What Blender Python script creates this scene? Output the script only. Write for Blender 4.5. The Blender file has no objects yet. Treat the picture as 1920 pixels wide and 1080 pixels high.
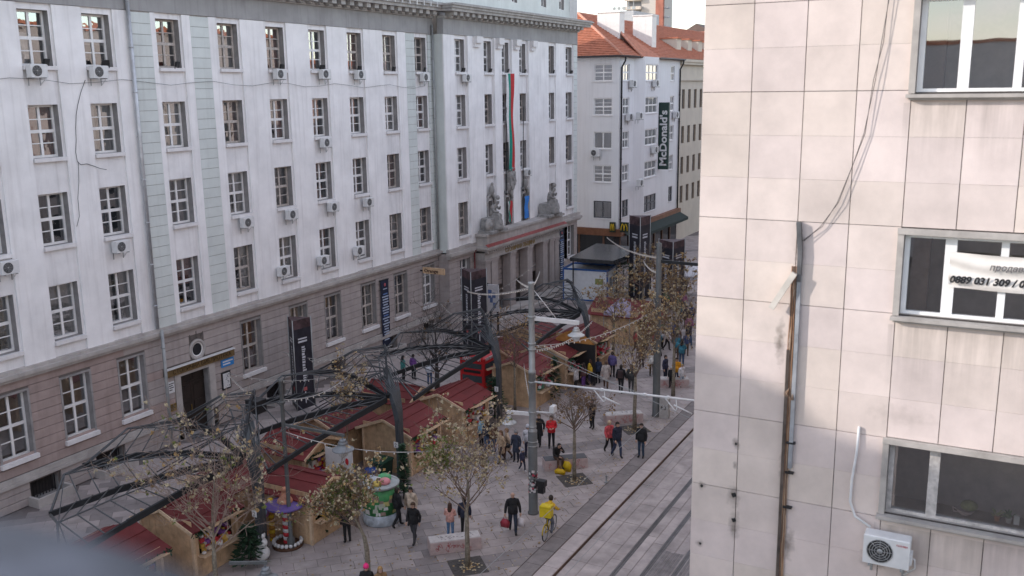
import bpy, math, random
from mathutils import Vector, Matrix, Euler, noise
scene = bpy.context.scene
col = scene.collection
PI = math.pi
R = math.radians
# ------------------------------------------------------------------ camera, sky, sun, exposure
FPX = 1775.6                                    # focal length in photograph pixels (1920 wide)
YAW, PITCH, ROLL = R(28.0336), R(11.9126), R(-0.772)
CAMZ = 18.0
_F = Vector((-math.sin(YAW)*math.cos(PITCH), math.cos(YAW)*math.cos(PITCH), -math.sin(PITCH)))
_r0 = Vector((math.cos(YAW), math.sin(YAW), 0)); _u0 = _r0.cross(_F)
_R = math.cos(ROLL)*_r0 + math.sin(ROLL)*_u0
_U = -math.sin(ROLL)*_r0 + math.cos(ROLL)*_u0
cam_d = bpy.data.cameras.new('camera'); cam = bpy.data.objects.new('camera', cam_d); col.objects.link(cam)
cam.matrix_world = Matrix(((_R.x, _U.x, -_F.x, 0), (_R.y, _U.y, -_F.y, 0), (_R.z, _U.z, -_F.z, CAMZ), (0, 0, 0, 1)))
cam_d.sensor_width = 36; cam_d.lens = FPX/1920*36; cam_d.clip_start = 0.05; cam_d.clip_end = 4000
cam_d.dof.use_dof = True; cam_d.dof.focus_distance = 42; cam_d.dof.aperture_fstop = 1.3
scene.camera = cam
scene.render.resolution_x = 1024; scene.render.resolution_y = 576

SUN_DIR = Vector((-1.0, -0.50, 0.44)).normalized()          # towards the sun
world = bpy.data.worlds.new('World'); scene.world = world; world.use_nodes = True
wn = world.node_tree.nodes; wl = world.node_tree.links; wn.clear()
wo = wn.new('ShaderNodeOutputWorld'); wb = wn.new('ShaderNodeBackground'); sk = wn.new('ShaderNodeTexSky')
sk.sky_type = 'NISHITA'; sk.sun_disc = False
sk.sun_elevation = math.asin(SUN_DIR.z); sk.sun_rotation = math.atan2(SUN_DIR.x, SUN_DIR.y)
sk.air_density = 1.0; sk.dust_density = .6; sk.ozone_density = 1.0
CLOUD = 0.0
tc = wn.new('ShaderNodeTexCoord'); mp = wn.new('ShaderNodeMapping'); mp.inputs['Scale'].default_value = (1.6, 1.6, 5.0); mp.inputs['Location'].default_value = (CLOUD, 0, 0)
cn = wn.new('ShaderNodeTexNoise'); cn.inputs['Scale'].default_value = 2.2; cn.inputs['Detail'].default_value = 7; cn.inputs['Roughness'].default_value = .58
cr = wn.new('ShaderNodeValToRGB'); cr.color_ramp.elements[0].position = .42; cr.color_ramp.elements[1].position = .78
cr.color_ramp.elements[0].color = (.04, .04, .04, 1); cr.color_ramp.elements[1].color = (.85, .85, .85, 1)
cm = wn.new('ShaderNodeMix'); cm.data_type = 'RGBA'; cm.inputs['B'].default_value = (7.6, 6.8, 6.5, 1)
wl.new(tc.outputs['Generated'], mp.inputs['Vector']); wl.new(mp.outputs[0], cn.inputs['Vector']); wl.new(cn.outputs['Fac'], cr.inputs[0])
wl.new(cr.outputs[0], cm.inputs['Factor']); wl.new(sk.outputs[0], cm.inputs['A']); wl.new(cm.outputs['Result'], wb.inputs['Color'])
wl.new(wb.outputs[0], wo.inputs[0]); wb.inputs['Strength'].default_value = 0.15
sun_d = bpy.data.lights.new('sun', 'SUN'); sun_d.energy = 2.0; sun_d.angle = R(.45); sun_d.color = (1, .93, .86)
sun = bpy.data.objects.new('sun', sun_d); col.objects.link(sun)
sun.rotation_euler = SUN_DIR.to_track_quat('Z', 'Y').to_euler()
vs = scene.view_settings
vs.view_transform = 'Standard'; vs.look = 'None'; vs.gamma = 1; vs.exposure = 1.22; vs.use_curve_mapping = False
scene.render.engine = 'CYCLES'
try:
    scene.cycles.max_bounces = 8; scene.cycles.transparent_max_bounces = 12
    scene.cycles.caustics_reflective = False; scene.cycles.caustics_refractive = False
except Exception: pass

# ------------------------------------------------------------------ pixel -> world
CAM = Vector((0, 0, CAMZ))
def ray(u, v): return _F + _R*((u-960)/FPX) - _U*((v-540)/FPX)
def GP(u, v, z=0.0):
    d = ray(u, v); return CAM + d*((z-CAMZ)/d.z)
def XP(u, v, x):
    d = ray(u, v); return CAM + d*(x/d.x)
def YP(u, v, y):
    d = ray(u, v); return CAM + d*(y/d.y)

# ------------------------------------------------------------------ materials
MATS = {}
def mat(name, c, rough=.75, metal=0., var=.12, scale=3., bump=0., bscale=40., spec=.4, objvar=0., streak=0., c2=None, coat=0.):
    """principled material: base colour mottled by noise, optional vertical streaks, per-object tone and bump"""
    if name in MATS: return MATS[name]
    m = bpy.data.materials.new(name); m.use_nodes = True; n = m.node_tree.nodes; l = m.node_tree.links
    b = n['Principled BSDF']; b.inputs['Roughness'].default_value = rough; b.inputs['Metallic'].default_value = metal
    b.inputs['Specular IOR Level'].default_value = spec
    if coat: b.inputs['Coat Weight'].default_value = coat
    geo = n.new('ShaderNodeNewGeometry')
    nz = n.new('ShaderNodeTexNoise'); nz.inputs['Scale'].default_value = scale; nz.inputs['Detail'].default_value = 6; nz.inputs['Roughness'].default_value = .62
    l.new(geo.outputs['Position'], nz.inputs['Vector'])
    mx = n.new('ShaderNodeMix'); mx.data_type = 'RGBA'
    lo = [max(0, x*(1-var*1.5)) for x in c] if c2 is None else c2
    hi = [min(1, x*(1+var)) for x in c]
    mx.inputs['A'].default_value = (*lo, 1); mx.inputs['B'].default_value = (*hi, 1)
    rp = n.new('ShaderNodeMapRange'); rp.inputs['From Min'].default_value = .3; rp.inputs['From Max'].default_value = .68
    l.new(nz.outputs['Fac'], rp.inputs['Value']); l.new(rp.outputs[0], mx.inputs['Factor'])
    out = mx.outputs['Result']
    if streak:
        mpn = n.new('ShaderNodeMapping'); mpn.inputs['Scale'].default_value = (2.2, 2.2, .12)
        n2 = n.new('ShaderNodeTexNoise'); n2.inputs['Scale'].default_value = 2.0; n2.inputs['Detail'].default_value = 5
        l.new(geo.outputs['Position'], mpn.inputs['Vector']); l.new(mpn.outputs[0], n2.inputs['Vector'])
        r2 = n.new('ShaderNodeMapRange'); r2.inputs['From Min'].default_value = .5; r2.inputs['From Max'].default_value = .8
        r2.inputs['To Max'].default_value = streak
        l.new(n2.outputs['Fac'], r2.inputs['Value'])
        m2 = n.new('ShaderNodeMix'); m2.data_type = 'RGBA'; m2.blend_type = 'MULTIPLY'; m2.inputs['B'].default_value = (.55, .53, .52, 1)
        l.new(r2.outputs[0], m2.inputs['Factor']); l.new(out, m2.inputs['A']); out = m2.outputs['Result']
    if objvar:
        oi = n.new('ShaderNodeObjectInfo'); hs = n.new('ShaderNodeHueSaturation')
        r3 = n.new('ShaderNodeMapRange'); r3.inputs['To Min'].default_value = 1-objvar; r3.inputs['To Max'].default_value = 1+objvar
        l.new(oi.outputs['Random'], r3.inputs['Value']); l.new(r3.outputs[0], hs.inputs['Value']); l.new(out, hs.inputs['Color']); out = hs.outputs[0]
    l.new(out, b.inputs['Base Color'])
    if bump:
        n3 = n.new('ShaderNodeTexNoise'); n3.inputs['Scale'].default_value = bscale; n3.inputs['Detail'].default_value = 4
        bp = n.new('ShaderNodeBump'); bp.inputs['Strength'].default_value = bump; bp.inputs['Distance'].default_value = .02
        l.new(geo.outputs['Position'], n3.inputs['Vector']); l.new(n3.outputs['Fac'], bp.inputs['Height']); l.new(bp.outputs[0], b.inputs['Normal'])
    MATS[name] = m; return m
def glassmat(name, tint=(.8, .84, .86), refl=.10, wave=.10):
    if name in MATS: return MATS[name]
    m = bpy.data.materials.new(name); m.use_nodes = True; n = m.node_tree.nodes; l = m.node_tree.links; n.clear()
    o = n.new('ShaderNodeOutputMaterial'); t = n.new('ShaderNodeBsdfTransparent'); g = n.new('ShaderNodeBsdfGlossy'); x = n.new('ShaderNodeMixShader')
    f = n.new('ShaderNodeFresnel'); f.inputs['IOR'].default_value = 1.5; a = n.new('ShaderNodeMath'); a.operation = 'MULTIPLY_ADD'
    a.inputs[1].default_value = 1.25; a.inputs[2].default_value = refl; a.use_clamp = True
    t.inputs[0].default_value = (*tint, 1); g.inputs['Roughness'].default_value = .015; g.inputs['Color'].default_value = (.9, .92, .95, 1)
    nz = n.new('ShaderNodeTexNoise'); nz.inputs['Scale'].default_value = 1.3; ge = n.new('ShaderNodeNewGeometry'); bp = n.new('ShaderNodeBump')
    bp.inputs['Strength'].default_value = wave; bp.inputs['Distance'].default_value = .05
    l.new(ge.outputs['Position'], nz.inputs['Vector']); l.new(nz.outputs['Fac'], bp.inputs['Height']); l.new(bp.outputs[0], g.inputs['Normal'])
    l.new(f.outputs[0], a.inputs[0]); l.new(a.outputs[0], x.inputs[0]); l.new(t.outputs[0], x.inputs[1]); l.new(g.outputs[0], x.inputs[2]); l.new(x.outputs[0], o.inputs[0])
    MATS[name] = m; return m
def cmat(c, rough=.8, **k):            # plain coloured material by value
    key = 'paint_%02x%02x%02x_%d' % (*[int(max(0, min(1, x))*255) for x in c], int(rough*100))
    return mat(key, c, rough, var=k.pop('var', .1), scale=k.pop('scale', 6), **k)

M_WHITE = mat('facade_plaster', (.80, .785, .785), .85, var=.085, scale=.7, streak=.42, bump=.15, bscale=60)
M_PIL = mat('facade_plaster_pilaster', (.83, .815, .815), .85, var=.075, scale=.6, streak=.36, bump=.15, bscale=60)
M_GREEN = mat('pale_green_plaster', (.62, .655, .635), .85, var=.06, scale=.8, streak=.2, objvar=.03)
M_REVEAL = mat('grey_reveal_paint', (.30, .285, .28), .85, var=.15, scale=2)
M_STONE_B = mat('brown_base_stone', (.370, .290, .268), .85, var=.10, scale=1.3, streak=.35, bump=.25, bscale=25, objvar=.04)
M_STONE_G = mat('grey_base_stone', (.385, .338, .322), .85, var=.10, scale=1.3, streak=.35, bump=.25, bscale=25, objvar=.04)
M_GROOVE = mat('stone_joint', (.16, .14, .13), .9)
M_BAND = mat('grey_cornice_render', (.33, .325, .325), .9, var=.10, scale=.7, streak=.45, bump=.3, bscale=20)
M_CORN = mat('cornice_stone', (.40, .385, .37), .9, var=.16, scale=1.6, streak=.5, bump=.3, bscale=20)
M_TRIM = mat('moulding_stone', (.42, .39, .37), .88, var=.14, scale=1.2, streak=.3)
M_SILL = mat('white_sill', (.72, .70, .70), .7, var=.06)
M_FRAME = mat('white_window_frame', (.82, .81, .80), .5, var=.05, scale=5)
M_FRAME_OLD = mat('old_wood_window_frame', (.50, .45, .41), .7, var=.2, scale=6)
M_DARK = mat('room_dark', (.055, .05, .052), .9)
M_CURT = mat('curtain', (.72, .70, .69), .95, var=.15, scale=4, objvar=.25)
M_CURT2 = mat('curtain_red_brown', (.30, .11, .08), .95, var=.25, scale=4, objvar=.3)
M_CURTB = mat('roller_blind', (.36, .35, .35), .9, var=.06, objvar=.12)
M_GLASS = glassmat('window_glass', (.84, .86, .87), .33)
M_PIPE = mat('zinc_pipe', (.50, .51, .53), .45, metal=.6, var=.12, scale=3)
M_STEELD = mat('dark_steel', (.024, .026, .029), .6, metal=0., var=.15, scale=3, spec=.25)
M_STEELG = mat('grey_steel_pole', (.32, .33, .33), .5, metal=.35, var=.10, scale=2)
M_POLED = mat('dark_pole_paint', (.10, .105, .105), .55, var=.15, scale=2)
M_RED = mat('maroon_roof_sheet', (.150, .024, .024), .7, var=.14, scale=1.2, bump=.15, bscale=80, objvar=.08)
M_WOOD = mat('spruce_boards', (.56, .385, .235), .7, var=.22, scale=2.2, bump=.2, bscale=30, objvar=.08)
M_WOODL = mat('pale_wood_trim', (.66, .49, .33), .7, var=.2, scale=3)
M_TILE = mat('terracotta_tiles', (.42, .155, .09), .8, var=.22, scale=2.5, bump=.4, bscale=6)
M_MCW = mat('corner_building_plaster', (.74, .735, .745), .85, var=.04, scale=.3, streak=.2)
M_BEIGE = mat('beige_plaster', (.56, .50, .42), .85, var=.06, scale=.4, streak=.25)
M_PAVE = mat('pavement_slab', (.345, .302, .288), .82, var=.22, scale=.7, bump=.2, bscale=60, objvar=.06)
M_PAVED = mat('dark_pavement_slab', (.235, .208, .203), .82, var=.15, scale=.9, objvar=.06)
M_KERB = mat('granite_kerb', (.43, .375, .36), .8, var=.12, scale=2, objvar=.05)
M_TACT = mat('tactile_slab', (.235, .210, .203), .85, var=.15, scale=2, objvar=.06)
M_ROAD = mat('tram_road_slab', (.385, .338, .322), .85, var=.24, scale=.9, bump=.2, bscale=40, objvar=.06)
M_ROADD = mat('stone_setts', (.22, .20, .196), .85, var=.2, scale=3, bump=.4, bscale=14)
M_RAIL = mat('steel_rail', (.13, .115, .11), .3, metal=.8, var=.2, scale=3)
M_GROUND = mat('ground_asphalt', (.075, .073, .072), .9, var=.15, scale=.5)
M_RUST = mat('rusty_kerb_face', (.13, .085, .065), .9, var=.25, scale=3)
M_WHITEP = mat('white_enamel', (.66, .66, .66), .45, var=.06, scale=5)
M_BLACK = mat('black_plastic', (.018, .018, .02), .5)
M_STATUE = mat('statue_stone', (.30, .29, .28), .9, var=.22, scale=3, bump=.4, bscale=14)
M_GOLD = mat('gilt_letters', (.30, .20, .06), .4, metal=.5)
M_BARK = mat('plane_bark', (.225, .195, .150), .9, var=.35, scale=9)
M_BARKD = mat('dark_wet_bark', (.055, .048, .045), .9, var=.3, scale=6)
M_TWIG = mat('twig_bark', (.20, .145, .115), .9, var=.25, scale=6)
M_LEAFC = mat('dry_leaf_cream', (.47, .40, .27), .8, var=.22, scale=7)
M_LEAFY = mat('dry_leaf_ochre', (.40, .27, .12), .8, var=.25, scale=7)
M_LEAFB = mat('dry_leaf_brown', (.21, .135, .075), .8, var=.25, scale=7)
M_LEAFG = mat('late_green_leaf', (.16, .19, .05), .7, var=.25, scale=7)
M_FIR = mat('fir_green', (.025, .06, .03), .8, var=.3, scale=8)
M_SOIL = mat('tree_pit_grate', (.075, .068, .063), .9, var=.25, scale=9, bump=.5, bscale=30)
M_SKIN = mat('skin', (.52, .33, .25), .6, var=.06)

# ------------------------------------------------------------------ mesh builder
class MB:
    def __init__(s): s.v = []; s.f = []; s.m = []; s.sm = []
    def _add(s, vs_, fs, m=0, smooth=False):
        o = len(s.v); s.v += [tuple(p) for p in vs_]
        for f in fs: s.f.append([o+i for i in f]); s.m.append(m); s.sm.append(smooth)
    def quad(s, a, b, c, d, m=0): s._add([a, b, c, d], [(0, 1, 2, 3)], m)
    def box(s, x0, x1, y0, y1, z0, z1, m=0):
        s._add([(x0,y0,z0),(x1,y0,z0),(x1,y1,z0),(x0,y1,z0),(x0,y0,z1),(x1,y0,z1),(x1,y1,z1),(x0,y1,z1)],
               [(0,3,2,1),(4,5,6,7),(0,1,5,4),(1,2,6,5),(2,3,7,6),(3,0,4,7)], m)
    def bbox(s, x0, x1, y0, y1, z0, z1, b=.01, m=0):
        """box with chamfered edges on all vertical and top edges (simple: inset top ring)"""
        xs = [(x0, x1, y0, y1, z0), (x0, x1, y0, y1, z1-b), (x0+b, x1-b, y0+b, y1-b, z1)]
        vs_ = []
        for (a, c, d, e, z) in xs: vs_ += [(a,d,z),(c,d,z),(c,e,z),(a,e,z)]
        fs = [(0,3,2,1),(8,9,10,11)]
        for k in (0, 4):
            for i in range(4): j = (i+1) % 4; fs.append((k+i, k+j, k+4+j, k+4+i))
        s._add(vs_, fs, m)
    def beam(s, a, b, w, h, m=0, up=(0,0,1)):
        a = Vector(a); b = Vector(b); d = (b-a).normalized(); up = Vector(up)
        if abs(d.dot(up)) > .98: up = Vector((1, 0, 0))
        r = d.cross(up).normalized(); u = r.cross(d)
        vs_ = [p + r*(i*w/2) + u*(j*h/2) for p in (a, b) for i, j in ((-1,-1),(1,-1),(1,1),(-1,1))]
        s._add(vs_, [(0,1,2,3),(7,6,5,4),(0,4,5,1),(1,5,6,2),(2,6,7,3),(3,7,4,0)], m)
    def tube(s, pts, rad, n=6, m=0, cap=True, smooth=True):
        pts = [Vector(p) for p in pts]; k = len(pts)
        if not hasattr(rad, '__len__'): rad = [rad]*k
        vs_ = []; pr = None
        for i, p in enumerate(pts):
            d = (pts[min(i+1, k-1)] - pts[max(i-1, 0)])
            d = d.normalized() if d.length > 1e-9 else Vector((0, 0, 1))
            if pr is None:
                pr = d.orthogonal().normalized()
            else:
                pr = (pr - d*pr.dot(d)); pr = pr.normalized() if pr.length > 1e-6 else d.orthogonal().normalized()
            q = d.cross(pr)
            for j in range(n):
                a = 2*PI*j/n; vs_.append(p + (pr*math.cos(a) + q*math.sin(a))*rad[i])
        fs = [(i*n+j, i*n+(j+1) % n, (i+1)*n+(j+1) % n, (i+1)*n+j) for i in range(k-1) for j in range(n)]
        if cap: fs += [tuple(range(n-1, -1, -1)), tuple(range((k-1)*n, k*n))]
        s._add(vs_, fs, m, smooth)
    def lathe(s, prof, c=(0,0,0), n=16, m=0, smooth=True, sx=1, sy=1):
        vs_ = [(c[0]+r*sx*math.cos(2*PI*j/n), c[1]+r*sy*math.sin(2*PI*j/n), c[2]+z) for r, z in prof for j in range(n)]
        k = len(prof)
        fs = [(i*n+j, i*n+(j+1) % n, (i+1)*n+(j+1) % n, (i+1)*n+j) for i in range(k-1) for j in range(n)]
        fs += [tuple(range(n-1, -1, -1)), tuple(range((k-1)*n, k*n))]
        s._add(vs_, fs, m, smooth)
    def ball(s, c, r, n=8, m=0, sc=(1,1,1)):
        prof = [(max(1e-3, math.sin(PI*i/(n//2+1)))*r if 0 < i < n//2+1 else .001, -math.cos(PI*i/(n//2+1))*r*sc[2]) for i in range(n//2+2)]
        s.lathe(prof, c, n, m, True, sc[0], sc[1])
    def prism(s, poly, z0, z1, m=0):
        n = len(poly)
        s._add([(x, y, z0) for x, y in poly] + [(x, y, z1) for x, y in poly],
               [tuple(range(n-1, -1, -1)), tuple(range(n, 2*n))] + [(i, (i+1) % n, n+(i+1) % n, n+i) for i in range(n)], m)
    def mesh(s, name, mats):
        me = bpy.data.meshes.new(name); me.from_pydata(s.v, [], s.f)
        for m in mats: me.materials.append(m)
        me.polygons.foreach_set('material_index', s.m); me.polygons.foreach_set('use_smooth', s.sm); me.update()
        return me
    def build(s, name, mats, parent=None, loc=None, rz=0.):
        if not isinstance(mats, (list, tuple)): mats = [mats]
        return link(name, s.mesh(name, mats), parent, loc, rz)
WORLD = set()          # things whose parts are given in world coordinates
def link(name, data, parent=None, loc=None, rz=0.):
    o = bpy.data.objects.new(name, data); col.objects.link(o)
    if parent is not None:
        o.parent = parent
        if parent.name in WORLD: o.matrix_parent_inverse = Matrix.Translation(-parent.location)
    if loc is not None: o.location = loc
    if rz: o.rotation_euler = (0, 0, rz)
    return o
def tag(o, label=None, cat=None, group=None, kind=None):
    if label: o['label'] = label
    if cat: o['category'] = cat
    if group: o['group'] = group
    if kind: o['kind'] = kind
    return o
def thing(name, label, cat, loc=(0,0,0), rz=0., group=None, world=False):
    o = tag(link(name, None, None, loc, rz), label, cat, group)
    if world: WORLD.add(o.name)
    return o
def text_part(name, s, size, m, parent, loc, rot, ext=.01, bold=0., shear=0., align='LEFT', sx=1.):
    cu = bpy.data.curves.new('t', 'FONT'); cu.body = s; cu.size = size; cu.extrude = ext; cu.offset = bold; cu.shear = shear; cu.align_x = align
    cu.resolution_u = 3
    t = bpy.data.objects.new('t', cu); col.objects.link(t)
    dg = bpy.context.evaluated_depsgraph_get(); me = bpy.data.meshes.new_from_object(t.evaluated_get(dg))
    bpy.data.objects.remove(t); bpy.data.curves.remove(cu)
    me.materials.clear(); me.materials.append(m)
    o = link(name, me, parent, loc); o.rotation_euler = rot; o.scale = (sx, 1, 1); return o
ORD = ['first','second','third','fourth','fifth','sixth','seventh','eighth','ninth','tenth','eleventh','twelfth','thirteenth','fourteenth','fifteenth','sixteenth','seventeenth','eighteenth','nineteenth','twentieth']
# ================================================================== SETTING: ground, pavement, road
random.seed(4)
g = MB(); g.quad((-900,-300,-.22), (900,-300,-.22), (900,1600,-.22), (-900,1600,-.22))
tag(g.build('ground', M_GROUND), kind='structure')
pv = MB(); pv.box(-60, -15.56, -30, 150, -.2, -.012); pv.box(-34.9, -15.56, 150, 260, -.2, -.012)
pavement = tag(pv.build('pavement', mat('pavement_joint', (.15,.13,.125), .9)), kind='structure')
# diagonal paving slabs (45 degrees), the nearest as single parts, the rest joined
SL, SW = .90, .60
c45 = math.cos(PI/4)
def d2w(a, b): return (-20 + (a-b)*c45, 35 + (a+b)*c45)
slabs = []
for i in range(-75, 150):
    for j in range(-70, 130):
        a = (i + .5*(j % 2))*SL; b = j*SW
        x, y = d2w(a, b)
        if -37.2 < x < -15.2 and 12 < y < 112:
            slabs.append((x, y, a, b))
smesh = {}
for key, m in (('slab', M_PAVE), ('dark', M_PAVED)):
    s = MB(); s.bbox(-SL/2+.008, SL/2-.008, -SW/2+.008, SW/2-.008, -.06, 0, .006); smesh[key] = s.mesh('paving_slab', [m])
def isdark(a, b, x):
    return (abs((b - 3.3) % 10.2) < 1.25) or (abs((a + 4.2) % 12.6) < .95)
def inview(x, y):
    d = Vector((x, y, -CAMZ)); z = d.dot(_F)
    if z < 1: return False
    u = 960 + FPX*d.dot(_R)/z; v = 540 - FPX*d.dot(_U)/z
    return 480 < u < 1310 and v < 1090
slabs.sort(key=lambda s: (not (inview(s[0], s[1]) and -23 < s[0] < -16.15), s[0]**2 + s[1]**2))
for x, y, a, b in slabs[:300]:
    o = link('paving_slab', smesh['dark' if isdark(a, b, x) else 'slab'], pavement, (x, y, random.uniform(-.004, .004)), PI/4)
rest = MB(); XB = -15.57
for x, y, a, b in slabs[300:]:
    ca = c45; l = SL/2-.008; w = SW/2-.008; z = random.uniform(-.004, .004); m = 1 if isdark(a, b, x) else (0 if random.random() < .7 else 2)
    P = [(x+(p-q)*ca, y+(p+q)*ca, z) for p, q in ((-l,-w),(l,-w),(l,w),(-l,w))]
    K = []                                    # slabs on the border are cut to the tactile strip
    for i in range(4):
        p, q = P[i], P[(i+1) % 4]
        if p[0] <= XB: K.append(p)
        if (p[0] <= XB) != (q[0] <= XB): k = (XB-p[0])/(q[0]-p[0]); K.append((XB, p[1]+(q[1]-p[1])*k, z))
    if len(K) < 3: continue
    n = len(K); rest._add(K + [(p[0], p[1], -.05) for p in K], [tuple(range(n))] + [(i, n+i, n+(i+1) % n, (i+1) % n) for i in range(n)], m)
tag(rest.build('paving_slabs', [M_PAVE, M_PAVED, mat('pavement_slab_pale', (.375, .325, .315), .82, var=.13, scale=.9)], pavement), kind='stuff')
# tactile strip, kerb stones, road slabs, rails
kb = MB(); kb.box(-15.56, -14.15, -30, 260, -.2, -.03)
kerb = tag(kb.build('kerb', M_RUST), kind='structure')
t = MB(); t.box(-.335, .335, -.59, .59, -.05, 0)
for k in range(9): t.box(-.31+k*.07, -.28+k*.07, -.57, .57, 0, .006)
tme = t.mesh('tactile_slab', [M_TACT])
k = MB(); k.bbox(-.325, .325, -.745, .745, -.03, .004, .02); kme = k.mesh('kerb_stone', [M_KERB])
for i in range(70): link('tactile_slab', tme, kerb, (-15.20, 12.6+i*1.2, -.002))
for i in range(60): link('kerb_stone', kme, kerb, (-14.50, 12.75+i*1.505, 0))
rd = MB(); rd.box(-14.15, 9, -40, 260, -.215, -.135)
road = tag(rd.build('tram_road', M_GROOVE), kind='structure')
RAILS = [-12.22, -11.20, -10.14, -9.12]
strips = [(-14.13, -13.47), (-13.455, -12.76), (-12.745, -12.32), (-12.12, -11.72), (-11.705, -11.30), (-11.10, -10.68), (-10.665, -10.24), (-10.04, -9.64), (-9.625, -9.22), (-9.02, -8.2), (-8.18, -7.4), (-7.38, -5.6)]
for x0, x1 in strips:
    y = 14 + random.uniform(0, 1.5)
    s = MB(); L = 2.98 if x1-x0 < .6 else 1.98
    s.bbox(-(x1-x0)/2, (x1-x0)/2, -L/2, L/2, -.06, 0, .01); me = s.mesh('road_slab', [M_ROAD])
    while y < 90:
        link('road_slab', me, road, ((x0+x1)/2, y, -.115+random.uniform(-.004, .004))); y += L+.02
for x in RAILS:
    r = MB(); r.box(x-.085, x-.02, -30, 250, -.13, -.108); r.box(x+.02, x+.085, -30, 250, -.13, -.112)
    r.build('rail', M_RAIL, road)
# worn stone-sett patches beside the rails
st = MB()
for x0, x1, y0, y1 in ((-11.07, -10.28, 30.6, 33.4), (-10.0, -9.26, 31.5, 36.0), (-11.07, -10.28, 38.5, 41.5)):
    x = x0
    while x < x1-.11:
        y = y0 + random.uniform(0, .1)
        while y < y1:
            st.bbox(x, x+.115, y, y+.185, -.118, -.100+random.uniform(0, .006), .008); y += .2
        x += .132
tag(st.build('stone_setts', M_ROADD, road), kind='stuff')
# far side pavement and side-street surface
sp = MB(); sp.box(-5.58, 30, -40, 12.5, -.2, -.02); sp.box(-5.58, -4.9, 12.5, 260, -.2, -.02)
tag(sp.build('far_pavement', M_PAVE), kind='structure')

# ================================================================== generic wall + window builders
# local frame: x along wall, -y outward, z up.  rz = 0 for a wall facing -Y, pi/2 for one facing +X
def wall_mesh(x0, x1, z0, z1, holes, depth, mats, name='wall', back=.0):
    b = MB()
    xs = sorted({x0, x1, *[h[0] for h in holes], *[h[1] for h in holes]}); zs = sorted({z0, z1, *[h[2] for h in holes], *[h[3] for h in holes]})
    xs = [x for x in xs if x0 <= x <= x1]; zs = [z for z in zs if z0 <= z <= z1]
    for i in range(len(xs)-1):
        for j in range(len(zs)-1):
            cx = (xs[i]+xs[i+1])/2; cz = (zs[j]+zs[j+1])/2
            if any(h[0] < cx < h[1] and h[2] < cz < h[3] for h in holes): continue
            b.quad((xs[i],0,zs[j]), (xs[i+1],0,zs[j]), (xs[i+1],0,zs[j+1]), (xs[i],0,zs[j+1]))
    for a, c, d, e in holes:
        b.quad((a,0,d), (a,depth,d), (a,depth,e), (a,0,e), 1); b.quad((c,0,d), (c,0,e), (c,depth,e), (c,depth,d), 1)
        b.quad((a,0,e), (a,depth,e), (c,depth,e), (c,0,e), 1); b.quad((a,0,d), (c,0,d), (c,depth,d), (a,depth,d), 1)
    return b.mesh(name, mats)
_wc = {}
def win_data(w, h, cols, rows, style, fw=.10, bar=.045, mid=True):
    key = (round(w,2), round(h,2), cols, rows, style, fw)
    if key in _wc: return _wc[key]
    b = MB(); t = .09
    b.box(0, fw, 0, t, 0, h); b.box(w-fw, w, 0, t, 0, h); b.box(fw, w-fw, 0, t, 0, fw); b.box(fw, w-fw, 0, t, h-fw, h)
    iw = w-2*fw; ih = h-2*fw; xe = [fw+iw*i/cols for i in range(cols+1)]; ze = [fw+ih*j/rows for j in range(rows+1)]
    for i in range(1, cols):
        ww = .06 if cols == 2 else .045
        b.box(xe[i]-ww, xe[i]+ww, .004, t-.004, fw, h-fw)
    for j in range(1, rows):
        heavy = mid and j == rows//2
        hh = .07 if heavy else bar/2
        for i in range(cols):
            a = xe[i]+(.06 if i else 0); c = xe[i+1]-(.06 if i < cols-1 else 0)
            b.box(a, c, .002 if heavy else .02, t-.006, ze[j]-hh, ze[j]+hh)
    fm = {'new': M_FRAME, 'old': M_FRAME_OLD, 'dark': MATS.get('dark_frame') or mat('dark_frame', (.10,.10,.11), .5)}[style]
    frame = b.mesh('window', [fm])
    p = MB(); pw = iw/cols; ph = ih/rows; p.quad((-pw/2+.004, 0, -ph/2+.004), (pw/2-.004, 0, -ph/2+.004), (pw/2-.004, 0, ph/2-.004), (-pw/2+.004, 0, ph/2-.004))
    pane = p.mesh('pane', [M_GLASS])
    cen = [((xe[i]+xe[i+1])/2, .05, (ze[j]+ze[j+1])/2) for i in range(cols) for j in range(rows)]
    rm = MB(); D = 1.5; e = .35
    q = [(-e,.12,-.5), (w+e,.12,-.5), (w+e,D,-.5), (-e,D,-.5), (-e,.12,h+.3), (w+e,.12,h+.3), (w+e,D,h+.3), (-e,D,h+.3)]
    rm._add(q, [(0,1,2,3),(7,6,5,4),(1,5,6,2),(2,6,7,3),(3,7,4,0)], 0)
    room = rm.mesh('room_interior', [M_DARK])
    cu = MB(); n = 14
    def drape(xa, xb, za, zb, m):
        P = [(xa+(xb-xa)*i/n, .17+.03*math.sin(i*2.1), zz) for zz in (za, zb) for i in range(n+1)]
        cu._add(P, [(i, i+1, n+2+i, n+1+i) for i in range(n)], m, True)
    curt = []
    for kind in range(4):
        cu = MB()
        if kind == 0: drape(.05, w*.36, .02, h, 0); drape(w*.66, w-.05, .02, h, 0)
        elif kind == 1: drape(.03, w-.03, h*.42, h, 0)
        elif kind == 2: drape(.03, w-.03, .02, h, 0)
        else: drape(.03, w*.55, .02, h*.6, 0)
        curt.append(cu)
    cm_ = [[c.mesh('curtain', [m]) for m in (M_CURT, M_CURT2, M_CURTB)] for c in curt]
    _wc[key] = (frame, pane, cen, room, cm_, (pw, ph)); return _wc[key]
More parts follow.
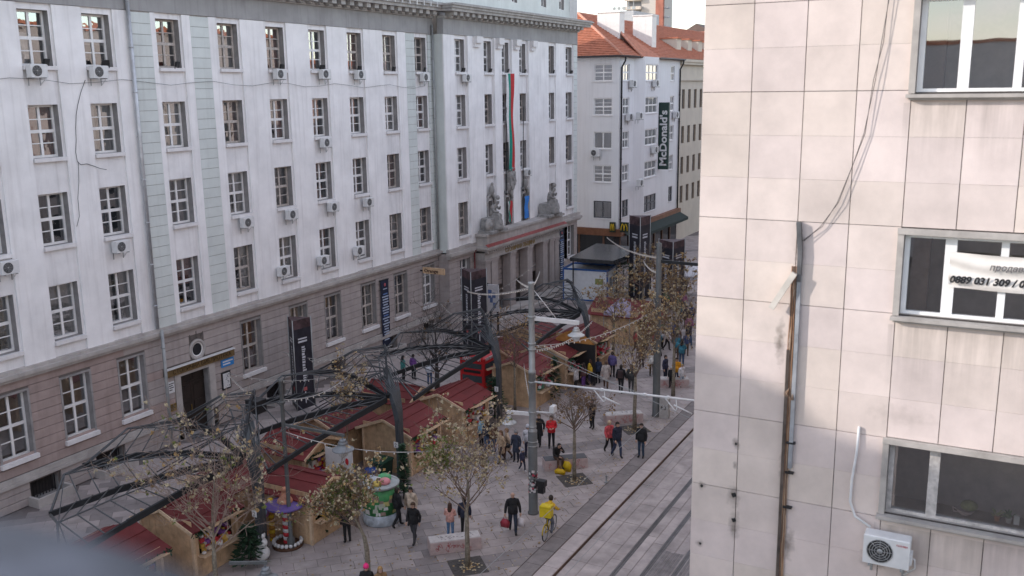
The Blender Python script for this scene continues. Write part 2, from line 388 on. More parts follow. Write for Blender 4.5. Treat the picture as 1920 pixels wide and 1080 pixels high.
def put_window(parent, P, rz, w, h, cols=2, rows=4, style='new', panes=True, room=True, curtain=None, sill=None, name='window', pane_sink=None, fw=.10):
    frame, pane, cen, room_m, cm_, (pw, ph) = win_data(w, h, cols, rows, style, fw)
    o = link(name, frame, parent, P, rz)
    for c in cen:
        if panes: link('pane', pane, o, c)
        else:
            M = Matrix.Translation(P) @ Matrix.Rotation(rz, 4, 'Z')
            pane_sink.quad(*[M @ Vector((c[0]+a*pw/2, c[1], c[2]+d*ph/2)) for a, d in ((-.98,-.98),(.98,-.98),(.98,.98),(-.98,.98))])
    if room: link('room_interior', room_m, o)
    if curtain: link('curtain', cm_[curtain[0]][curtain[1]], o)
    if sill:
        d0, ov, th = sill
        s = MB(); s.box(-ov, w+ov, -d0, .0, -th, -.004); s.build('sill', M_SILL, o)
    return o
def rand_curtain():
    r = random.random()
    if r < .12: return None
    return (random.choice((0, 0, 1, 2, 3)), 1 if random.random() < .14 else (2 if random.random() < .3 else 0))
HALF = PI/2
def WX(x, y, z): return Vector((x, y, z))
# ================================================================== LEFT: long white office building
random.seed(11)
FX = -37.8; PXJ = -36.9; YJ = 59.35; YE = 82.8          # facade plane, projecting bay plane, its start, building end
lib = thing('office_building', 'long white office building with grey stone base, rows of tall windows and heavy grey cornice', 'building', (-45, 34, 0), world=True)
YS = -20.0
COLS = [20.5, 23.75, 26.97, 30.15, 34.35, 38.45, 42.13, 45.82, 49.5, 53.3, 57.1]
WW = 1.47
ROWZ = [(19.22, 21.58), (15.26, 17.56), (11.35, 13.68), (7.02, 9.56)]
RC = .10                                                     # depth of the window strips behind the pilasters
holes = [(y, y+WW, z0, z1) for y in COLS for z0, z1 in ROWZ]
o = link('upper_wall', wall_mesh(YS, YJ, 5.95, 21.86, holes, .42, [M_WHITE, M_REVEAL], 'upper_wall'), lib, (FX-RC, 0, 0), HALF)
# pilasters between the window strips
edges = []
prev = YS
for y in COLS:
    edges.append((prev, y-.10)); prev = y+WW+.13
edges.append((prev, YJ))
GREENS = [(32.75, 33.95), (36.5, 37.75), (55.9, 56.98), (58.72, 59.35)]
for a, c in edges:
    segs = [(a, c)]
    for g0, g1 in GREENS:
        ns = []
        for s0, s1 in segs:
            if g1 <= s0 or g0 >= s1: ns.append((s0, s1))
            else:
                if g0-s0 > .03: ns.append((s0, g0))
                if s1-g1 > .03: ns.append((g1, s1))
        segs = ns
    for s0, s1 in segs:
        b = MB(); b.box(FX-RC+.002, FX, s0, s1, 6.28, 21.84); b.build('pilaster', M_PIL, lib)
# pale green rusticated strips, block by block
def green_strip(y0, y1, xb, xf, z0=6.30, z1=21.82, step=.52):
    z = z0; b = MB(); b.box(xb+.002, xf-.035, y0+.005, y1-.005, z0, z1); b.build('strip_backing', M_REVEAL, lib)
    n = round((z1-z0)/step); st = (z1-z0)/n
    b = MB(); b.box(xb+.004, xf, y0, y1, 0, st-.022); me = b.mesh('quoin_block', [M_GREEN])
    for i in range(n): link('quoin_block', me, lib, (0, 0, z0+i*st))
for y0, y1 in GREENS: green_strip(y0, y1, FX-RC, FX+.01)
# windows of the main stretch
sink = MB(); style_rng = random.Random(5)
npane = 0
for ci, y in enumerate(COLS):
    for ri, (z0, z1) in enumerate(ROWZ):
        if ci == 0: detail = False
        else: detail = (ci <= 5)
        old = style_rng.random() < (.45 if ri in (0, 2) else .2) and ci > 2
        cu = rand_curtain()
        if ri == 0 and 4 <= ci <= 8 and style_rng.random() < .7: cu = (3, 1)
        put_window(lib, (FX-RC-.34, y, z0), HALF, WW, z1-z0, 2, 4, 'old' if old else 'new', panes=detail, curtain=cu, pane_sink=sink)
        s = MB(); s.box(FX-RC-.33, FX+.10, y-.07, y+WW+.07, z0-.17, z0-.004); s.build('sill', M_SILL, lib)
# ---- base storey
BZ = 5.84
BCOLS = [20.5, 23.75, 26.97, 30.15, 38.5, 42.6, 45.9, 49.7, 53.5, 57.1]
BW0, BW1, BWW = 2.28, 5.22, 1.5
DOOR = (33.85, 35.82, 0, 3.45)
BWELL = [(24.9, 26.3), (28.4, 29.9), (52.3, 53.4), (57.0, 58.3), (46.2, 47.5), (40.2, 41.6)]
bh = [(y, y+BWW, BW0, BW1) for y in BCOLS] + [DOOR] + [(a, c, .12, .98) for a, c in BWELL]
link('base_wall', wall_mesh(YS, YJ, 0, 6.0, bh, .45, [M_GROOVE, M_REVEAL], 'base_wall'), lib, (FX-.05, 0, 0), HALF)
def course_row(z0, z1, xf, y0, y1, blocks, m_of, xb):
    """one course of rustication between y0..y1, cut by the blocks (openings) that overlap it"""
    cuts = sorted([(b[0]-.10, b[1]+.10) for b in blocks if b[2]-.06 < (z0+z1)/2 < b[3]+.12])
    y = y0; spans = []
    for a, c in cuts:
        if a-y > .05: spans.append((y, a))
        y = max(y, c)
    if y1-y > .05: spans.append((y, y1))
    for a, c in spans:
        n = max(1, round((c-a)/4.2))
        for i in range(n):
            p, q = a+(c-a)*i/n, a+(c-a)*(i+1)/n
            b = MB(); e = .012
            xs = (xb, xf-e, xf)
            P = [(xb,p,z0),(xb,q,z0),(xb,q,z1),(xb,p,z1),(xf-e,p,z0),(xf-e,q,z0),(xf-e,q,z1),(xf-e,p,z1),(xf,p,z0+e),(xf,q,z0+e),(xf,q,z1-e),(xf,p,z1-e)]
            b._add(P, [(0,4,7,3),(0,1,5,4),(2,3,7,6),(1,2,6,5),(4,5,9,8),(6,7,11,10),(8,9,10,11),(4,8,11,7),(5,6,10,9)])
            b.build('stone_course', m_of((p+q)/2), lib)
mo = lambda y: M_STONE_B if y < 32.5 else M_STONE_G
ROUND = (35.17, 4.60, .52)
z = 1.56
blk = bh + [(ROUND[0]-.42, ROUND[0]+.42, 4.08, 5.1), (32.85, 37.65, 3.62, 4.05)]
while z < BZ-.2:
    zz = min(z+.407, BZ-.02)
    course_row(z, zz, FX, 14, YJ, blk, mo, FX-.05); z += .43
for z in (.03, .40, .77): course_row(z, z+.345, FX+.06, 14, YJ, [DOOR]+[(a, c, 0, 1.1) for a, c in BWELL], lambda y: M_STONE_G, FX-.04)
b = MB(); b.box(FX-.04, FX+.17, 14, 33.7, 1.14, 1.30); b.box(FX-.04, FX+.11, 14, 33.7, 1.31, 1.52); b.build('plinth_moulding', M_TRIM, lib)
b = MB(); b.box(FX-.04, FX+.17, 35.97, YJ, 1.14, 1.30); b.box(FX-.04, FX+.11, 35.97, YJ, 1.31, 1.52); b.build('plinth_moulding', M_TRIM, lib)
b = MB(); b.box(FX-.09, FX+.22, YS, YJ+.05, 5.84, 6.0); b.box(FX-.09, FX+.36, YS, YJ+.05, 6.002, 6.17); b.box(FX-.09, FX+.16, YS, YJ+.05, 6.172, 6.30); b.build('string_course', M_TRIM, lib)
for y in BCOLS:
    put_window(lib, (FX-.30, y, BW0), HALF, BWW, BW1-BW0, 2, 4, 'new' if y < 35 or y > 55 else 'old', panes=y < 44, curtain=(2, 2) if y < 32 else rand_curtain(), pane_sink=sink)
    s = MB(); s.box(FX-.30, FX+.17, y-.15, y+BWW+.15, BW0-.2, BW0-.004); s.build('sill', M_SILL, lib)
    t = MB()
    for a, c, d, e in ((y-.10, y-.003, BW0, BW1+.1), (y+BWW+.003, y+BWW+.10, BW0, BW1+.1), (y-.003, y+BWW+.003, BW1+.003, BW1+.1)): t.box(FX-.05, FX+.02, a, c, d, e)
    t.build('window_surround', M_REVEAL if y < 35 else mat('surround_stone', (.26,.245,.235), .85), lib)
# basement grilles and light wells
for a, c in BWELL:
    gr = MB()
    for i in range(9): yy = a+.08+i*(c-a-.16)/8; gr.box(FX-.25, FX-.22, yy-.012, yy+.012, .12, .98)
    gr.build('basement_grille', M_BLACK, lib)
    k = MB(); k.box(FX-.5, FX-.46, a-.1, c+.1, .05, 1.05); k.build('basement_backing', M_DARK, lib)
    w = MB(); w.box(FX+.62, FX+.75, a-.25, c+.25, -.02, .42); w.box(FX+.02, FX+.618, a-.25, a-.12, -.02, .42); w.box(FX+.02, FX+.618, c+.12, c+.25, -.02, .42)
    w.build('light_well_kerb', M_TRIM, lib)
# library entrance: portal jambs, panelled door, round window, signs
dr = MB(); dr.box(FX-.44, FX-.38, 33.86, 34.83, .02, 2.75); dr.box(FX-.44, FX-.38, 34.85, 35.81, .02, 2.75); dr.box(FX-.44, FX-.36, 33.86, 35.81, 2.76, 2.9); dr.box(FX-.44, FX-.38, 33.86, 34.83, 2.9, 3.44); dr.box(FX-.44, FX-.38, 34.85, 35.81, 2.9, 3.44)
for y in (33.96, 34.95):
    for z0, z1 in ((.15, .95), (1.05, 1.75), (1.85, 2.65), (3.0, 3.34)): dr.box(FX-.382, FX-.35, y+.06, y+.68, z0, z1)
dd = dr.build('entrance_door', mat('dark_oak_door', (.028, .020, .016), .45, var=.2), lib)
h = MB(); h.box(FX-.355, FX-.31, 34.75, 34.78, 1.2, 1.6); h.build('handle', M_GOLD, dd)
j = MB(); j.box(FX-.40, FX+.06, 33.45, 33.84, 0, 3.46); j.box(FX-.40, FX+.06, 35.83, 36.25, 0, 3.46); j.box(FX-.40, FX+.07, 33.45, 36.25, 3.463, 3.61); j.build('portal_jamb', M_TRIM, lib)
rw = MB(); n = 28
def ring(bm, cy, cz, r0, r1, xa, xb, m=0):
    P = []
    for i in range(n):
        a = 2*PI*i/n
        for r, x in ((r0, xa), (r0, xb), (r1, xb), (r1, xa)): P.append((x, cy+r*math.cos(a), cz+r*math.sin(a)))
    F = []
    for i in range(n):
        q = (i+1) % n
        for k in range(4): k2 = (k+1) % 4; F.append((i*4+k, q*4+k, q*4+k2, i*4+k2))
    bm._add(P, F, m, True)
ring(rw, ROUND[0], ROUND[1], .40, .56, FX-.05, FX+.05)
orw = rw.build('round_window', M_TRIM, lib)
f = MB(); ring(f, ROUND[0], ROUND[1], .33, .40, FX-.04, FX+.0); f.build('frame', M_FRAME, orw)
f = MB(); f._add([(FX-.028, ROUND[0]+.34*math.cos(2*PI*i/n), ROUND[1]+.34*math.sin(2*PI*i/n)) for i in range(n)], [tuple(range(n))]); f.build('pane', mat('dark_glazing', (.03,.032,.036), .08), orw)
for a in (62, 90, 118):
    k = MB(); rr = R(a); k.beam((FX+.012, ROUND[0]+.60*math.cos(rr), ROUND[1]+.60*math.sin(rr)), (FX+.012, ROUND[0]+1.0*math.cos(rr), ROUND[1]+1.0*math.sin(rr)), .03, .03); k.build('keystone_joint', M_GROOVE, lib)
sg = tag(link('entrance_sign', None, None, (FX, 35.25, 3.62)), 'long brown sign board above the dark library door', 'sign'); WORLD.add(sg.name)
b = MB(); b.box(FX+.02, FX+.16, 32.85, 37.68, 3.64, 4.02); b.box(FX+.0, FX+.24, 32.82, 37.7, 4.022, 4.07, 1); b.build('board', [mat('bronze_board', (.16, .105, .045), .5, var=.2), M_WHITEP], sg)
text_part('lettering', 'СТОЛИЧНА БИБЛИОТЕКА', .30, mat('dark_gilt', (.045, .028, .012), .4), sg, (FX+.165, 33.25, 3.72), (HALF, 0, HALF), .006, .004, sx=1.08)
def plaque(name, y0, y1, z0, z1, m, label, x=FX+.01, lines=None, lm=None):
    b = MB(); b.box(x, x+.035, y0, y1, z0, z1); o = tag(b.build(name, m), label, 'sign')
    if lines:
        l = MB()
        for (a, c, d, e) in lines: l.box(x+.035, x+.039, y0+a*(y1-y0), y0+c*(y1-y0), z0+d*(z1-z0), z0+e*(z1-z0))
        l.build('printed_lines', lm, o)
LN = [(.1, .9, .78, .86), (.1, .7, .6, .68), (.15, .85, .42, .5), (.1, .6, .22, .3)]
plaque('street_sign', 36.75, 37.7, 3.12, 3.55, cmat((.04, .22, .55)), 'small blue street name plate right of the library door', lines=[(.12, .9, .6, .78), (.12, .7, .25, .42)], lm=M_WHITEP)
plaque('wall_notice', 33.0, 33.4, 2.75, 3.35, M_WHITEP, 'white notice plate left of the library door', lines=LN, lm=M_BLACK, x=FX+.005)
plaque('bronze_plaque', 32.95, 33.42, 1.75, 2.15, M_GOLD, 'small bronze plaque low on the wall left of the library door', lines=LN, lm=M_BLACK, x=FX+.005)
pb = MB(); pb.box(FX+.01, FX+.07, 36.7, 37.35, 1.85, 2.85); po = tag(pb.build('poster_case', M_BLACK), 'black framed poster case on the wall right of the library door', 'poster case')
pb = MB(); pb.box(FX+.07, FX+.075, 36.77, 37.28, 1.93, 2.77); pp = pb.build('poster', M_WHITEP, po)
pb = MB()
for i in range(14): y = 36.82+random.random()*.36; z = 1.98+random.random()*.7; pb.box(FX+.075, FX+.078, y, y+.06, z, z+.04)
pb.build('drawing', cmat((.2, .2, .22)), pp)
# main drainpipe, hoppers, brackets
def drain(y, x, z0, z1, label, m=M_PIPE, r=.075):
    t = thing('drainpipe', label, 'drainpipe', (x, y, z0), world=True)
    b = MB(); b.tube([(x, y, z0), (x, y, z1)], r, 10); b.build('pipe', m, t)
    z = z0+1.2
    while z < z1:
        b = MB(); b.lathe([(r+.015, -.03), (r+.015, .03)], (x, y, z), 10); b.box(x-.2, x-.05, y-.015, y+.015, z-.02, z+.02); b.build('clamp', m, t); z += 2.1
drain(32.55, FX+.16, 6.35, 24.0, 'long zinc drainpipe down the white facade beside the pale green strip', r=.095)
drain(32.5, FX+.50, .0, 6.34, 'grey lower drainpipe on the stone base left of the library door', M_STEELG, .085)
drain(59.1, FX+.16, 6.35, 22.5, 'grey drainpipe in the corner where the facade steps forward', M_STEELG)
# ---- projecting bay
JC = [61.0, 65.1, 68.0, 71.0, 76.55, 80.35]; JW = 1.42
ARCH = {65.1, 68.0, 71.0}
jh = [(y, y+JW, z0, z1) for y in JC for i, (z0, z1) in enumerate(ROWZ) if not (i == 3 and y in ARCH)]
jh += [(y+.16, y+JW-.2, 6.3, 9.2) for y in sorted(ARCH)]
link('upper_wall', wall_mesh(YJ, YE, 5.95, 21.86, jh, .42, [M_WHITE, M_REVEAL], 'upper_wall'), lib, (PXJ-RC, 0, 0), HALF)
b = MB(); b.quad((PXJ-RC+.001, YJ, 5.9), (FX-.3, YJ, 5.9), (FX-.3, YJ, 21.86), (PXJ-RC+.001, YJ, 21.86)); b.build('return_wall', M_GREEN, lib)
prev = YJ+.001
for i, y in enumerate(JC + [None]):
    a = prev; c = (y-.12) if y else 82.0
    if y: prev = y+JW+.16
    pr = .12 if 1 <= i <= 4 else 0
    if c-a > .05:
        b = MB(); b.box(PXJ-RC+.002, PXJ+pr, a, c, 6.28, 21.84); b.build('pilaster', M_PIL, lib)
        if 1 <= i <= 3 or i == 4:
            yc = (a+c)/2 if i < 4 else a+.6
            b = MB(); b.box(PXJ+.01, PXJ+.5, yc-.42, yc+.42, 21.35, 21.84); b.box(PXJ+.01, PXJ+.34, yc-.40, yc+.40, 21.05, 21.348); b.build('bracket', M_SILL, lib)
green_strip(82.0, 82.79, PXJ-RC, PXJ+.01)
for y in JC:
    for i, (z0, z1) in enumerate(ROWZ):
        if i == 3 and y in ARCH: continue
        put_window(lib, (PXJ-RC-.34, y, z0), HALF, JW, z1-z0, 2, 4, 'old' if random.random() < .3 else 'new', panes=False, curtain=rand_curtain(), pane_sink=sink)
        s = MB(); s.box(PXJ-RC-.33, PXJ+.12, y-.05, y+JW+.05, z0-.17, z0-.004); s.build('sill', M_SILL, lib)
for y in sorted(ARCH):
    yc = y+JW/2-.02
    put_window(lib, (PXJ-RC-.34, y+.16, 6.3), HALF, JW-.36, 2.9, 2, 5, 'new', panes=False, pane_sink=sink)
    a = MB(); P = []; n2 = 14
    for k in range(n2+1):
        an = PI*k/n2
        for rr, x in ((.54, PXJ-.02), (.54, PXJ+.16), (.80, PXJ+.16), (.80, PXJ-.02)): P.append((x, yc-rr*math.cos(an), 9.05+rr*math.sin(an)))
    a._add(P, [(k*4+q, k*4+4+q, k*4+4+(q+1) % 4, k*4+(q+1) % 4) for k in range(n2) for q in range(4)], 0, True)
    # stone tympanum filling the square corners, cartouche on top
    for sgn in (-1, 1): a.box(PXJ-.02, PXJ+.10, min(yc+sgn*.54, yc+sgn*.78), max(yc+sgn*.54, yc+sgn*.78), 6.95, 9.05)
    a.ball((PXJ+.18, yc, 10.1), .30, 10, 0, (.6, 1, 1.5)); a.ball((PXJ+.2, yc, 10.55), .16, 8, 0, (.7, 1, 1))
    a.build('arched_surround', M_STATUE, lib)
# projecting base storey
bj = [(61.0, 62.4, BW0, BW1), (78.3, 79.6, BW0, BW1), (80.6, 82.0, BW0, BW1)]
link('base_wall', wall_mesh(YJ, YE, 0, 6.0, bj + [(64.4, 75.4, 0, 5.0)], .45, [M_GROOVE, M_REVEAL], 'base_wall'), lib, (PXJ-.05, 0, 0), HALF)
b = MB(); b.quad((PXJ-.05, YJ, 0), (FX-.3, YJ, 0), (FX-.3, YJ, 6.0), (PXJ-.05, YJ, 6.0)); b.build('return_wall', M_STONE_G, lib)
z = .03
while z < BZ-.2:
    zz = min(z+.407, BZ-.02)
    course_row(z, zz, PXJ, YJ, 63.3, bj, mo, PXJ-.05); course_row(z, zz, PXJ, 76.85, YE, bj, mo, PXJ-.05)
    b = MB(); b.box(FX+.02, PXJ-.051, YJ-.045, YJ-.001, z, zz); b.build('stone_course', M_STONE_G, lib); z += .43
for a, c, d, e in bj:
    put_window(lib, (PXJ-.30, a, d), HALF, c-a, e-d, 2, 4, 'new', panes=False, pane_sink=sink)
    s = MB(); s.box(PXJ-.30, PXJ+.14, a-.12, c+.12, d-.2, d-.004); s.build('sill', M_SILL, lib)
for y0, y1 in ((YJ-.2, 63.2), (76.95, YE+.35)):
    b = MB(); b.box(PXJ-.09, PXJ+.22, y0, y1, 5.55, 5.75); b.box(PXJ-.09, PXJ+.40, y0-.05, y1, 5.752, 6.0); b.box(PXJ-.09, PXJ+.18, y0, y1, 6.002, 6.28); b.build('string_course', M_TRIM, lib)
# far end wall
b = MB(); b.quad((PXJ, YE, 0), (-52, YE, 0), (-52, YE, 28.5), (PXJ, YE, 28.5)); b.quad((-52, YS, 0), (-52, YE, 0), (-52, YE, 26), (-52, YS, 26)); b.quad((FX, YS, 0), (-52, YS, 0), (-52, YS, 26), (FX, YS, 26)); b.build('end_wall', M_WHITE, lib)
# ---- entrance portico
PX2 = -36.05
po = lib
pb = MB(); pb.box(-39.0, -38.8, 64.3, 75.5, 0, 5.2); pb.box(-38.8, PXJ-.06, 64.3, 64.4, 0, 5.0); pb.box(-38.8, PXJ-.06, 75.4, 75.5, 0, 5.0); pb.box(-38.8, PXJ-.06, 64.3, 75.5, 5.0, 5.1); pb.build('portico_recess', M_STONE_G, lib)
for i, (y0, y1) in enumerate(((66.0, 67.2), (69.0, 70.3), (72.1, 73.3))):
    d = MB(); d.box(-38.8, -38.7, y0, y1, 0, 3.4); d.box(-38.71, -38.66, y0+.1, y1-.1, .1, 2.4); d.build('portico_door', mat('portico_dark_door', (.05,.045,.04), .5), lib)
for y0, y1, deep in ((63.35, 64.15, 1), (64.35, 65.35, 1), (67.5, 68.4, 0), (70.6, 71.5, 0), (73.6, 74.5, 0), (75.0, 75.9, 1), (76.1, 76.85, 1)):
    c = MB(); xb = PXJ-.05 if deep else PX2-.75
    zz = .35
    c.box(xb, PX2+.05, y0-.05, y1+.05, 0, .34)
    while zz < 4.55: c.box(xb, PX2, y0, y1, zz, min(zz+.515, 4.55)-.012); zz += .525
    c.box(xb+.02, PX2-.02, y0+.02, y1-.02, .34, 4.56)
    c.box(xb, PX2+.06, y0-.06, y1+.06, 4.562, 4.72); c.box(xb, PX2+.1, y0-.1, y1+.1, 4.722, 4.86)
    c.build('portico_column', M_STONE_G, lib)
b = MB(); b.box(PXJ-.04, PX2+.02, 63.3, 76.9, 4.862, 5.42); b.build('architrave', M_TRIM, lib)
b = MB(); b.box(PXJ-.04, PX2+.45, 62.9, 77.3, 5.64, 5.8); b.box(PXJ-.04, PX2+.58, 62.75, 77.45, 5.802, 5.98); b.build('portico_cornice', M_TRIM, lib)
for i in range(38):
    b = MB(); y = 63.25+i*.365; b.box(PX2+.02, PX2+.30, y, y+.2, 5.42, 5.638); b.build('dentil', M_TRIM, lib)
b = MB(); b.box(PXJ+.13, PX2+.30, 63.2, 77.0, 5.982, 6.75); b.box(PXJ+.13, PX2+.42, 63.0, 77.2, 6.752, 6.95); b.build('parapet_wall', M_TRIM, lib)
b = MB(); b.quad((PX2+.60, 62.8, 5.99), (PX2+.60, 77.4, 5.99), (PX2+.31, 77.4, 6.16), (PX2+.31, 62.8, 6.16)); b.build('red_flashing', mat('red_sheet_flashing', (.26,.05,.045), .5, var=.3, scale=4), lib)
text_part('portico_lettering', 'СТОЛИЧНА ОБЩИНА', .50, M_GOLD, lib, (PX2+.03, 66.6, 4.98), (HALF, 0, HALF), .02, .006, sx=1.02)
b = MB(); b.box(PX2-.3, PX2+1.3, 63.0, 77.2, -.01, .15); b.box(PX2-.3, PX2+.9, 63.3, 76.9, .152, .33); b.build('entrance_steps', M_TRIM, lib)
b = MB(); b.tube([(PXJ+.12, 62.95, .1), (PXJ+.12, 62.95, 5.5), (PXJ+.5, 62.8, 5.95)], .05, 8); b.build('red_drainpipe', mat('red_pipe', (.22,.04,.04), .5), lib)
# ---- cornice: grey band, modillions, overhang, attic
for xf, y0, y1 in ((FX, YS, YJ-.001), (PXJ, YJ, YE)):
    b = MB(); b.box(xf-.5, xf+.03, y0, y1, 21.86, 22.95); b.build('cornice_band', M_BAND, lib)
    b = MB(); b.box(xf-.5, xf+.16, y0, y1+(.1 if xf == PXJ else 0), 22.952, 23.12); b.build('cornice_bed', M_CORN, lib)
    e = .9 if xf == PXJ else 0
    b = MB(); b.box(xf-.5, xf+.98, y0-.3*(xf == PXJ), y1+e, 23.40, 23.60); b.box(xf-.5, xf+1.10, y0-.4*(xf == PXJ), y1+e+.1, 23.602, 23.78)
    b.box(xf-.5, xf+1.22, y0-.5*(xf == PXJ), y1+e+.2, 23.782, 23.90); b.build('cornice_slab', M_CORN, lib)
    y = max(y0, 15)+.3
    m = MB(); m.box(xf+.03, xf+.80, 0, .42, 23.13, 23.398); m.box(xf+.03, xf+.5, .04, .38, 23.02, 23.128); me = m.mesh('modillion', [M_CORN])
    while y < y1-.3: link('modillion', me, lib, (0, y, 0)); y += .86
    c = MB(); c.box(xf+.5, xf+1.245, 0, .07, 23.60, 23.93); me = c.mesh('gutter_strap', [mat('zinc_strap', (.62,.62,.62), .5, metal=.3)])
    y = max(y0, 15)+.2
    while y < y1-.2 and xf == FX: link('gutter_strap', me, lib, (0, y, 0)); y += .86
b = MB(); b.box(-39.5, FX+1.15, YS, YJ, 23.901, 23.96); b.box(-39.5, PXJ+1.15, YJ, YE+.9, 23.902, 23.965); b.build('cornice_roof_sheet', M_BAND, lib)
AX = -38.35
for y0, y1, zt, cols in ((YS, YJ, 27.35, [42.6, 46.2, 50, 53.8, 57.3]), (YJ+.01, YE, 28.6, [61.3, 65.4, 68.3, 71.3, 76.8, 80.5])):
    hh = [(y, y+1.0, 24.9, 26.3 if zt < 28 else 27.2) for y in cols]
    x = AX if zt < 28 else AX+.7
    link('attic_wall', wall_mesh(y0, y1, 23.9, zt, hh, .3, [M_GREEN, M_REVEAL], 'attic_wall'), lib, (x, 0, 0), HALF)
    for h in hh: put_window(lib, (x-.25, h[0], h[2]), HALF, 1.0, h[3]-h[2], 2, 3, 'new', panes=False, pane_sink=sink)
    b = MB(); b.box(-52, x+.25, y0, y1, zt, zt+.25); b.build('roof', M_BAND, lib)
b = MB(); b.quad((AX+.7, YJ+.01, 23.9), (-52, YJ+.01, 23.9), (-52, YJ+.01, 28.6), (AX+.7, YJ+.01, 28.6)); b.build('attic_side_wall', M_GREEN, lib)

tag(sink.build('far_panes', M_GLASS, lib), kind='stuff')
b = MB(); hx0, hx1 = -46.0, -38.45          # unseen added block, sloping top shaped to cast the stone wall's shadow edge
b._add([(x, y, z) for x in (hx0, hx1) for y, z in ((.4, 27.5), (.4, 27.95), (-1.75, 28.35), (-1.9, 28.0), (-6.0, 30.2), (-14.0, 30.2), (-14.0, 27.5))], [(0,1,2,3,4,5,6), (13,12,11,10,9,8,7)] + [(i, 7+i, 7+(i+1) % 7, (i+1) % 7) for i in range(7)]); b.build('shadow_block', M_BAND, lib)
# ---- air conditioners, floodlights, flags on the facade
def ac_mesh():
    b = MB(); b.bbox(-.4, .4, -.30, 0, 0, .55, .015, 0)
    b.lathe([(.20, 0), (.235, 0), (.235, .006), (.20, .006)], (0, 0, 0), 4, 0) if False else None
    return b
def ac_unit(P, rz, label, w=.80, h=.56, dark=False):
    t = thing('air_conditioner', label, 'air conditioner', P, rz, 'air conditioners on the facades')
    for nm, me in AC.items(): 
        if nm == 'bracket':
            for sx in (-.28, .28): link('bracket', me, t, (sx, 0, 0))
        else: link(nm, me, t)
    t.scale = (w/.8, w/.8, h/.56); return t
AC = {}
b = MB(); b.bbox(-.4, .4, -.42, -.10, 0, .56, .02); AC['casing'] = b.mesh('casing', [M_WHITEP])
b = MB(); nn = 20; rr = .225; cx = -.11; cz = .28
b._add([(cx+rr*math.cos(2*PI*i/nn), -.424, cz+rr*math.sin(2*PI*i/nn)) for i in range(nn)], [tuple(range(nn-1, -1, -1))]); AC['fan_opening'] = b.mesh('fan_opening', [M_BLACK])
b = MB(); 
for r_ in (.225, .18, .135, .09): b.tube([(cx+r_*math.cos(2*PI*i/nn), -.432, cz+r_*math.sin(2*PI*i/nn)) for i in range(nn+1)], .008, 4, cap=False)
for k in range(8): a = PI*k/4; b.tube([(cx+.04*math.cos(a), -.432, cz+.04*math.sin(a)), (cx+.225*math.cos(a), -.432, cz+.225*math.sin(a))], .006, 4)
b.lathe([(.05, 0), (.05, .012)], (0,0,0), 12); o_ = len(b.v)-24
for i in range(o_, len(b.v)): x_, y_, z_ = b.v[i]; b.v[i] = (cx+x_, -.428-z_, cz+y_)
AC['fan_guard'] = b.mesh('fan_guard', [mat('guard_grey', (.30,.30,.30), .5)])
b = MB(); b.box(-.02, .02, -.46, .0, -.04, -.003); b.box(-.02, .02, -.02, .0, -.34, -.04); AC['bracket'] = b.mesh('bracket', [M_STEELG])
b = MB(); b.tube([(.36, -.12, .12), (.47, -.12, .10), (.48, -.06, -.1), (.30, -.02, -.3)], .018, 6); b.box(.4, .44, -.36, -.16, .08, .3); AC['pipe'] = b.mesh('pipe', [M_WHITEP])
ALLC = COLS + JC
rown = ['top', 'second', 'third', 'fourth']
def at_ac(u, v, row, x, where):
    P = XP(u, v, x); ci = min(range(len(ALLC)), key=lambda i: abs(ALLC[i]+.7-P.y))
    ac_unit((x, P.y, P.z-.28), HALF, f'white air conditioner {where} the {rown[row]} row window, {ORD[ci-2] if ci > 1 else "outer"} window column from the left')
for u, v in ((62,133),(178,135),(518,139),(603,139),(669,140),(791,145)): at_ac(u, v, 0, FX+.02, 'under')
at_ac(870, 146, 0, PXJ+.02, 'under'); at_ac(605, 267, 1, FX+.02, 'under')
for u, v in ((457,416),(541,401),(619,387),(685,378),(220,461),(8,500)): at_ac(u, v, 2, FX+.02, 'under')
at_ac(985, 323, 2, PXJ+.02, 'under')
for u, v in ((525,507),(600,487),(667,469)): at_ac(u, v, 3, FX+.02, 'left of')
fl = MB(); fl.box(-.16, .16, -.16, -.06, .10, .36); fl.box(-.19, -.165, -.12, -.09, .0, .25); fl.box(.165, .19, -.12, -.09, 0, .25); fl.box(-.19, .19, -.12, -.09, -.01, .015)
fme = fl.mesh('floodlight', [M_BLACK])
for ci, y in enumerate(COLS[2:] + JC):
    if ci == 3: continue
    x = FX if ci < 9 else PXJ
    o = tag(link('floodlight', fme, None, (x-.06, y+.95, 19.20), HALF+random.uniform(-.4, .4)), f'black floodlight on the sill of the {ORD[ci]} top row window', 'floodlight', 'floodlights on the top row sills')
    o.rotation_euler.x = .25
# striped flag hanging from the upper window, flags in the arches
def hang_flag(name, label, y0, widths, z0, z1, x, cols, amp=.06):
    n = 40; t = thing(name, label, 'flag', (x, y0+.5, z1), world=True)
    yy = y0
    for w, c, nm in zip(widths, cols, ('white_stripe', 'green_stripe', 'red_stripe', 'stripe')):
        b = MB(); P = []
        for i in range(n+1):
            k = i/n; z = z1+(z0-z1)*k; tw = .02*math.sin(k*9)+.20*k*k
            for q in range(4):
                a = yy+w*q/3; s = 1-.25*k
                P.append((x+amp*math.sin(a*9+k*5)+amp*.5*math.sin(k*11), y0+(a-y0)*s+tw*.8, z))
        b._add(P, [(i*4+q, i*4+q+1, i*4+q+5, i*4+q+4) for i in range(n) for q in range(3)], 0, True)
        b.build(nm, cmat(c, .9), t); yy += w
hang_flag('striped_flag', 'long white, green and red flag hanging from the top row window above the portico', 68.1, (.28, .50, .55), 11.4, 19.15, PXJ+.40, ((.72,.72,.72), (.02,.26,.20), (.52,.045,.05)))
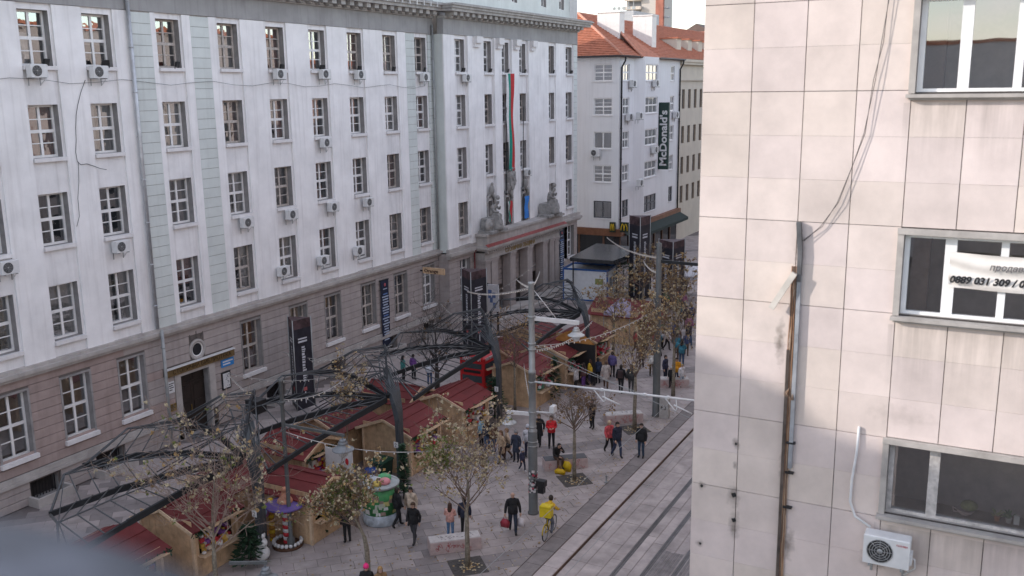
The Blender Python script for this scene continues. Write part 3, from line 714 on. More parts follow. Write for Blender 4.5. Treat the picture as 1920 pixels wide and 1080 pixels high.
hang_flag('arch_flag', 'small red and green flag in the middle arched window above the portico', 68.35, (.1, .3, .35), 7.2, 8.9, PXJ+.25, ((.6,.6,.6), (.03,.22,.16), (.5,.04,.05)), .04)
hang_flag('blue_flag', 'bright blue flag in the right arched window above the portico', 71.25, (.35, .35, .2), 7.1, 9.0, PXJ+.25, ((.05,.22,.62), (.05,.22,.62), (.05,.2,.55)), .05)
for y, nm in ((68.15, 'left'), (71.15, 'right')):
    t = MB(); t.tube([(PXJ+.2, y, 9.6), (PXJ+.32, y, 16.5)], .035, 6); t.tube([(PXJ+.02, y, 13), (PXJ+.4, y, 13)], .02, 5); t.ball((PXJ+.2, y, 9.55), .12, 6)
    tag(t.build('flagpole', M_BLACK), f'thin black {nm} flagpole fixed upright on the facade above the portico', 'flagpole')
# festoon wires along the facade (thin cables)
w = MB(); w.tube([(FX+.08, 16+i*1.45, 18.75+.12*math.cos(i*1.7)-(.02*i)) for i in range(30)], .011, 4)
tag(w.build('facade_cable', M_BLACK), 'thin dark cable strung along below the top row windows', 'cable')
w = MB(); w.tube([XP(u,v,FX+.03) for u, v in ((160,150),(152,172),(146,196),(143,215),(142,240),(143,262),(142,285),(145,303),(152,309),(163,307),(175,311),(188,316),(200,318))], .012, 5); w.tube([XP(u,v,FX+.03) for u, v in ((147,303),(148,340),(146,372),(149,405),(144,425))], .009, 4)
tag(w.build('loose_cable', M_BLACK), 'loose dark cable dangling between the first two window columns', 'cable')
# ================================================================== FAR: corner building, beige building, tower
random.seed(21)
MY = 88.0; MX = YP(1160, 300, MY).x; MYE = 106.6; MZ = 20.95
mcb = thing('corner_building', 'white plastered corner building with red tiled hip roof and street level restaurant', 'building', (MX-6, MY+9, 0), world=True)
mh = []
MROW = []
for vt, vb in ((120,152),(184,216),(247,279),(310,342),(377,409)):
    MROW.append((YP(1130, vb, MY).z, YP(1130, vt, MY).z))
wx0, wx1 = YP(1113, 300, MY).x, YP(1147, 300, MY).x
fh = [(wx0, wx1, a, c) for a, c in MROW]
link('front_wall', wall_mesh(-48, MX, 4.05, MZ, fh + [(wx0-6.0, wx1-6.0, a, c) for a, c in MROW], .18, [M_MCW, M_MCW], 'front_wall'), mcb, (0, MY, 0), 0)
for i, (a, c) in enumerate(MROW):
    for dx in (0, -6.0): put_window(mcb, (wx0+dx, MY+.1, a), 0, wx1-wx0, c-a, 2, 1 if i in (2,4) else 4, 'new' if i < 4 else 'dark', curtain=(2, 2) if i in (0, 1, 3) else None, sill=(.2, .08, .08))
sidec = [(89.0, 90.75), (103.4, 104.75)]
bay0, bay1 = 92.0, 98.4
sh = [(a, c, z0, z1) for a, c in sidec for z0, z1 in MROW]
link('side_wall', wall_mesh(MY, MYE, 4.05, MZ, sh, .18, [M_MCW, M_MCW], 'side_wall'), mcb, (MX, 0, 0), HALF)
for i, (z0, z1) in enumerate(MROW):
    for a, c in sidec: put_window(mcb, (MX-.1, a, z0), HALF, c-a, z1-z0, 2, 2, 'new' if i < 4 else 'dark', curtain=rand_curtain(), sill=(.18, .06, .08))
# shallow bay: angled cheeks and a front with triple windows
bw0, bw1 = bay0+1.1, bay1-1.1; bx = MX+.75
link('bay_wall', wall_mesh(bw0, bw1, 4.6, MZ, [(bw0+.25, bw1-.25, a, c) for a, c in MROW], .15, [M_MCW, M_MCW], 'bay_wall'), mcb, (bx, 0, 0), HALF)
b = MB(); b.quad((MX, bay0, 4.6), (bx, bw0, 4.6), (bx, bw0, MZ), (MX, bay0, MZ)); b.quad((bx, bw1, 4.6), (MX, bay1, 4.6), (MX, bay1, MZ), (bx, bw1, MZ)); b.quad((MX, bay0, 4.6), (MX, bay1, 4.6), (bx, bw1, 4.6), (bx, bw0, 4.6)); b.build('bay_cheek', M_MCW, mcb)
for i, (z0, z1) in enumerate(MROW): put_window(mcb, (bx-.1, bw0+.25, z0), HALF, bw1-bw0-.5, z1-z0, 3, 2, 'new' if i < 4 else 'dark', curtain=rand_curtain(), sill=(.18, .06, .08))
# shop front: wood band, dark glazing, green awning
b = MB(); b.box(-48, MX+.5, MY-.35, MY+.05, 3.35, 4.05); b.box(MX-.04, MX+.5, MY+.052, MYE, 3.35, 4.05); b.build('wood_fascia', mat('red_wood_fascia', (.20,.085,.045), .6, var=.2, scale=2), mcb)
for i in range(5):
    x = -47+i*2.7
    b = MB(); b.box(x, min(x+2.5, MX-.3), MY+.06, MY+.1, .3, 3.3); b.build('shop_pane', mat('shop_glass_dark', (.015,.017,.02), .05, spec=.8), mcb)
    b = MB(); b.box(x-.2, x, MY, MY+.15, 0, 3.34); b.build('shop_pier', mat('brown_pier', (.14,.075,.05), .6), mcb)
for i in range(7):
    y = MY+.4+i*2.6
    b = MB(); b.box(MX-.1, MX-.06, y+.25, min(y+2.6, MYE), .3, 3.3); b.build('shop_pane', MATS['shop_glass_dark'], mcb)
    b = MB(); b.box(MX-.12, MX+.05, y, y+.25, 0, 3.34); b.build('shop_pier', MATS['brown_pier'], mcb)
b = MB(); b.box(MX+.52, MX+.54, MY+.5, MYE-.3, 3.3, 3.4)
b._add([(MX+.3,MY+.4,3.75),(MX+.3,MYE-.3,3.75),(MX+1.5,MYE-.3,3.1),(MX+1.5,MY+.4,3.1),(MX+1.5,MYE-.3,2.8),(MX+1.5,MY+.4,2.8)], [(0,1,2,3),(3,2,4,5)]); b.build('awning', cmat((.03,.042,.038), .9), mcb)
b = MB(); b.box(-48, MX, MY+.3, MY+.4, 0, 4.1); b.box(MX-.5, MX-.4, MY, MYE, 0, 4.1); b.build('shop_back_wall', M_DARK, mcb)
b = MB(); b.quad((MX, MYE, 0), (-48, MYE, 0), (-48, MYE, MZ), (MX, MYE, MZ)); b.build('party_wall', M_MCW, mcb)
# hip roof with ridges, eaves, chimneys
ov = .5; ez = MZ; rx0, rx1 = -48.0, MX+ov; ry0, ry1 = MY-ov, MYE+.3
zr = MZ+4.6; ridge = [(-41.8, MY+6.0, zr), (-41.8, MYE+.3, zr)]
roof = MB(); c0, c1, c2 = (rx1, ry0, ez), (rx1, ry1, ez), (-48.8, ry0, ez)
roof._add([c0, c1, ridge[1], ridge[0], c2, (-48.8, ry1, ez)], [(0,1,2,3), (4,0,3), (5,4,3,2)])
ro = roof.build('roof', M_TILE, mcb)
def tile_rows(a, b_, c, d, n, name):
    """courses of tiles between eave a-b_ and ridge d-c: thin lapped strips"""
    m = MB(); a, b_, c, d = map(Vector, (a, b_, c, d)); nrm = (b_-a).cross(d-a).normalized()
    if nrm.z < 0: nrm = -nrm
    for i in range(n):
        k0, k1 = i/n, (i+1.15)/n
        p, q, r, s = a.lerp(d, k0), b_.lerp(c, k0), b_.lerp(c, min(1, k1)), a.lerp(d, min(1, k1))
        m._add([p+nrm*.09, q+nrm*.09, r+nrm*.02, s+nrm*.02, p+nrm*.02, q+nrm*.02], [(0,1,2,3), (4,5,1,0)])
    tag(m.build(name, M_TILE, ro), kind='stuff')
tile_rows(c0, c1, ridge[1], ridge[0], 26, 'roof_tiles'); tile_rows(c2, c0, ridge[0], ridge[0], 26, 'roof_tiles')
b = MB(); b.tube([c0, ridge[0]], .16, 6); b.tube([ridge[0], ridge[1]], .16, 6); b.build('ridge_tiles', mat('pale_ridge_tile', (.50,.24,.17), .8, var=.2), ro)
for y in (96.2,):   # second hip over the bay
    b = MB(); b._add([(rx1+.2, bay0+.2, ez-.02), (rx1+.2, bay1-.2, ez-.02), (-38.2, (bay0+bay1)/2, MZ+3.3)], [(0,1,2)]); b.build('bay_roof', M_TILE, ro)
    b = MB(); b.tube([(rx1+.2, bay0+.2, ez), (-38.2, (bay0+bay1)/2, MZ+3.32)], .13, 6); b.build('ridge_tiles', MATS['pale_ridge_tile'], ro)
b = MB(); b.tube([(c2[0], ry0-.05, ez-.05), (rx1+.05, ry0-.05, ez-.05), (rx1+.05, ry1, ez-.05)], .09, 6); b.box(c2[0], rx1-.02, ry0, MY, ez-.12, ez-.01); b.box(MX, rx1-.02, MY, ry1, ez-.12, ez-.01); b.build('gutter', mat('dark_gutter', (.05,.04,.04), .5), mcb)
for u0, u1, vt, vb, y in ((1120,1161,25,80,94), (1187,1222,31,90,101)):
    p = YP(u0, vt, y); q = YP(u1, vb, y); d = 1.4
    ch = MB(); ch.box(p.x, q.x, y, y+d, MZ+.5, p.z); ch.box(p.x-.08, q.x+.08, y-.08, y+d+.08, p.z+.002, p.z+.12)
    ch.build('chimney', mat('white_chimney_render', (.78,.76,.73), .85, var=.06, streak=.2), mcb)  # plain white chimney render, mottled and streaked
def downpipe(x, y, lab):
    t = thing('downpipe', lab, 'drainpipe', (x, y, 3.4), world=True)
    b = MB(); b.tube([(x+.4, y, MZ-.1), (x+.35, y, MZ-.5), (x, y, MZ-1.1), (x, y, 3.9)], .09, 8); b.build('pipe', mat('black_pipe', (.02,.02,.022), .5), t)
    b = MB()
    for z in range(5, 20, 3): b.lathe([(.12,-.04),(.12,.04)], (x, y, z), 8)
    b.build('clamp', MATS['black_pipe'], t)
downpipe(MX+.14, MY+.25, 'black downpipe at the near corner of the white corner building')
downpipe(MX+.14, MYE-.3, 'black downpipe at the far end of the white corner building')
for u, v, x, lab in ((1181,158,MX,'top floor narrow window'),(1224,157,bx,'top floor bay'),(1174,220,MX,'second floor narrow window from top'),(1193,218,bx,'second floor bay from top'),(1262,216,MX,'far narrow window beside the vertical sign'),(1222,281,bx,'third floor bay'),(1194,343,bx,'fourth floor bay')):
    P = XP(u, v, x); ac_unit((x+.02, P.y, P.z-.3), HALF, f'white air conditioner at the {lab} of the corner building', 1.05, .7)
P = YP(1119, 287, MY); ac_unit((P.x, MY-.02, P.z-.3), 0, 'white air conditioner on the street corner building front, third floor', .95, .7)
# vertical sign and two square logo signs
vsn = thing('vertical_sign', 'tall dark green vertical sign with white lettering on the corner building', 'sign', (MX+.4, 101.3, 8.7), world=True)
sy0 = XP(1245, 255, MX+.6).y
zt_, zb_ = XP(1245, 192, MX+.6).z, XP(1245, 317, MX+.6).z
b = MB(); b.box(MX+.02, MX+1.15, sy0-.16, sy0+.16, zb_, zt_); b.build('panel', cmat((.018,.045,.038), .5), vsn)
b = MB(); b.box(MX-.02, MX+.1, sy0-.05, sy0+.05, zb_+1, zb_+1.1); b.box(MX-.02, MX+.1, sy0-.05, sy0+.05, zt_-1.1, zt_-1); b.build('bracket', M_STEELG, vsn)
text_part('lettering', "McDonald's", 1.12, M_WHITEP, vsn, (MX+.95, sy0-.17, zb_+.35), (HALF, -HALF, 0), .01, .03, sx=1.13)
def arches(parent, mk):
    b = MB()
    for s in (-1, 1): b.tube([mk(s*.02, .05), mk(s*.04, .4), mk(s*.12, .66), mk(s*.2, .74), mk(s*.28, .66), mk(s*.36, .4), mk(s*.38, .05)], .035, 6)
    b.build('arches_logo', cmat((.75,.50,.01), .4), parent)
P = YP(1170, 426, MY-.6)
ls = thing('logo_sign', 'square black sign with yellow arches at the building corner', 'sign', (P.x, P.y, P.z-.7), world=True)
b = MB(); b.box(P.x-.36, P.x+.50, MY-.75, MY-.55, P.z-.5, P.z+.5); b.box(P.x-.3, P.x-.2, MY-.55, MY+.4, P.z-.1, P.z+.1); b.build('panel', cmat((.02,.03,.02), .5), ls)
arches(ls, lambda a, z: (P.x+.07+a*.85, MY-.77, P.z-.36+z*.95))
P2 = YP(1149, 426, MY-.6)
ls2 = thing('logo_sign', 'narrow side-on black sign with yellow arches left of the corner', 'sign', (P2.x, MY-.6, P2.z-.7), world=True)
b = MB(); b.box(P2.x-.32, P2.x+.28, MY-.7, MY-.5, P2.z-.5, P2.z+.5); b.box(P2.x-.1, P2.x+.1, MY-.5, MY+.02, P2.z-.1, P2.z+.1); b.build('panel', MATS[[k for k in MATS if k.startswith('paint_050705')][0]], ls2)
arches(ls2, lambda a, z: (P2.x-.02+a*.5, MY-.72, P2.z-.36+z*.95))
# ---- beige building beyond
bb = thing('beige_building', 'beige plastered building with red roof and dormers beyond the corner building', 'building', (MX-5, 122, 0), world=True)
bxw = MX-.2; byh = []
BY0, BY1 = MYE+.05, 150
for z0, z1 in ((15.4, 17.6), (11.4, 13.4), (7.8, 9.8), (4.4, 6.4)):
    for k in range(14): y = 108.2+k*2.3; byh.append((y, y+1.0, z0, z1))
link('wall', wall_mesh(BY0, BY1, 0, 21.2, byh, .3, [M_BEIGE, mat('beige_reveal', (.38,.31,.24), .9)], 'wall'), bb, (bxw, 0, 0), HALF)
sink_b = MB()
for h in byh: put_window(bb, (bxw-.22, h[0], h[2]), HALF, 1.0, h[3]-h[2], 1, 2, 'dark', panes=False, pane_sink=sink_b)
tag(sink_b.build('panes', M_GLASS, bb), kind='stuff')
b = MB(); b.box(bxw-.3, bxw+.25, BY0, BY1, 18.6, 18.85); b.box(bxw-.3, bxw+.45, BY0, BY1, 20.4, 20.7); b.box(bxw-.3, bxw+.6, BY0, BY1, 20.702, 21.0); b.build('cornice', M_BEIGE, bb)
b = MB(); b._add([(bxw+.6, BY0, 21.0), (bxw+.6, BY1, 21.0), (bxw-7, BY1, 25.6), (bxw-7, BY0, 25.6)], [(0,1,2,3)]); b.quad((bxw-.3, BY0, 0), (-50, BY0, 0), (-50, BY0, 25), (bxw-.3, BY0, 21)); rb = b.build('roof', M_TILE, bb)
tile_rows((bxw+.6, BY0, 21.0), (bxw+.6, BY1, 21.0), (bxw-7, BY1, 25.6), (bxw-7, BY0, 25.6), 30, 'roof_tiles')
for k in range(4):
    y = 109.5+k*4.2; b = MB(); b.box(bxw-3.4, bxw-1.2, y, y+1.6, 22.0, 23.4); b.box(bxw-3.6, bxw-1.0, y-.1, y+1.7, 23.402, 23.55, 1); b.build('dormer', [M_BEIGE, M_TILE], bb)
# ---- distant blocks seen over the roofs
def far_block(name, label, u0, u1, vt, y, depth, m, floors=None, base=0., bal=False, extra=None):
    p = YP(u0, vt, y); q = YP(u1, vt, y)
    t = thing(name, label, 'building', ((p.x+q.x)/2, y+depth/2, 0), world=True)
    b = MB(); b.box(p.x, q.x, y, y+depth, base, p.z); b.build('walls', m, t)
    return t, p, q
tw, p, q = far_block('tower_block', 'tall pale tower block with balconies and a red brick edge against the sky', 1176, 1231, -60, 330, 18, mat('tower_concrete', (.50,.46,.42), .85, var=.06))
w_ = q.x-p.x
for i in range(16):
    z = p.z-2-i*3.1
    b = MB(); b.box(p.x-.5, p.x+w_*.52, 328.6, 329.98, z, z+1.1); b.build('balcony', mat('tower_balcony', (.62,.54,.46), .85), tw)
    b = MB(); b.box(p.x+.3, p.x+w_*.5, 329.9, 329.98, z+1.2, z+2.8); b.build('window_band', mat('tower_glass', (.10,.10,.11), .3), tw)
    b = MB(); b.box(q.x+2.9, q.x+4.4, 330.5, 333, z, z+.5); b.build('balcony_slab', mat('tower_slab', (.45,.44,.45), .85), tw)
b = MB(); b.box(q.x+.02, q.x+2.8, 329.7, 331, 0, p.z+.3); b.build('brick_edge', mat('tower_brick', (.36,.14,.10), .85, var=.15, scale=.6), tw)
t, p, q = far_block('rooftop_block', 'grey flat-topped block with antennas behind the white chimneys', 1140, 1188, 22, 170, 14, mat('grey_block', (.42,.43,.45), .85))
for k in range(5):
    b = MB(); x = p.x+.4+k*(q.x-p.x)/5.2; b.tube([(x, 172, p.z), (x, 172, p.z+random.uniform(1, 2.2))], .05, 5); b.box(x-.3, x+.3, 171.9, 172.1, p.z+.4, p.z+.9); b.build('antenna', M_STEELG, t)
b = MB(); x = YP(1130, 20, 170).x; b.tube([(x, 171, p.z-1), (x, 171, p.z+7)], .04, 5); b.build('mast', M_STEELG, t)
t, p, q = far_block('distant_house', 'old house with dark gabled roof at the right end of the skyline', 1284, 1330, 62, 165, 12, mat('house_wall', (.5,.42,.35), .85))
b = MB(); mx_ = (p.x+q.x)/2; b._add([(p.x-.5,164.5,p.z),(q.x+.5,164.5,p.z),(mx_,164.5,p.z+1.5),(p.x-.5,177.5,p.z),(q.x+.5,177.5,p.z),(mx_,177.5,p.z+1.5)], [(0,1,2),(5,4,3),(1,4,5,2),(0,2,5,3)]); b.build('roof', mat('dark_roof', (.12,.09,.08), .8), t)
t, p, q = far_block('red_roofed_block', 'row with a red tiled roof further down the street', 1262, 1330, 100, 152, 60, M_BEIGE)
b = MB(); b._add([(p.x-2,151.5,p.z),(q.x+12,151.5,p.z),(q.x+12,168,p.z+5),(p.x-2,168,p.z+5)], [(0,1,2,3)]); b.build('roof', M_TILE, t)
# street end: distant blocks closing the view between the corner building and the right edge
for i, (x0, x1, y, h, c) in enumerate(((-34, -16, 262, 20, (.5,.46,.42)), (-15, 12, 255, 24, (.46,.42,.40)))):
    t = thing('street_end_block', ['pale block closing the far end of the street', 'taller block closing the street behind the right hand building'][i], 'building', ((x0+x1)/2, y+6, 0), world=True)
    b = MB(); b.box(x0, x1, y, y+12, 0, h); b.build('walls', cmat(c), t)
    b = MB()
    for r in range(5):
        for k in range(int((x1-x0)/3)): b.box(x0+.8+k*3, x0+2+k*3, y-.03, y-.001, 3+r*3.4, 4.9+r*3.4)
    tag(b.build('windows', MATS['tower_glass'], t), kind='stuff')

# ---- sunlit row on the near side of the street (out of frame, mirrored in the facing windows)
for i, (x0, x1, y0, y1, h, c, lab) in enumerate(((-4.9, 14, 51, 84, 23.5, (.36,.31,.28), 'ochre block on the near side of the street beyond the stone building'), (-4.7, 14, 86, 125, 21, (.32,.20,.16), 'brick coloured block further along the near side of the street'), (-2.6, 14, -30, 1.1, 15.7, (.40,.37,.35), 'low grey block with roof terrace the photograph was taken from'), (-20, 4, -95, -75, 21.8, (.50,.47,.46), 'long grey block far behind the viewpoint'), (5, 40, -90, -70, 20.4, (.48,.43,.40), 'lower beige block far behind the viewpoint'))):
    t = thing('opposite_building', lab, 'building', ((x0+x1)/2, (y0+y1)/2, 0), world=True)
    hh = [(-(y+1.3), -y, z, z+1.9) for z in [2.5+3.5*k for k in range(int((h-3)/3.5))] for y in [y0+1.2+2.9*k for k in range(int((y1-y0-1.5)/2.9))]]
    link('street_wall', wall_mesh(-y1, -y0, 0, h, hh, .25, [cmat(c), cmat(c)], 'street_wall'), t, (x0, 0, 0), -HALF)
    b = MB(); b.box(x0+.3, x0+.36, y0+.1, y1-.1, .1, h-.1); b.build('glazing', mat('opposite_glass', (.06,.065,.07), .08), t)
    b = MB(); b.quad((x0,y0,0),(x1,y0,0),(x1,y0,h),(x0,y0,h)); b.quad((x0,y1,0),(x1,y1,0),(x1,y1,h),(x0,y1,h)); b.build('end_wall', cmat(c), t)
    b = MB(); b.box(x0-.4, x1, y0-.1, y1+.1, h, h+.4); b.build('roof', M_TILE, t)

# ================================================================== RIGHT: stone clad building
random.seed(8)
RY = 16.0; RXC = -4.81
rb = thing('stone_clad_building', 'pale stone clad building with dark joints, filling the right side', 'building', (3, 26, 0), world=True)
def slab_material():
    m = mat('limestone_cladding', (.63, .558, .530), .8, var=.10, scale=1.1, bump=.12, bscale=30, objvar=.055)
    n = m.node_tree.nodes; l = m.node_tree.links; b = n['Principled BSDF']; src = b.inputs['Base Color'].links[0].from_socket
    geo = n.new('ShaderNodeNewGeometry'); sx = n.new('ShaderNodeSeparateXYZ'); l.new(geo.outputs['Position'], sx.inputs[0])
    def math_(op, a, c=None, cl=False):
        k = n.new('ShaderNodeMath'); k.operation = op; k.use_clamp = cl
        for i, v in enumerate((a, c)):
            if v is None: continue
            if isinstance(v, (int, float)): k.inputs[i].default_value = v
            else: l.new(v, k.inputs[i])
        return k.outputs[0]
    X, Z = sx.outputs[0], sx.outputs[2]
    # each slab is cut from a pinkish or a yellower bed of stone
    oi = n.new('ShaderNodeObjectInfo'); tone = n.new('ShaderNodeMix'); tone.data_type = 'RGBA'; tone.blend_type = 'MULTIPLY'; tone.inputs['Factor'].default_value = 1.0
    rmp = n.new('ShaderNodeValToRGB'); rmp.color_ramp.elements[0].color = (1.0, .962, .955, 1); rmp.color_ramp.elements[1].color = (.99, .958, .905, 1); rmp.color_ramp.elements[0].position = .35; rmp.color_ramp.elements[1].position = .85
    l.new(math_('FRACT', math_('MULTIPLY', oi.outputs['Random'], 7.31)), rmp.inputs[0]); l.new(src, tone.inputs['A']); l.new(rmp.outputs[0], tone.inputs['B']); src = tone.outputs['Result']
    # run-off streaks below the three window sills
    mp_ = n.new('ShaderNodeMapping'); mp_.inputs['Scale'].default_value = (5.5, 1, .35); l.new(geo.outputs['Position'], mp_.inputs[0])
    nz = n.new('ShaderNodeTexNoise'); nz.inputs['Scale'].default_value = 1.0; nz.inputs['Detail'].default_value = 6; nz.inputs['Roughness'].default_value = .65; l.new(mp_.outputs[0], nz.inputs['Vector'])
    tot = None
    for zs, reach in ((17.70, 1.1), (14.18, 1.3), (10.72, 1.0)):
        d = math_('DIVIDE', math_('SUBTRACT', zs, Z), reach)
        band = math_('MULTIPLY', math_('SUBTRACT', 1.0, d, True), math_('GREATER_THAN', d, 0))
        band = math_('MULTIPLY', band, math_('GREATER_THAN', X, -1.62))
        tot = band if tot is None else math_('MAXIMUM', tot, band)
    st = math_('MULTIPLY', math_('MULTIPLY', tot, math_('SUBTRACT', nz.outputs['Fac'], .38, True)), 1.7, True)
    # soot around drilled holes and beside the conduit: elongated smudges with a ragged edge
    n4 = n.new('ShaderNodeTexNoise'); n4.inputs['Scale'].default_value = 9; n4.inputs['Detail'].default_value = 5; l.new(geo.outputs['Position'], n4.inputs['Vector'])
    for (u, v, a, c) in ((1375,930,.13,.26), (1376,985,.12,.32), (1380,832,.08,.15), (1316,910,.09,.09), (1312,1018,.08,.08), (1477,1020,.13,.35), (1462,640,.10,.45), (1690,780,.55,.20), (1470,880,.10,.5), (1500,470,.10,.3), (1640,1050,.25,.2), (1378,872,.05,.08)):
        p = YP(u, v, RY)
        dx = math_('DIVIDE', math_('SUBTRACT', X, p.x), a); dz = math_('DIVIDE', math_('SUBTRACT', Z, p.z), c)
        dd = math_('SQRT', math_('ADD', math_('MULTIPLY', dx, dx), math_('MULTIPLY', dz, dz)))
        sp = math_('MULTIPLY', math_('SUBTRACT', math_('ADD', 1.0, math_('MULTIPLY', math_('SUBTRACT', n4.outputs['Fac'], .5), 1.6)), dd, True), .95 if a < .3 else .3)
        st = math_('MAXIMUM', st, sp)
    mx = n.new('ShaderNodeMix'); mx.data_type = 'RGBA'; mx.inputs['B'].default_value = (.17, .14, .12, 1)
    l.new(math_('MULTIPLY', st, .9, True), mx.inputs['Factor']); l.new(src, mx.inputs['A']); l.new(mx.outputs['Result'], b.inputs['Base Color'])
    return m
M_SLAB = slab_material()
WIN = [(17.86, 19.26), (14.36, 15.66), (10.93, 12.16)]; WXL = -1.47; WXR = 5.2
rh = [(WXL, WXR, a, c) for a, c in WIN]
link('wall', wall_mesh(RXC+.03, 16, 0, 27, rh, .35, [mat('open_joint', (.055,.048,.045), .95), mat('cement_trim', (.40,.37,.345), .9, var=.15, scale=3, streak=.3)], 'wall'), rb, (0, RY+.03, 0), 0)
xj = [RXC, -3.98, -3.13, -2.32, -1.52, -.74, .05, .86, 1.68, 2.5, 3.3, 4.1, 4.95, 5.8, 6.6]
zj = [12.24+k*.7055 for k in range(-10, 16)]
zo = []
for a, c in WIN: zo += [(a-.12, c+.10)]
for i in range(len(xj)-1):
    for j in range(len(zj)-1):
        x0, x1, z0, z1 = xj[i]+.006, xj[i+1]-.006, zj[j], zj[j+1]
        strong0 = (j-10) % 5 in (0, 3)
        pieces = [(z0, z1)]
        if x0 > -1.53 and x1 < 6:
            for a, c in zo:
                np_ = []
                for s0, s1 in pieces:
                    if c <= s0 or a >= s1: np_.append((s0, s1))
                    else:
                        if a-s0 > .04: np_.append((s0, a))
                        if s1-c > .04: np_.append((c, s1))
                pieces = np_
        for s0, s1 in pieces:
            g = .008 if strong0 else .0012
            b = MB(); e = .003 if strong0 else .0015; yf = RY + random.uniform(-.002, .002); za, zb = s0+g, s1-.0012
            b._add([(x0,RY+.03,za),(x1,RY+.03,za),(x1,RY+.03,zb),(x0,RY+.03,zb),(x0,yf+e,za),(x1,yf+e,za),(x1,yf+e,zb),(x0,yf+e,zb),(x0+e,yf,za+e),(x1-e,yf,za+e),(x1-e,yf,zb-e),(x0+e,yf,zb-e)],
                   [(0,1,5,4),(2,3,7,6),(0,4,7,3),(1,2,6,5),(4,5,9,8),(6,7,11,10),(8,9,10,11),(4,8,11,7),(5,6,10,9)])
            b.build('cladding_slab', M_SLAB, rb)
# plain lower and upper wall beyond the frame, side wall to the street, roof
b = MB(); b.box(RXC, 16, RY+.001, RY+.029, 0, zj[0]); b.box(RXC, 16, RY+.001, RY+.029, zj[-1], 27); b.box(6.6, 16, RY+.001, RY+.029, zj[0], zj[-1]); b.build('outer_cladding', M_SLAB, rb)
b = MB(); b.quad((RXC+.005, RY+.02, 0), (RXC+.005, 48, 0), (RXC+.005, 48, 27), (RXC+.005, RY+.02, 27)); b.quad((RXC, 48, 0), (16, 48, 0), (16, 48, 27), (RXC, 48, 27)); b.quad((16, RY, 0), (16, 48, 0), (16, 48, 27), (16, RY, 27)); b.build('side_wall', M_SLAB, rb)
b = MB(); b.box(RXC-.2, 16.2, RY-.2, 48.2, 27, 27.4); b.build('roof', M_BAND, rb)
M_CEM = MATS['cement_trim']
for k, (a, c) in enumerate(WIN):
    b = MB(); b.box(WXL-.10, WXR+.1, RY-.07, RY+.03, c+.002, c+.095); b.box(WXL-.095, WXL-.002, RY-.05, RY+.03, a-.02, c); b.build('window_surround', M_CEM, rb)
    b = MB(); b.box(WXL-.12, WXR+.12, RY-.13, RY+.34, a-.085, a-.03); b.box(WXL-.08, WXR+.08, RY-.08, RY+.34, a-.12, a-.0855); b.build('sill', M_CEM, rb)
def rwin(k, a, c, bars, fm, hbars=()):
    w = link('window', None, rb, (0, 0, 0)); b = MB(); y0, y1 = RY+.10, RY+.19
    b.box(WXL+.005, WXR-.005, y0, y1, a-.03, a+.05); b.box(WXL+.005, WXR-.005, y0, y1, c-.06, c-.003)
    for x0, x1 in bars: b.box(x0, x1, y0-.003, y1, a+.05, c-.06)
    for x0, x1, z0, z1 in hbars: b.box(x0, x1, y0+.002, y1, z0, z1)
    b.build('frame', fm, w)
    bars = sorted(bars)
    for i in range(len(bars)-1):
        b = MB(); b.quad((bars[i][1], RY+.14, a+.05), (bars[i+1][0], RY+.14, a+.05), (bars[i+1][0], RY+.14, c-.06), (bars[i][1], RY+.14, c-.06)); b.build('pane', M_GLASS2, w)
    return w
M_GLASS2 = glassmat('window_glass_street', (.88, .88, .88), .24, .015)
X = lambda u, v: YP(u, v, RY+.1).x
rwin(0, *WIN[0], [(WXL+.005, X(1735,90)), (X(1800,90), X(1822,90)), (X(1905,90), X(1922,90)), (1.5, 1.6), (2.9, 3.0), (WXR-.1, WXR-.006)], M_FRAME)
rwin(1, *WIN[1], [(WXL+.005, X(1702,520)), (X(1768,520), X(1790,520)), (X(1873,520), X(1888,520)), (.95, 1.03), (2.2, 2.3), (WXR-.1, WXR-.006)], M_FRAME)
rwin(2, *WIN[2], [(WXL+.005, X(1674,900)), (X(1740,900), X(1760,900)), (2.2, 2.3), (WXR-.1, WXR-.006)], M_FRAME_OLD if False else mat('flaking_window_frame', (.50,.47,.45), .75, var=.25, scale=9))
# rooms behind the three windows
for a, c in WIN:
    b = MB(); b._add([(WXL-.3,RY+.36,a-.9),(WXR,RY+.36,a-.9),(WXR,RY+2.4,a-.9),(WXL-.3,RY+2.4,a-.9),(WXL-.3,RY+.36,c+.5),(WXR,RY+.36,c+.5),(WXR,RY+2.4,c+.5),(WXL-.3,RY+2.4,c+.5)], [(0,1,2,3),(7,6,5,4),(1,5,6,2),(2,6,7,3),(3,7,4,0)])
    b.build('room_interior', mat('room_brown', (.62,.53,.48), .9), rb)
b = MB()
for a, c in WIN[:2]: b.box(WXL+.05, WXL+.35, RY+.5, RY+.9, a-.5, c+.1)
b.build('inner_partition', mat('brown_board', (.16,.10,.07), .7), rb)
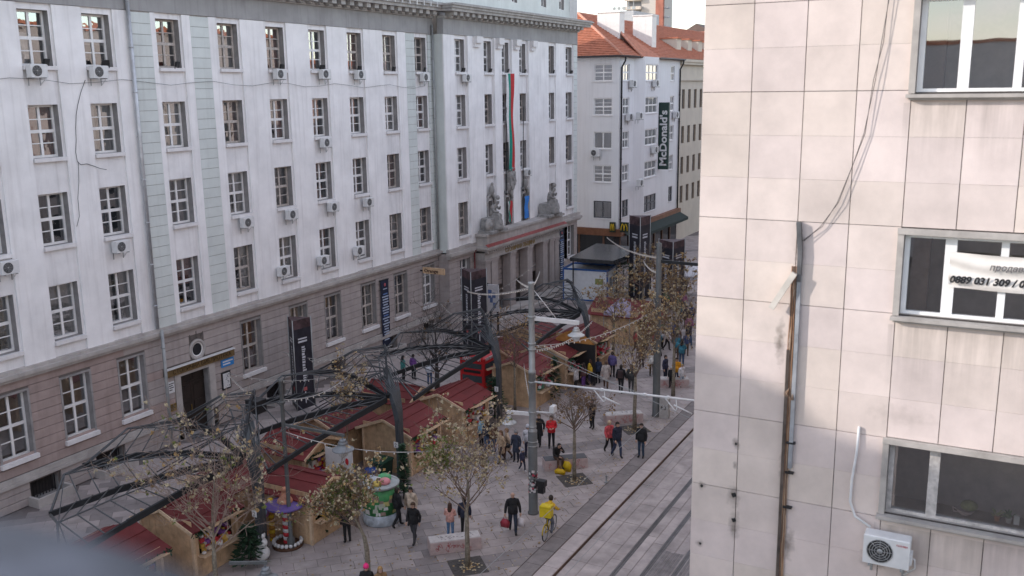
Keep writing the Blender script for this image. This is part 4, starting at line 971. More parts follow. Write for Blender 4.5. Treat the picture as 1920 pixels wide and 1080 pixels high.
# for-sale banner
ban = thing('banner', 'creased white cloth banner with a phone number across the middle window', 'banner', (.5, RY, 14.8), world=True)
b = MB(); n1, n2 = 60, 14; zA = YP(1778, 540, RY-.05).z; zB = YP(1778, 474, RY-.05).z; P = []
xA = YP(1779, 500, RY-.05).x; xB = 3.2
for j in range(n2+1):
    for i in range(n1+1):
        k = i/n1; q = j/n2; x = xA+(xB-xA)*k
        fall = .030*math.sin(13*q+5*k+2*math.sin(3*k*PI))*math.exp(-k*2.6)+.007*math.sin(9*q+17*k)
        P.append((x, RY+.035+fall, zA+(zB-zA)*q - .02*math.sin(k*PI*2)*(1 if j in (0, n2) else .6)))
b._add(P, [(j*(n1+1)+i, j*(n1+1)+i+1, (j+1)*(n1+1)+i+1, (j+1)*(n1+1)+i) for j in range(n2) for i in range(n1)], 0, True)
b.build('cloth', mat('banner_cloth', (.72,.675,.63), .85, var=.05, scale=3), ban)
b = MB(); b.box(xB-.05, xB, RY+.06, RY+.1, zA, zB); b.box(xA+.0, xA+.03, RY+.055, RY+.1, zA+.05, zB-.05); b.build('batten', M_WHITEP, ban)
bp0 = YP(1780, 523, RY+.01)
text_part('phone_number', '0889 031 309 / 088', .150, M_BLACK, ban, (bp0.x, RY+.004, bp0.z-.05), (HALF, 0, 0), .002, .007, .22)
bp1 = YP(1855, 504, RY+.01)
text_part('heading', 'продава', .13, cmat((.16,.15,.15)), ban, (bp1.x, RY+.004, bp1.z-.02), (HALF, 0, 0), .002, .003, .22)
# air conditioner, white pipe, conduits, cable
P = YP(1664, 1025, RY-.2)
ac_unit((P.x, RY-.0, P.z-.27), 0, 'white air conditioner with large fan below the lowest right hand window', .72, .50)
aco = [o for o in col.objects if o.get('label', '').startswith('white air conditioner with large fan')][0]
text_part('maker_lettering', 'TOSHIBA', .05, cmat((.5,.03,.04)), aco, (.16, -.426, .44), (HALF, 0, 0), .001)
w = MB(); w.tube([YP(1611,800,RY-.03), YP(1606,850,RY-.05), YP(1597,900,RY-.05), YP(1594,940,RY-.05), YP(1603,968,RY-.06), YP(1632,988,RY-.1)], .022, 8)
tag(w.build('insulated_pipe', M_WHITEP), 'white wrapped pipe curving down the wall to the air conditioner', 'pipe')
cx = -3.10
cd = thing('cable_conduit', 'broken grey cable conduit with exposed brown wires running down the stone wall', 'conduit', (cx, RY, 9.5), world=True)
zt = YP(1492, 416, RY-.05).z
b = MB(); b.beam((cx+.0, RY-.05, zt), (cx+.045, RY-.055, zt-.5), .075, .08, up=(0,1,0)); b.beam((cx+.045, RY-.055, zt-.5), (cx+.05, RY-.045, zt-1.0), .07, .08, up=(0,1,0)); b.build('bent_cover', mat('grey_pvc', (.10,.10,.105), .5, var=.3), cd)
b = MB(); b.box(cx+.02, cx+.085, RY-.075, RY-.002, 9.9+1.55, zt-.9); b.build('pipe', mat('light_pvc', (.30,.31,.33), .45, var=.25), cd)
b = MB(); b.box(cx-.10, cx-.045, RY-.06, RY-.002, 7, zt-2.2); b.build('channel', mat('rusty_channel', (.085,.065,.055), .6, var=.4, scale=4), cd)
lid0, lid1 = YP(1490, 512, RY-.12), YP(1446, 578, RY-.16)
b = MB(); b.beam(lid0, lid1, .095, .07, up=(0,1,0)); b.build('hanging_lid', mat('cream_pvc', (.60,.55,.49), .6), cd)
b = MB(); rnd = random.Random(3)
for k in range(9):
    x0 = cx-.075+.012*k; b.tube([(x0+rnd.uniform(-.008,.008), RY-.02-rnd.random()*.03, zt-.75-i*(6/14.)) for i in range(15)], .0095, 5, k % 3)
for k in range(6): b.tube([(cx-.02, RY-.05, 12.9), (cx-.05-rnd.random()*.06, RY-.1, 12.85-rnd.random()*.1), (cx+.02+rnd.random()*.05, RY-.09, 12.7), (cx+.03, RY-.04, 12.9+rnd.random()*.1)], .005, 4, k % 3)
b.build('wires', [cmat((.30,.16,.09)), cmat((.15,.10,.075)), cmat((.42,.30,.21))], cd)
for z in (11.9, 11.35, 10.7): c = MB(); c.box(cx-.03, cx+.12, RY-.085, RY-.002, z, z+.03); c.build('clip', M_BLACK, cd)
w = MB()
for d in (0, .022):
    pts = [YP(u, v, RY-.04-d) for u, v in ((1668,-20),(1655,80),(1640,150),(1620,250),(1600,310),(1570,380),(1540,425),(1506,452))]
    w.tube([p + Vector((.018*math.sin(i*2.5+d*90), 0, 0)) for i, p in enumerate(pts)], .005, 5)
tag(w.build('hanging_cable', M_BLACK), 'twisted dark cable hanging in a curve down the stone wall', 'cable')
for u, v, s, nm in ((1376,928,.05,'large ragged drilled hole with soot in the stone wall'),(1376,975,.045,'sooty hole low on the vertical joint of the stone wall'),(1380,832,.025,'small double hole on the vertical joint of the stone wall'),(1316,911,.03,'small dark hole near the left edge, on the horizontal joint'),(1313,1019,.025,'lowest small hole near the left edge of the stone wall')):
    p = YP(u, v, RY); b = MB(); n_ = 10; rnd = random.Random(u)
    b._add([(p.x+s*rnd.uniform(.6,1.2)*math.cos(2*PI*i/n_), RY-.006, p.z+s*rnd.uniform(.6,1.3)*math.sin(2*PI*i/n_)) for i in range(n_)] + [(p.x+s*.5*math.cos(2*PI*i/n_), RY+.02, p.z+s*.5*math.sin(2*PI*i/n_)) for i in range(n_)], [tuple(range(n_))[::-1]] + [(i, (i+1) % n_, n_+(i+1) % n_, n_+i) for i in range(n_)])
    tag(b.build('wall_hole', M_BLACK), nm, 'hole')
# things on the inner sill of the lowest window
zs = WIN[2][0]+.065
b = MB(); b.box(WXL, WXR-.1, RY+.2, RY+.62, zs-.04, zs-.002); b.build('inner_sill', mat('inner_sill_board', (.20,.15,.12), .6), rb)
p = YP(1808, 975, RY+.35)
fb = thing('fruit_bowl', 'patterned china bowl holding a melon behind the lowest window', 'bowl', (p.x, RY+.34, zs), world=True)
b = MB(); b.lathe([(.05,0),(.10,.03),(.14,.09),(.145,.10),(.13,.095),(.06,.03)], (p.x, RY+.34, zs), 20); b.tube([(p.x-.13,RY+.34,zs+.08),(p.x-.19,RY+.34,zs+.10),(p.x-.17,RY+.34,zs+.03),(p.x-.10,RY+.34,zs+.03)], .012, 6); b.build('bowl', mat('pink_china', (.62,.48,.46), .3, var=.3, scale=40), fb)
b = MB(); b.ball((p.x+.05, RY+.36, zs+.16), .11, 14, 0, (1.25,1,.85)); b.build('melon', mat('melon_rind', (.20,.22,.07), .5, var=.3, scale=9), fb)
for u, lab, cp, cl in ((1868,'small orange plant pot behind the lowest window', (.5,.20,.07), (.45,.45,.22)), (1890,'white plant pot with green leaves behind the lowest window', (.62,.62,.6), (.10,.22,.06))):
    p = YP(u, 985, RY+.35); t = thing('plant_pot', lab, 'plant pot', (p.x, RY+.32, zs), world=True)
    b = MB(); b.lathe([(.035,0),(.05,.08),(.053,.085),(.04,.08)], (p.x, RY+.32, zs), 12); b.build('pot', cmat(cp, .6), t)
    b = MB(); rnd = random.Random(u)
    for k in range(26): a = rnd.random()*6.28; r = .03+rnd.random()*.06; h = .08+rnd.random()*.1; c = Vector((p.x+r*math.cos(a), RY+.32+r*math.sin(a), zs+h)); d = Vector((math.cos(a), math.sin(a), .6))*.035; e = d.cross(Vector((0,0,1))).normalized()*.014; b.quad(Vector((p.x,RY+.32,zs+.07)), c-e, c+d, c+e)
    b.build('leaves', cmat(cl, .7), t)
p = YP(1905, 985, RY+.35); b = MB(); b.bbox(p.x-.04, p.x+.04, RY+.29, RY+.35, zs, zs+.15, .005); tag(b.build('small_box', M_WHITEP), 'small white box on the inner sill of the lowest window', 'box')
# ================================================================== STREET FURNITURE
random.seed(31)
def lantern(parent, P, s=1.0, m=None):
    """bell shaped hanging street lantern; P = hanging point"""
    m = m or M_STEELG; l = link('lantern', None, parent, P) if parent.name not in WORLD else link('lantern', None, parent, P)
    b = MB(); b.tube([(0,0,0),(0,0,-.14*s)], .02*s, 6); b.lathe([(.03,-.12),(.13,-.14),(.15,-.22),(.14,-.23),(.19,-.26),(.20,-.33),(.19,-.34),(.26,-.42),(.38,-.52),(.46,-.56),(.46,-.59),(.34,-.58),(.1,-.5)], (0,0,0), 20)
    for i, v in enumerate(b.v): b.v[i] = (v[0]*s, v[1]*s, v[2]*s) if i >= 12 else v
    b.build('shade', m, l)
    b = MB(); b.lathe([(.23,-.58),(.22,-.66),(.17,-.84),(.05,-.92)], (0,0,0), 14)
    b.v = [(x*s, y*s, z*s) for x, y, z in b.v]; b.build('globe', mat('frosted_globe', (.62,.62,.62), .25, var=.04), l)
    return l
# main tram pole
MP = GP(1000, 962)
mp = thing('tram_pole', 'tall grey and dark tram pole with two lanterns and a camera in mid pavement', 'pole', (MP.x, MP.y, 0), world=True)
b = MB(); b.lathe([(.24,0),(.24,.06),(.20,.08),(.20,3.72)], (MP.x, MP.y, 0), 20); b.build('lower_shaft', M_POLED, mp)
b = MB(); b.lathe([(.20,3.72),(.20,3.78),(.155,3.85),(.15,6.3),(.165,6.3),(.165,6.42),(.135,6.45),(.12,10.1),(.135,10.12),(.135,10.2),(.02,10.22)], (MP.x, MP.y, 0), 20); b.build('upper_shaft', M_STEELG, mp)
for z in (3.95, 5.93, 7.35, 7.6, 4.6, 8.75, 3.3, 3.1): b = MB(); b.lathe([(.17,-.035),(.17,.035)] if z > 3.8 else [(.21,-.03),(.21,.03)], (MP.x, MP.y, z), 16); b.build('clamp_band', M_STEELG, mp)
st_ = MB(); rnd = random.Random(2)
for k in range(46):
    a = rnd.uniform(-2.4, .2); z = rnd.uniform(1.0, 2.0); r = .2035; w = rnd.uniform(.05, .13); h = rnd.uniform(.05, .12)
    st_._add([(MP.x+(r+.001*(k%4))*math.cos(a+t*w/r), MP.y+(r+.001*(k%4))*math.sin(a+t*w/r), z+q*h) for q in (-.5,.5) for t in (-.5,0,.5)], [(0,1,4,3),(1,2,5,4)], k % 4)
tag(st_.build('stickers', [M_WHITEP, cmat((.45,.06,.10)), M_BLACK, cmat((.6,.55,.55))], mp), kind='stuff')
RDIR = Vector((_R.x, _R.y, 0)).normalized()
q0, q1 = Vector((MP.x, MP.y, 8.72)), YP(1090, 604, MP.y)   # upper lamp arm
e1 = Vector((MP.x, MP.y, 8.65)) + RDIR*1.85; e1.z = 8.45
b = MB(); b.beam((MP.x, MP.y, 8.68), e1 + RDIR*.12, .10, .17); b.tube([(MP.x, MP.y, 10.0), e1 - RDIR*.75 + Vector((0,0,.1))], .018, 5); b.build('lamp_arm', M_WHITEP, mp)
lantern(mp, e1 - Vector((0,0,.08)), .78, mat('pale_lantern', (.45,.46,.46), .4, metal=.3))
e2 = Vector((MP.x, MP.y, 4.55)) - RDIR*1.0; e2.z = 4.62
b = MB(); b.beam((MP.x, MP.y, 4.5), e2 - RDIR*.1, .09, .15); b.build('lamp_arm', M_WHITEP, mp)
lantern(mp, e2 - Vector((0,0,.07)), .72, MATS['pale_lantern'])
e3 = Vector((MP.x, MP.y, 4.62)) + RDIR*.95; e3.z = 4.53
b = MB(); b.tube([(MP.x, MP.y, 4.62), e3], .035, 8); b.build('camera_arm', M_WHITEP, mp)
cmr = MB(); cmr.bbox(-.10, .10, -.16, .16, 0, .30, .03); cmr.build('camera_housing', M_WHITEP, mp, e3 + Vector((-.08,0,.04)))
b = MB(); b.box(MP.x+.24, MP.x+.62, MP.y-.2, MP.y+.1, 1.35, 1.62); b.box(MP.x+.3, MP.x+.56, MP.y-.17, MP.y+.07, 1.05, 1.345); b.build('control_box', M_BLACK, mp)
# catenary bracket with registration arms
cb = thing('catenary_bracket', 'white horizontal tram wire bracket with hooked arms reaching right from the main pole', 'tram bracket', (MP.x, MP.y, 5.9), world=True)
ce = YP(1297, 750, MP.y); ce2 = Vector((MP.x+9.6, MP.y, 5.95+(ce.z-5.95)*9.6/(ce.x-MP.x)))
def cbp(k, dz=0): return Vector((MP.x, MP.y, 5.95)).lerp(ce2, k) + Vector((0, -.02, dz))
b = MB(); b.tube([cbp(0), cbp(1)], .045, 8); b.build('tube', M_WHITEP, cb)
for u0, u1 in ((1112, 1163), (1246, 1299)):
    k0 = (YP(u0, 730, MP.y).x-MP.x)/9.6; k1 = (YP(u1, 740, MP.y).x-MP.x)/9.6
    b = MB(); b.tube([cbp(k0), cbp(k0+(k1-k0)*.35, -.45), cbp(k0+(k1-k0)*.42, -.5), cbp(k0+(k1-k0)*.46, -.42), cbp(k0+(k1-k0)*.42)], .022, 6); b.tube([cbp(k0+(k1-k0)*.35, -.28), cbp(k1, -.55)], .03, 6); b.build('registration_arm', M_WHITEP, cb)
for k in (.33, .52, .62, .78, .9):
    b = MB(); b.lathe([(.06,-.05),(.085,-.02),(.05,0),(.085,.03),(.06,.06)], (0,0,0), 8); b.build('insulator', M_WHITEP, cb, cbp(k))
def wire(name, label, pts, r=.012, m=None, cat='wire', sag=0, n=16):
    p0, p1 = Vector(pts[0]), Vector(pts[-1]); L = []
    for i in range(n+1):
        k = i/n; p = p0.lerp(p1, k); p.z -= sag*4*k*(1-k); L.append(p)
    w = MB(); w.tube(L, r, 4); return tag(w.build(name, m or M_WHITEP), label, cat)
for i, x in enumerate((-11.7, -9.65)):
    wire('contact_wire', f'{["left", "right"][i]} tram contact wire running along above the rails', [(x, 5, 5.35), (x, 34, 5.33), (x, 110, 5.35)], .008, M_STEELG)
wire('span_wire', 'upper of the two thin wires slanting right from the main pole', [(MP.x, MP.y, 7.6), YP(1330, 800, MP.y-.3)], .010, M_STEELG, sag=.05)
wire('span_wire', 'lower of the two thin wires slanting right from the main pole', [(MP.x, MP.y, 7.3), cbp(.52)], .010, M_STEELG, sag=.05)
# second tram pole
P2_ = GP(1230, 780)
p2 = thing('tram_pole', 'slimmer dark grey tram pole behind the trees near the stone building edge', 'pole', (P2_.x, P2_.y, 0), world=True)
b = MB(); b.lathe([(.24,0),(.24,.05),(.21,.07),(.20,4.6),(.17,4.65),(.14,9.75),(.02,9.8)], (P2_.x, P2_.y, 0), 16); b.build('shaft', MATS['dark_pole_paint'], p2)
b = MB(); b.beam((P2_.x, P2_.y, 8.78), (P2_.x+4.5, P2_.y, 8.72), .1, .16); b.build('arm', M_STEELD, p2)
b = MB(); b.bbox(P2_.x+.25, P2_.x+.75, P2_.y-.2, P2_.y+.2, 0, 1.15, .02); cbx = tag(b.build('signal_cabinet', cmat((.40,.38,.36))), 'pale square cabinet beside the second tram pole', 'cabinet')
text_part('mark', '63', .35, M_BLACK, cbx, (P2_.x+.32, P2_.y-.203, .5), (HALF, 0, 0), .002)
# lamp posts at the left
LP = GP(547, 1030)
lp = thing('lamp_post', 'slim dark grey lamp post with a large bell lantern by the candy kiosk', 'street lamp', (LP.x, LP.y, 0), world=True)
b = MB(); b.lathe([(.16,0),(.16,.5),(.085,.55),(.075,7.0),(.09,7.02),(.09,7.12),(.01,7.14)], (LP.x, LP.y, 0), 14); b.build('shaft', M_POLED, lp)
lt = YP(642, 818, LP.y+.2)
arm = Vector((LP.x, LP.y, lt.z+.1))
b = MB(); b.beam(arm, lt + Vector((.1,0,.05)), .06, .1); b.build('arm', M_POLED, lp)
lantern(lp, lt, .92, mat('slate_lantern', (.20,.215,.23), .45, metal=.2))
b = MB(); b.lathe([(.12,-.05),(.12,.05)], (LP.x, LP.y, 6.2), 10); b.build('band', M_POLED, lp)
p5 = GP(497, 1078); lp2 = thing('lamp_post', 'short lamp post whose bell lantern shows at the bottom edge left of centre', 'street lamp', (p5.x-1.0, p5.y-2.2, 0), world=True)
lt = GP(497, 1058, 4.6)
b = MB(); b.lathe([(.12,0),(.12,.4),(.07,.45),(.06,4.7)], (lt.x-.9, lt.y-.5, 0), 12); b.build('shaft', M_POLED, lp2); lp2.location = (lt.x-.9, lt.y-.5, 0)
b = MB(); b.beam((lt.x-.9, lt.y-.5, 4.66), lt + Vector((.06,.03,.06)), .06, .09); b.build('arm', M_POLED, lp2); lantern(lp2, lt, .8, MATS['slate_lantern'])
# stone benches at 42 degrees
def bench(P, Q, label, dark=False, top=None):
    P = Vector((P.x, P.y, 0)); Q = Vector((Q.x, Q.y, 0)); d = (Q-P); L = d.length; rz = math.atan2(d.y, d.x)
    t = thing('stone_bench', label, 'bench', P, rz, 'stone benches along the tram line')
    b = MB(); b.bbox(0, L, 0, .62, 0, .50, .015, 0); b.build('block', mat('graffiti_bench_dark' if dark else 'graffiti_bench', (.46,.36,.345), .8, var=.10, scale=5), t)
    b = MB(); b.bbox(.02, L-.02, .02, .60, .502, .53, .008); b.build('seat_top', cmat((.10,.10,.105)) if dark else mat('bench_top', (.50,.47,.455), .75, var=.14, scale=7), t)
    gf = MB(); rnd = random.Random(int(P.x*100))
    for k in range(16):
        x = .15+rnd.random()*(L-.5); z = .08+rnd.random()*.28
        pts = [(x, -.004, z)]
        for q in range(5): x += rnd.uniform(-.06, .10); z = min(.46, max(.05, z+rnd.uniform(-.12, .12))); pts.append((min(x, L-.05), -.004, z))
        gf.tube(pts, .011, 4)
    tag(gf.build('graffiti', cmat((.42,.13,.13)), t), kind='stuff')
    if not dark:
        gf = MB()
        for k in range(22): x = .2+rnd.random()*(L-.5); y = .08+rnd.random()*.4; gf.box(x, x+rnd.uniform(.03,.1), y, y+rnd.uniform(.02,.05), .53, .532)
        tag(gf.build('marks', cmat((.15,.14,.14)), t), kind='stuff')
    return t
bench(GP(807,1042), GP(903,1029), 'pale stone bench with graffiti beside the nearest tree pit')
bench2 = bench(GP(1022,884), GP(1102,877), 'stone bench with a dark top and a seated person', True)
bench(GP(1137,797), GP(1206,792), 'pale stone bench in front of the third tree')
bench(GP(1236,727), GP(1292,727), 'pink stone bench beyond the second tram pole')
# small bollard
p = GP(1137, 905); b = MB(); b.lathe([(.09,0),(.09,.04),(.045,.05),(.045,.30),(.055,.31),(.05,.36),(.01,.38)], (p.x, p.y, 0), 12); tag(b.build('bollard', M_STEELG), 'small grey bollard on the pavement near the tactile strip', 'bollard')
# tree pits
def pit(c, label, s=1.35, rz=PI/4):
    t = thing('tree_pit', label, 'tree pit', (c.x, c.y, 0), rz, 'tree pits')
    b = MB(); b.box(-s/2, s/2, -s/2, s/2, -.03, .010); b.build('grate', M_SOIL, t)
    b = MB()
    for k in range(18): a = 2*PI*k/18; b.beam((.22*math.cos(a), .22*math.sin(a), .013), (.48*math.cos(a), .48*math.sin(a), .013), .02, .01)
    b.build('slots', M_BLACK, t)
    b = MB(); rnd = random.Random(int(c.y*10))
    for k in range(50):
        a = rnd.random()*6.28; r = .1+rnd.random()*.45; x, y = r*math.cos(a), r*math.sin(a); q = rnd.random()*3; d = .05
        b._add([(x+d*math.cos(q), y+d*math.sin(q), .02), (x-d*math.sin(q), y+d*math.cos(q), .03), (x-d*math.cos(q), y-d*math.sin(q), .02), (x+d*math.sin(q), y-d*math.cos(q), .028)], [(0,1,2,3)], k % 2)
    tag(b.build('fallen_leaves', [M_LEAFC, M_LEAFY], t), kind='stuff')

# ------------------------------------------------------------------ trees
def tree(base, label, H, trunk_h, r0, spread, leaves, lm, seed, bark=None, twig=None, lean=(0,0), leafsize=.11, bias=None, dense=1.0, forks=7, clump=None, pitlabel=None, cr=2.0):
    rnd = random.Random(seed); bark = bark or M_BARK; twig = twig or M_TWIG
    t = thing('plane_tree', label, 'tree', (base.x, base.y, 0), 0, 'plane trees along the pavement')
    tr = MB(); ends = []
    def limb(p, d, L, r, depth):
        n = 4; pts = [p.copy()]; rad = [r]
        for i in range(n):
            d = (d + Vector((rnd.uniform(-.16,.16), rnd.uniform(-.16,.16), rnd.uniform(-.02,.14)))).normalized()
            p = p + d*(L/n); pts.append(p.copy()); rad.append(max(.009, r*(1-.16*(i+1))))
            if depth < 4 and i >= 1 or (depth == 0):
                for _ in range(2 if depth < 2 else 1):
                    if rnd.random() < .85*dense:
                        a = d.orthogonal().normalized(); a.rotate(Matrix.Rotation(rnd.random()*6.28, 3, d))
                        nd = (d*.75 + a*rnd.uniform(.5, .9) + Vector((0,0,.15))).normalized()
                        limb(p.copy(), nd, L*rnd.uniform(.45, .68), rad[-1]*.62, depth+1)
            if depth >= 1: ends.append((p.copy(), depth))
        tr.tube(pts, rad, 7 if depth == 0 else (5 if depth < 2 else 3), 0 if depth == 0 else 1, cap=False)
    top = Vector((lean[0], lean[1], trunk_h)); tp = [Vector((0,0,-.05)), Vector((lean[0]*.3+rnd.uniform(-.03,.03), lean[1]*.3, trunk_h*.35)), Vector((lean[0]*.7, lean[1]*.7+rnd.uniform(-.03,.03), trunk_h*.7)), top]
    tr.tube(tp, [r0*1.25, r0, r0*.92, r0*.85], 10, 0)
    limb(top.copy(), Vector((0,0,1)), (H-trunk_h)*.92, r0*.8, 0)
    for k in range(forks):
        a = 6.283*k/forks + rnd.uniform(-.3,.3); el = rnd.uniform(.55, 1.15)
        zf = trunk_h*rnd.uniform(.86, 1.0)+(H-trunk_h)*rnd.random()*.35
        d = Vector((math.cos(a)*spread, math.sin(a)*spread, el)).normalized()
        if bias: d = (d + Vector(bias)*.5).normalized()
        limb(Vector((lean[0], lean[1], zf)), d, (H-trunk_h)*rnd.uniform(.5, .72), r0*.48, 1)
    zs_ = sorted(e[0].z for e in ends); zq = zs_[int(len(zs_)*.985)]; rs_ = sorted((e[0].xy-Vector(lean)).length for e in ends); rq = rs_[int(len(rs_)*.93)]
    kz = (H-trunk_h)/(zq-trunk_h); kr = cr/rq
    def fit(v):
        z = v[2]
        if z <= trunk_h*.9: return Vector(v)
        w = min(1, (z-trunk_h*.9)/.6); k = 1+(kr-1)*w; cx_ = Vector(bias)*cr*.45*min(1, (z-trunk_h*.9)/1.5) if bias else Vector((0,0,0))
        return Vector((lean[0]+(v[0]-lean[0])*k+cx_.x, lean[1]+(v[1]-lean[1])*k+cx_.y, trunk_h*.9+(z-trunk_h*.9)*kz))
    tr.v = [tuple(fit(v)) for v in tr.v]; ends = [(fit(p), d) for p, d in ends]
    tr.build('trunk', [bark, twig], t)
    lf = MB()
    pool = [e for e in ends if e[1] >= 2] or ends
    for k in range(leaves):
        p, dp = rnd.choice(pool)
        if clump and rnd.random() < clump[2]:
            near = [q for q in rnd.sample(pool, min(12, len(pool)))]; p = min(near, key=lambda q: (q[0]-clump[0]).length)[0]
            p = p.lerp(clump[0], rnd.random()*.45)
        c = p + Vector((rnd.gauss(0,.065), rnd.gauss(0,.065), rnd.gauss(-.06,.07)))
        m0 = rnd.choices(range(len(lm)), [w for _, w in lm])[0]
        if clump and (c-clump[0]).length < clump[1] and rnd.random() < .8: m0 = clump[3]
        for q in range(3):           # a few curled leaves hang together
            cc = c + Vector((rnd.gauss(0,.05), rnd.gauss(0,.05), rnd.gauss(-.02,.05)))
            s = leafsize*rnd.uniform(.4, .95); x = Vector((rnd.gauss(0,1), rnd.gauss(0,1), rnd.gauss(-.6,.7))).normalized(); y = x.cross(Vector((rnd.gauss(0,1), rnd.gauss(0,1), rnd.gauss(0,1)))).normalized(); z = x.cross(y)*rnd.uniform(.2,.8)*s
            m = m0 if rnd.random() < .7 else rnd.choices(range(len(lm)), [w for _, w in lm])[0]
            lf._add([cc-x*s, cc-y*s*.55+z, cc+x*s*.15-y*s*.9, cc+x*s*.95, cc+y*s*.9+x*s*.15, cc+y*s*.55+z-x*s*.1], [(0,1,2,3),(0,3,4,5)], m)
    tag(lf.build('crown', [m for m, _ in lm], t), None)
    if pitlabel: pit(base, pitlabel)
    return t
CR, OC, BR, GN = (M_LEAFC, 5), (M_LEAFY, 2), (M_LEAFB, 1), (M_LEAFG, 1)
T1 = GP(877, 1062)
tree(T1, 'young plane tree with pale dry leaves and a green clump, beside the nearest bench', 6.6, 2.35, .095, .62, 700, [(M_LEAFC, 6), (M_LEAFY, 1.2), (M_LEAFB, .8), (M_LEAFG, .6)], 5, leafsize=.08, forks=8, clump=(Vector((-1.2, -.55, 4.8)), 1.05, .30, 3), pitlabel='square dark tree pit at the foot of the nearest plane tree', cr=1.9)
tree(GP(1077, 900), 'nearly bare slender tree beside the seated person', 5.5, 2.4, .085, .60, 190, [(M_LEAFB, 3), (M_LEAFY, 1)], 9, leafsize=.07, forks=9, pitlabel='dark tree pit behind the seated person', cr=1.7)
tree(GP(1190, 805), 'golden leaved tree in front of the third bench', 7.2, 3.0, .10, .8, 520, [(M_LEAFY, 4), (M_LEAFC, 5), (M_LEAFB, 2.2), (M_LEAFG, .2)], 14, leafsize=.088, forks=10, pitlabel='tree pit with grass at the foot of the golden tree', cr=2.0)
tree(GP(690, 1092), 'brown and olive leaved tree at the bottom edge, its crown hiding the kiosk corner', 5.0, 1.9, .10, .75, 1600, [(M_LEAFC, 3), (M_LEAFB, 2.2), (M_LEAFG, 1.0), (M_LEAFY, 1.5)], 23, leafsize=.09, forks=9, bias=(-.75, .05, 0), clump=(Vector((-1.25, .1, 3.0)), .9, .6, 2), cr=1.6)
tree(GP(408, 1112), 'bare twiggy tree with a few pale leaves in front of the left kiosk', 7.3, 1.8, .09, .62, 210, [(M_LEAFC, 5), (M_LEAFG, 1.2), (M_LEAFY, 1)], 31, twig=mat('pale_twig', (.30,.225,.185), .9, var=.2), leafsize=.10, forks=11, dense=1.12, cr=3.0)
tree(GP(655, 905), 'thin twiggy sapling with a few cream leaves left of the canopy post', 6.6, 2.2, .05, .5, 230, [(M_LEAFC, 4), (M_LEAFY, 2)], 37, leafsize=.08, forks=6, cr=1.0)
tree(GP(822, 785), 'dark bare tree with thick trunk rising between the kiosk roofs', 6.9, 2.8, .17, .8, 30, [(M_LEAFB, 1)], 41, bark=M_BARKD, twig=M_BARKD, forks=6, leafsize=.07, cr=2.1)
tree(GP(966, 772), 'thin bare tree in front of the orange kiosk wall', 6.2, 2.8, .075, .55, 200, [(M_LEAFB, 3), (M_LEAFY, 1)], 47, twig=M_TWIG, forks=8, leafsize=.07, cr=1.5)
tree(GP(1262, 742), 'ochre leaved tree close to the stone building edge', 6.8, 2.9, .10, .75, 300, [(M_LEAFY, 4), (M_LEAFC, 5), (M_LEAFB, 2)], 53, leafsize=.09, forks=9, cr=1.6)
tree(GP(1150, 668), 'distant golden tree above the market crowd', 6.0, 2.4, .10, .85, 300, [(M_LEAFY, 4), (M_LEAFC, 5), (M_LEAFB, 2)], 59, leafsize=.10, forks=9, cr=1.9)
tree(GP(1262, 640), 'distant brown tree by the right edge of the street', 6.4, 2.6, .10, .8, 300, [(M_LEAFY, 3), (M_LEAFC, 4), (M_LEAFB, 3)], 61, leafsize=.11, forks=9, cr=1.8)
tree(GP(1205, 600), 'farthest yellowing tree below the vertical sign', 6.2, 2.6, .10, .8, 260, [(M_LEAFY, 3), (M_LEAFC, 4), (M_LEAFB, 2)], 67, leafsize=.12, forks=8, cr=2.0)
lit = MB(); rnd = random.Random(71)
for k in range(900):
    tb = rnd.choice((T1, GP(1077,900), GP(1190,805), GP(690,1092), GP(900,960)))
    x, y = tb.x+rnd.gauss(0,2.6), tb.y+rnd.gauss(0,2.6)
    if x > -15.6: x = -15.6-rnd.random()*.8
    a = rnd.random()*6.28; d = rnd.uniform(.03,.065); q = rnd.uniform(.004,.03)
    lit._add([(x+d*math.cos(a), y+d*math.sin(a), .008), (x-d*.7*math.sin(a), y+d*.7*math.cos(a), .008+q), (x-d*math.cos(a), y-d*math.sin(a), .008), (x+d*.7*math.sin(a), y-d*.7*math.cos(a), .008+q)], [(0,1,2,3)], k % 3)
tag(lit.build('leaf_litter', [M_LEAFC, M_LEAFY, M_LEAFB]), 'dry leaves scattered over the pavement under the trees', 'leaves', kind='stuff')
# evergreens
def fir(P, label, h, r, seed, z0=0.):
    rnd = random.Random(seed); t = thing('fir_bush', label, 'bush', (P.x, P.y, z0), 0, 'evergreen decorations')
    b = MB(); b.tube([(0,0,0),(0,0,h*.9)], [.05,.02], 6); b.build('stem', M_BARKD, t)
    b = MB()
    for k in range(520):
        q = rnd.random()**.8; z = h*(.08+.92*q); rr = r*(1-q*.75)*math.sqrt(rnd.random()); a = rnd.random()*6.28
        c = Vector((rr*math.cos(a), rr*math.sin(a), z)); d = (Vector((math.cos(a), math.sin(a), rnd.uniform(-.3,.4)))).normalized()*.16; e = d.cross(Vector((rnd.random()-.5, rnd.random()-.5, 1))).normalized()*.05
        b._add([c-d, c-e, c+d, c+e], [(0,1,2,3)], 0 if rnd.random() < .9 else 1)
    b.build('foliage', [M_FIR, mat('fir_light', (.06,.12,.05), .8, var=.3)], t)
fir(GP(928, 785), 'dark green fir in front of the red bus kiosk', 2.4, .95, 1)
fir(GP(470, 1055), 'green fir branches round the foot of the left canopy post', 1.6, .8, 2)
fir(GP(758, 935), 'fir branches tied to the middle canopy post', 2.6, .35, 3)
fir(GP(1040, 748), 'fir garland bush at the corner of the toy kiosk', 2.6, .5, 4)
fir(GP(1168, 560), 'large green bush behind the maroon roofed stall', 3.2, 1.9, 5)
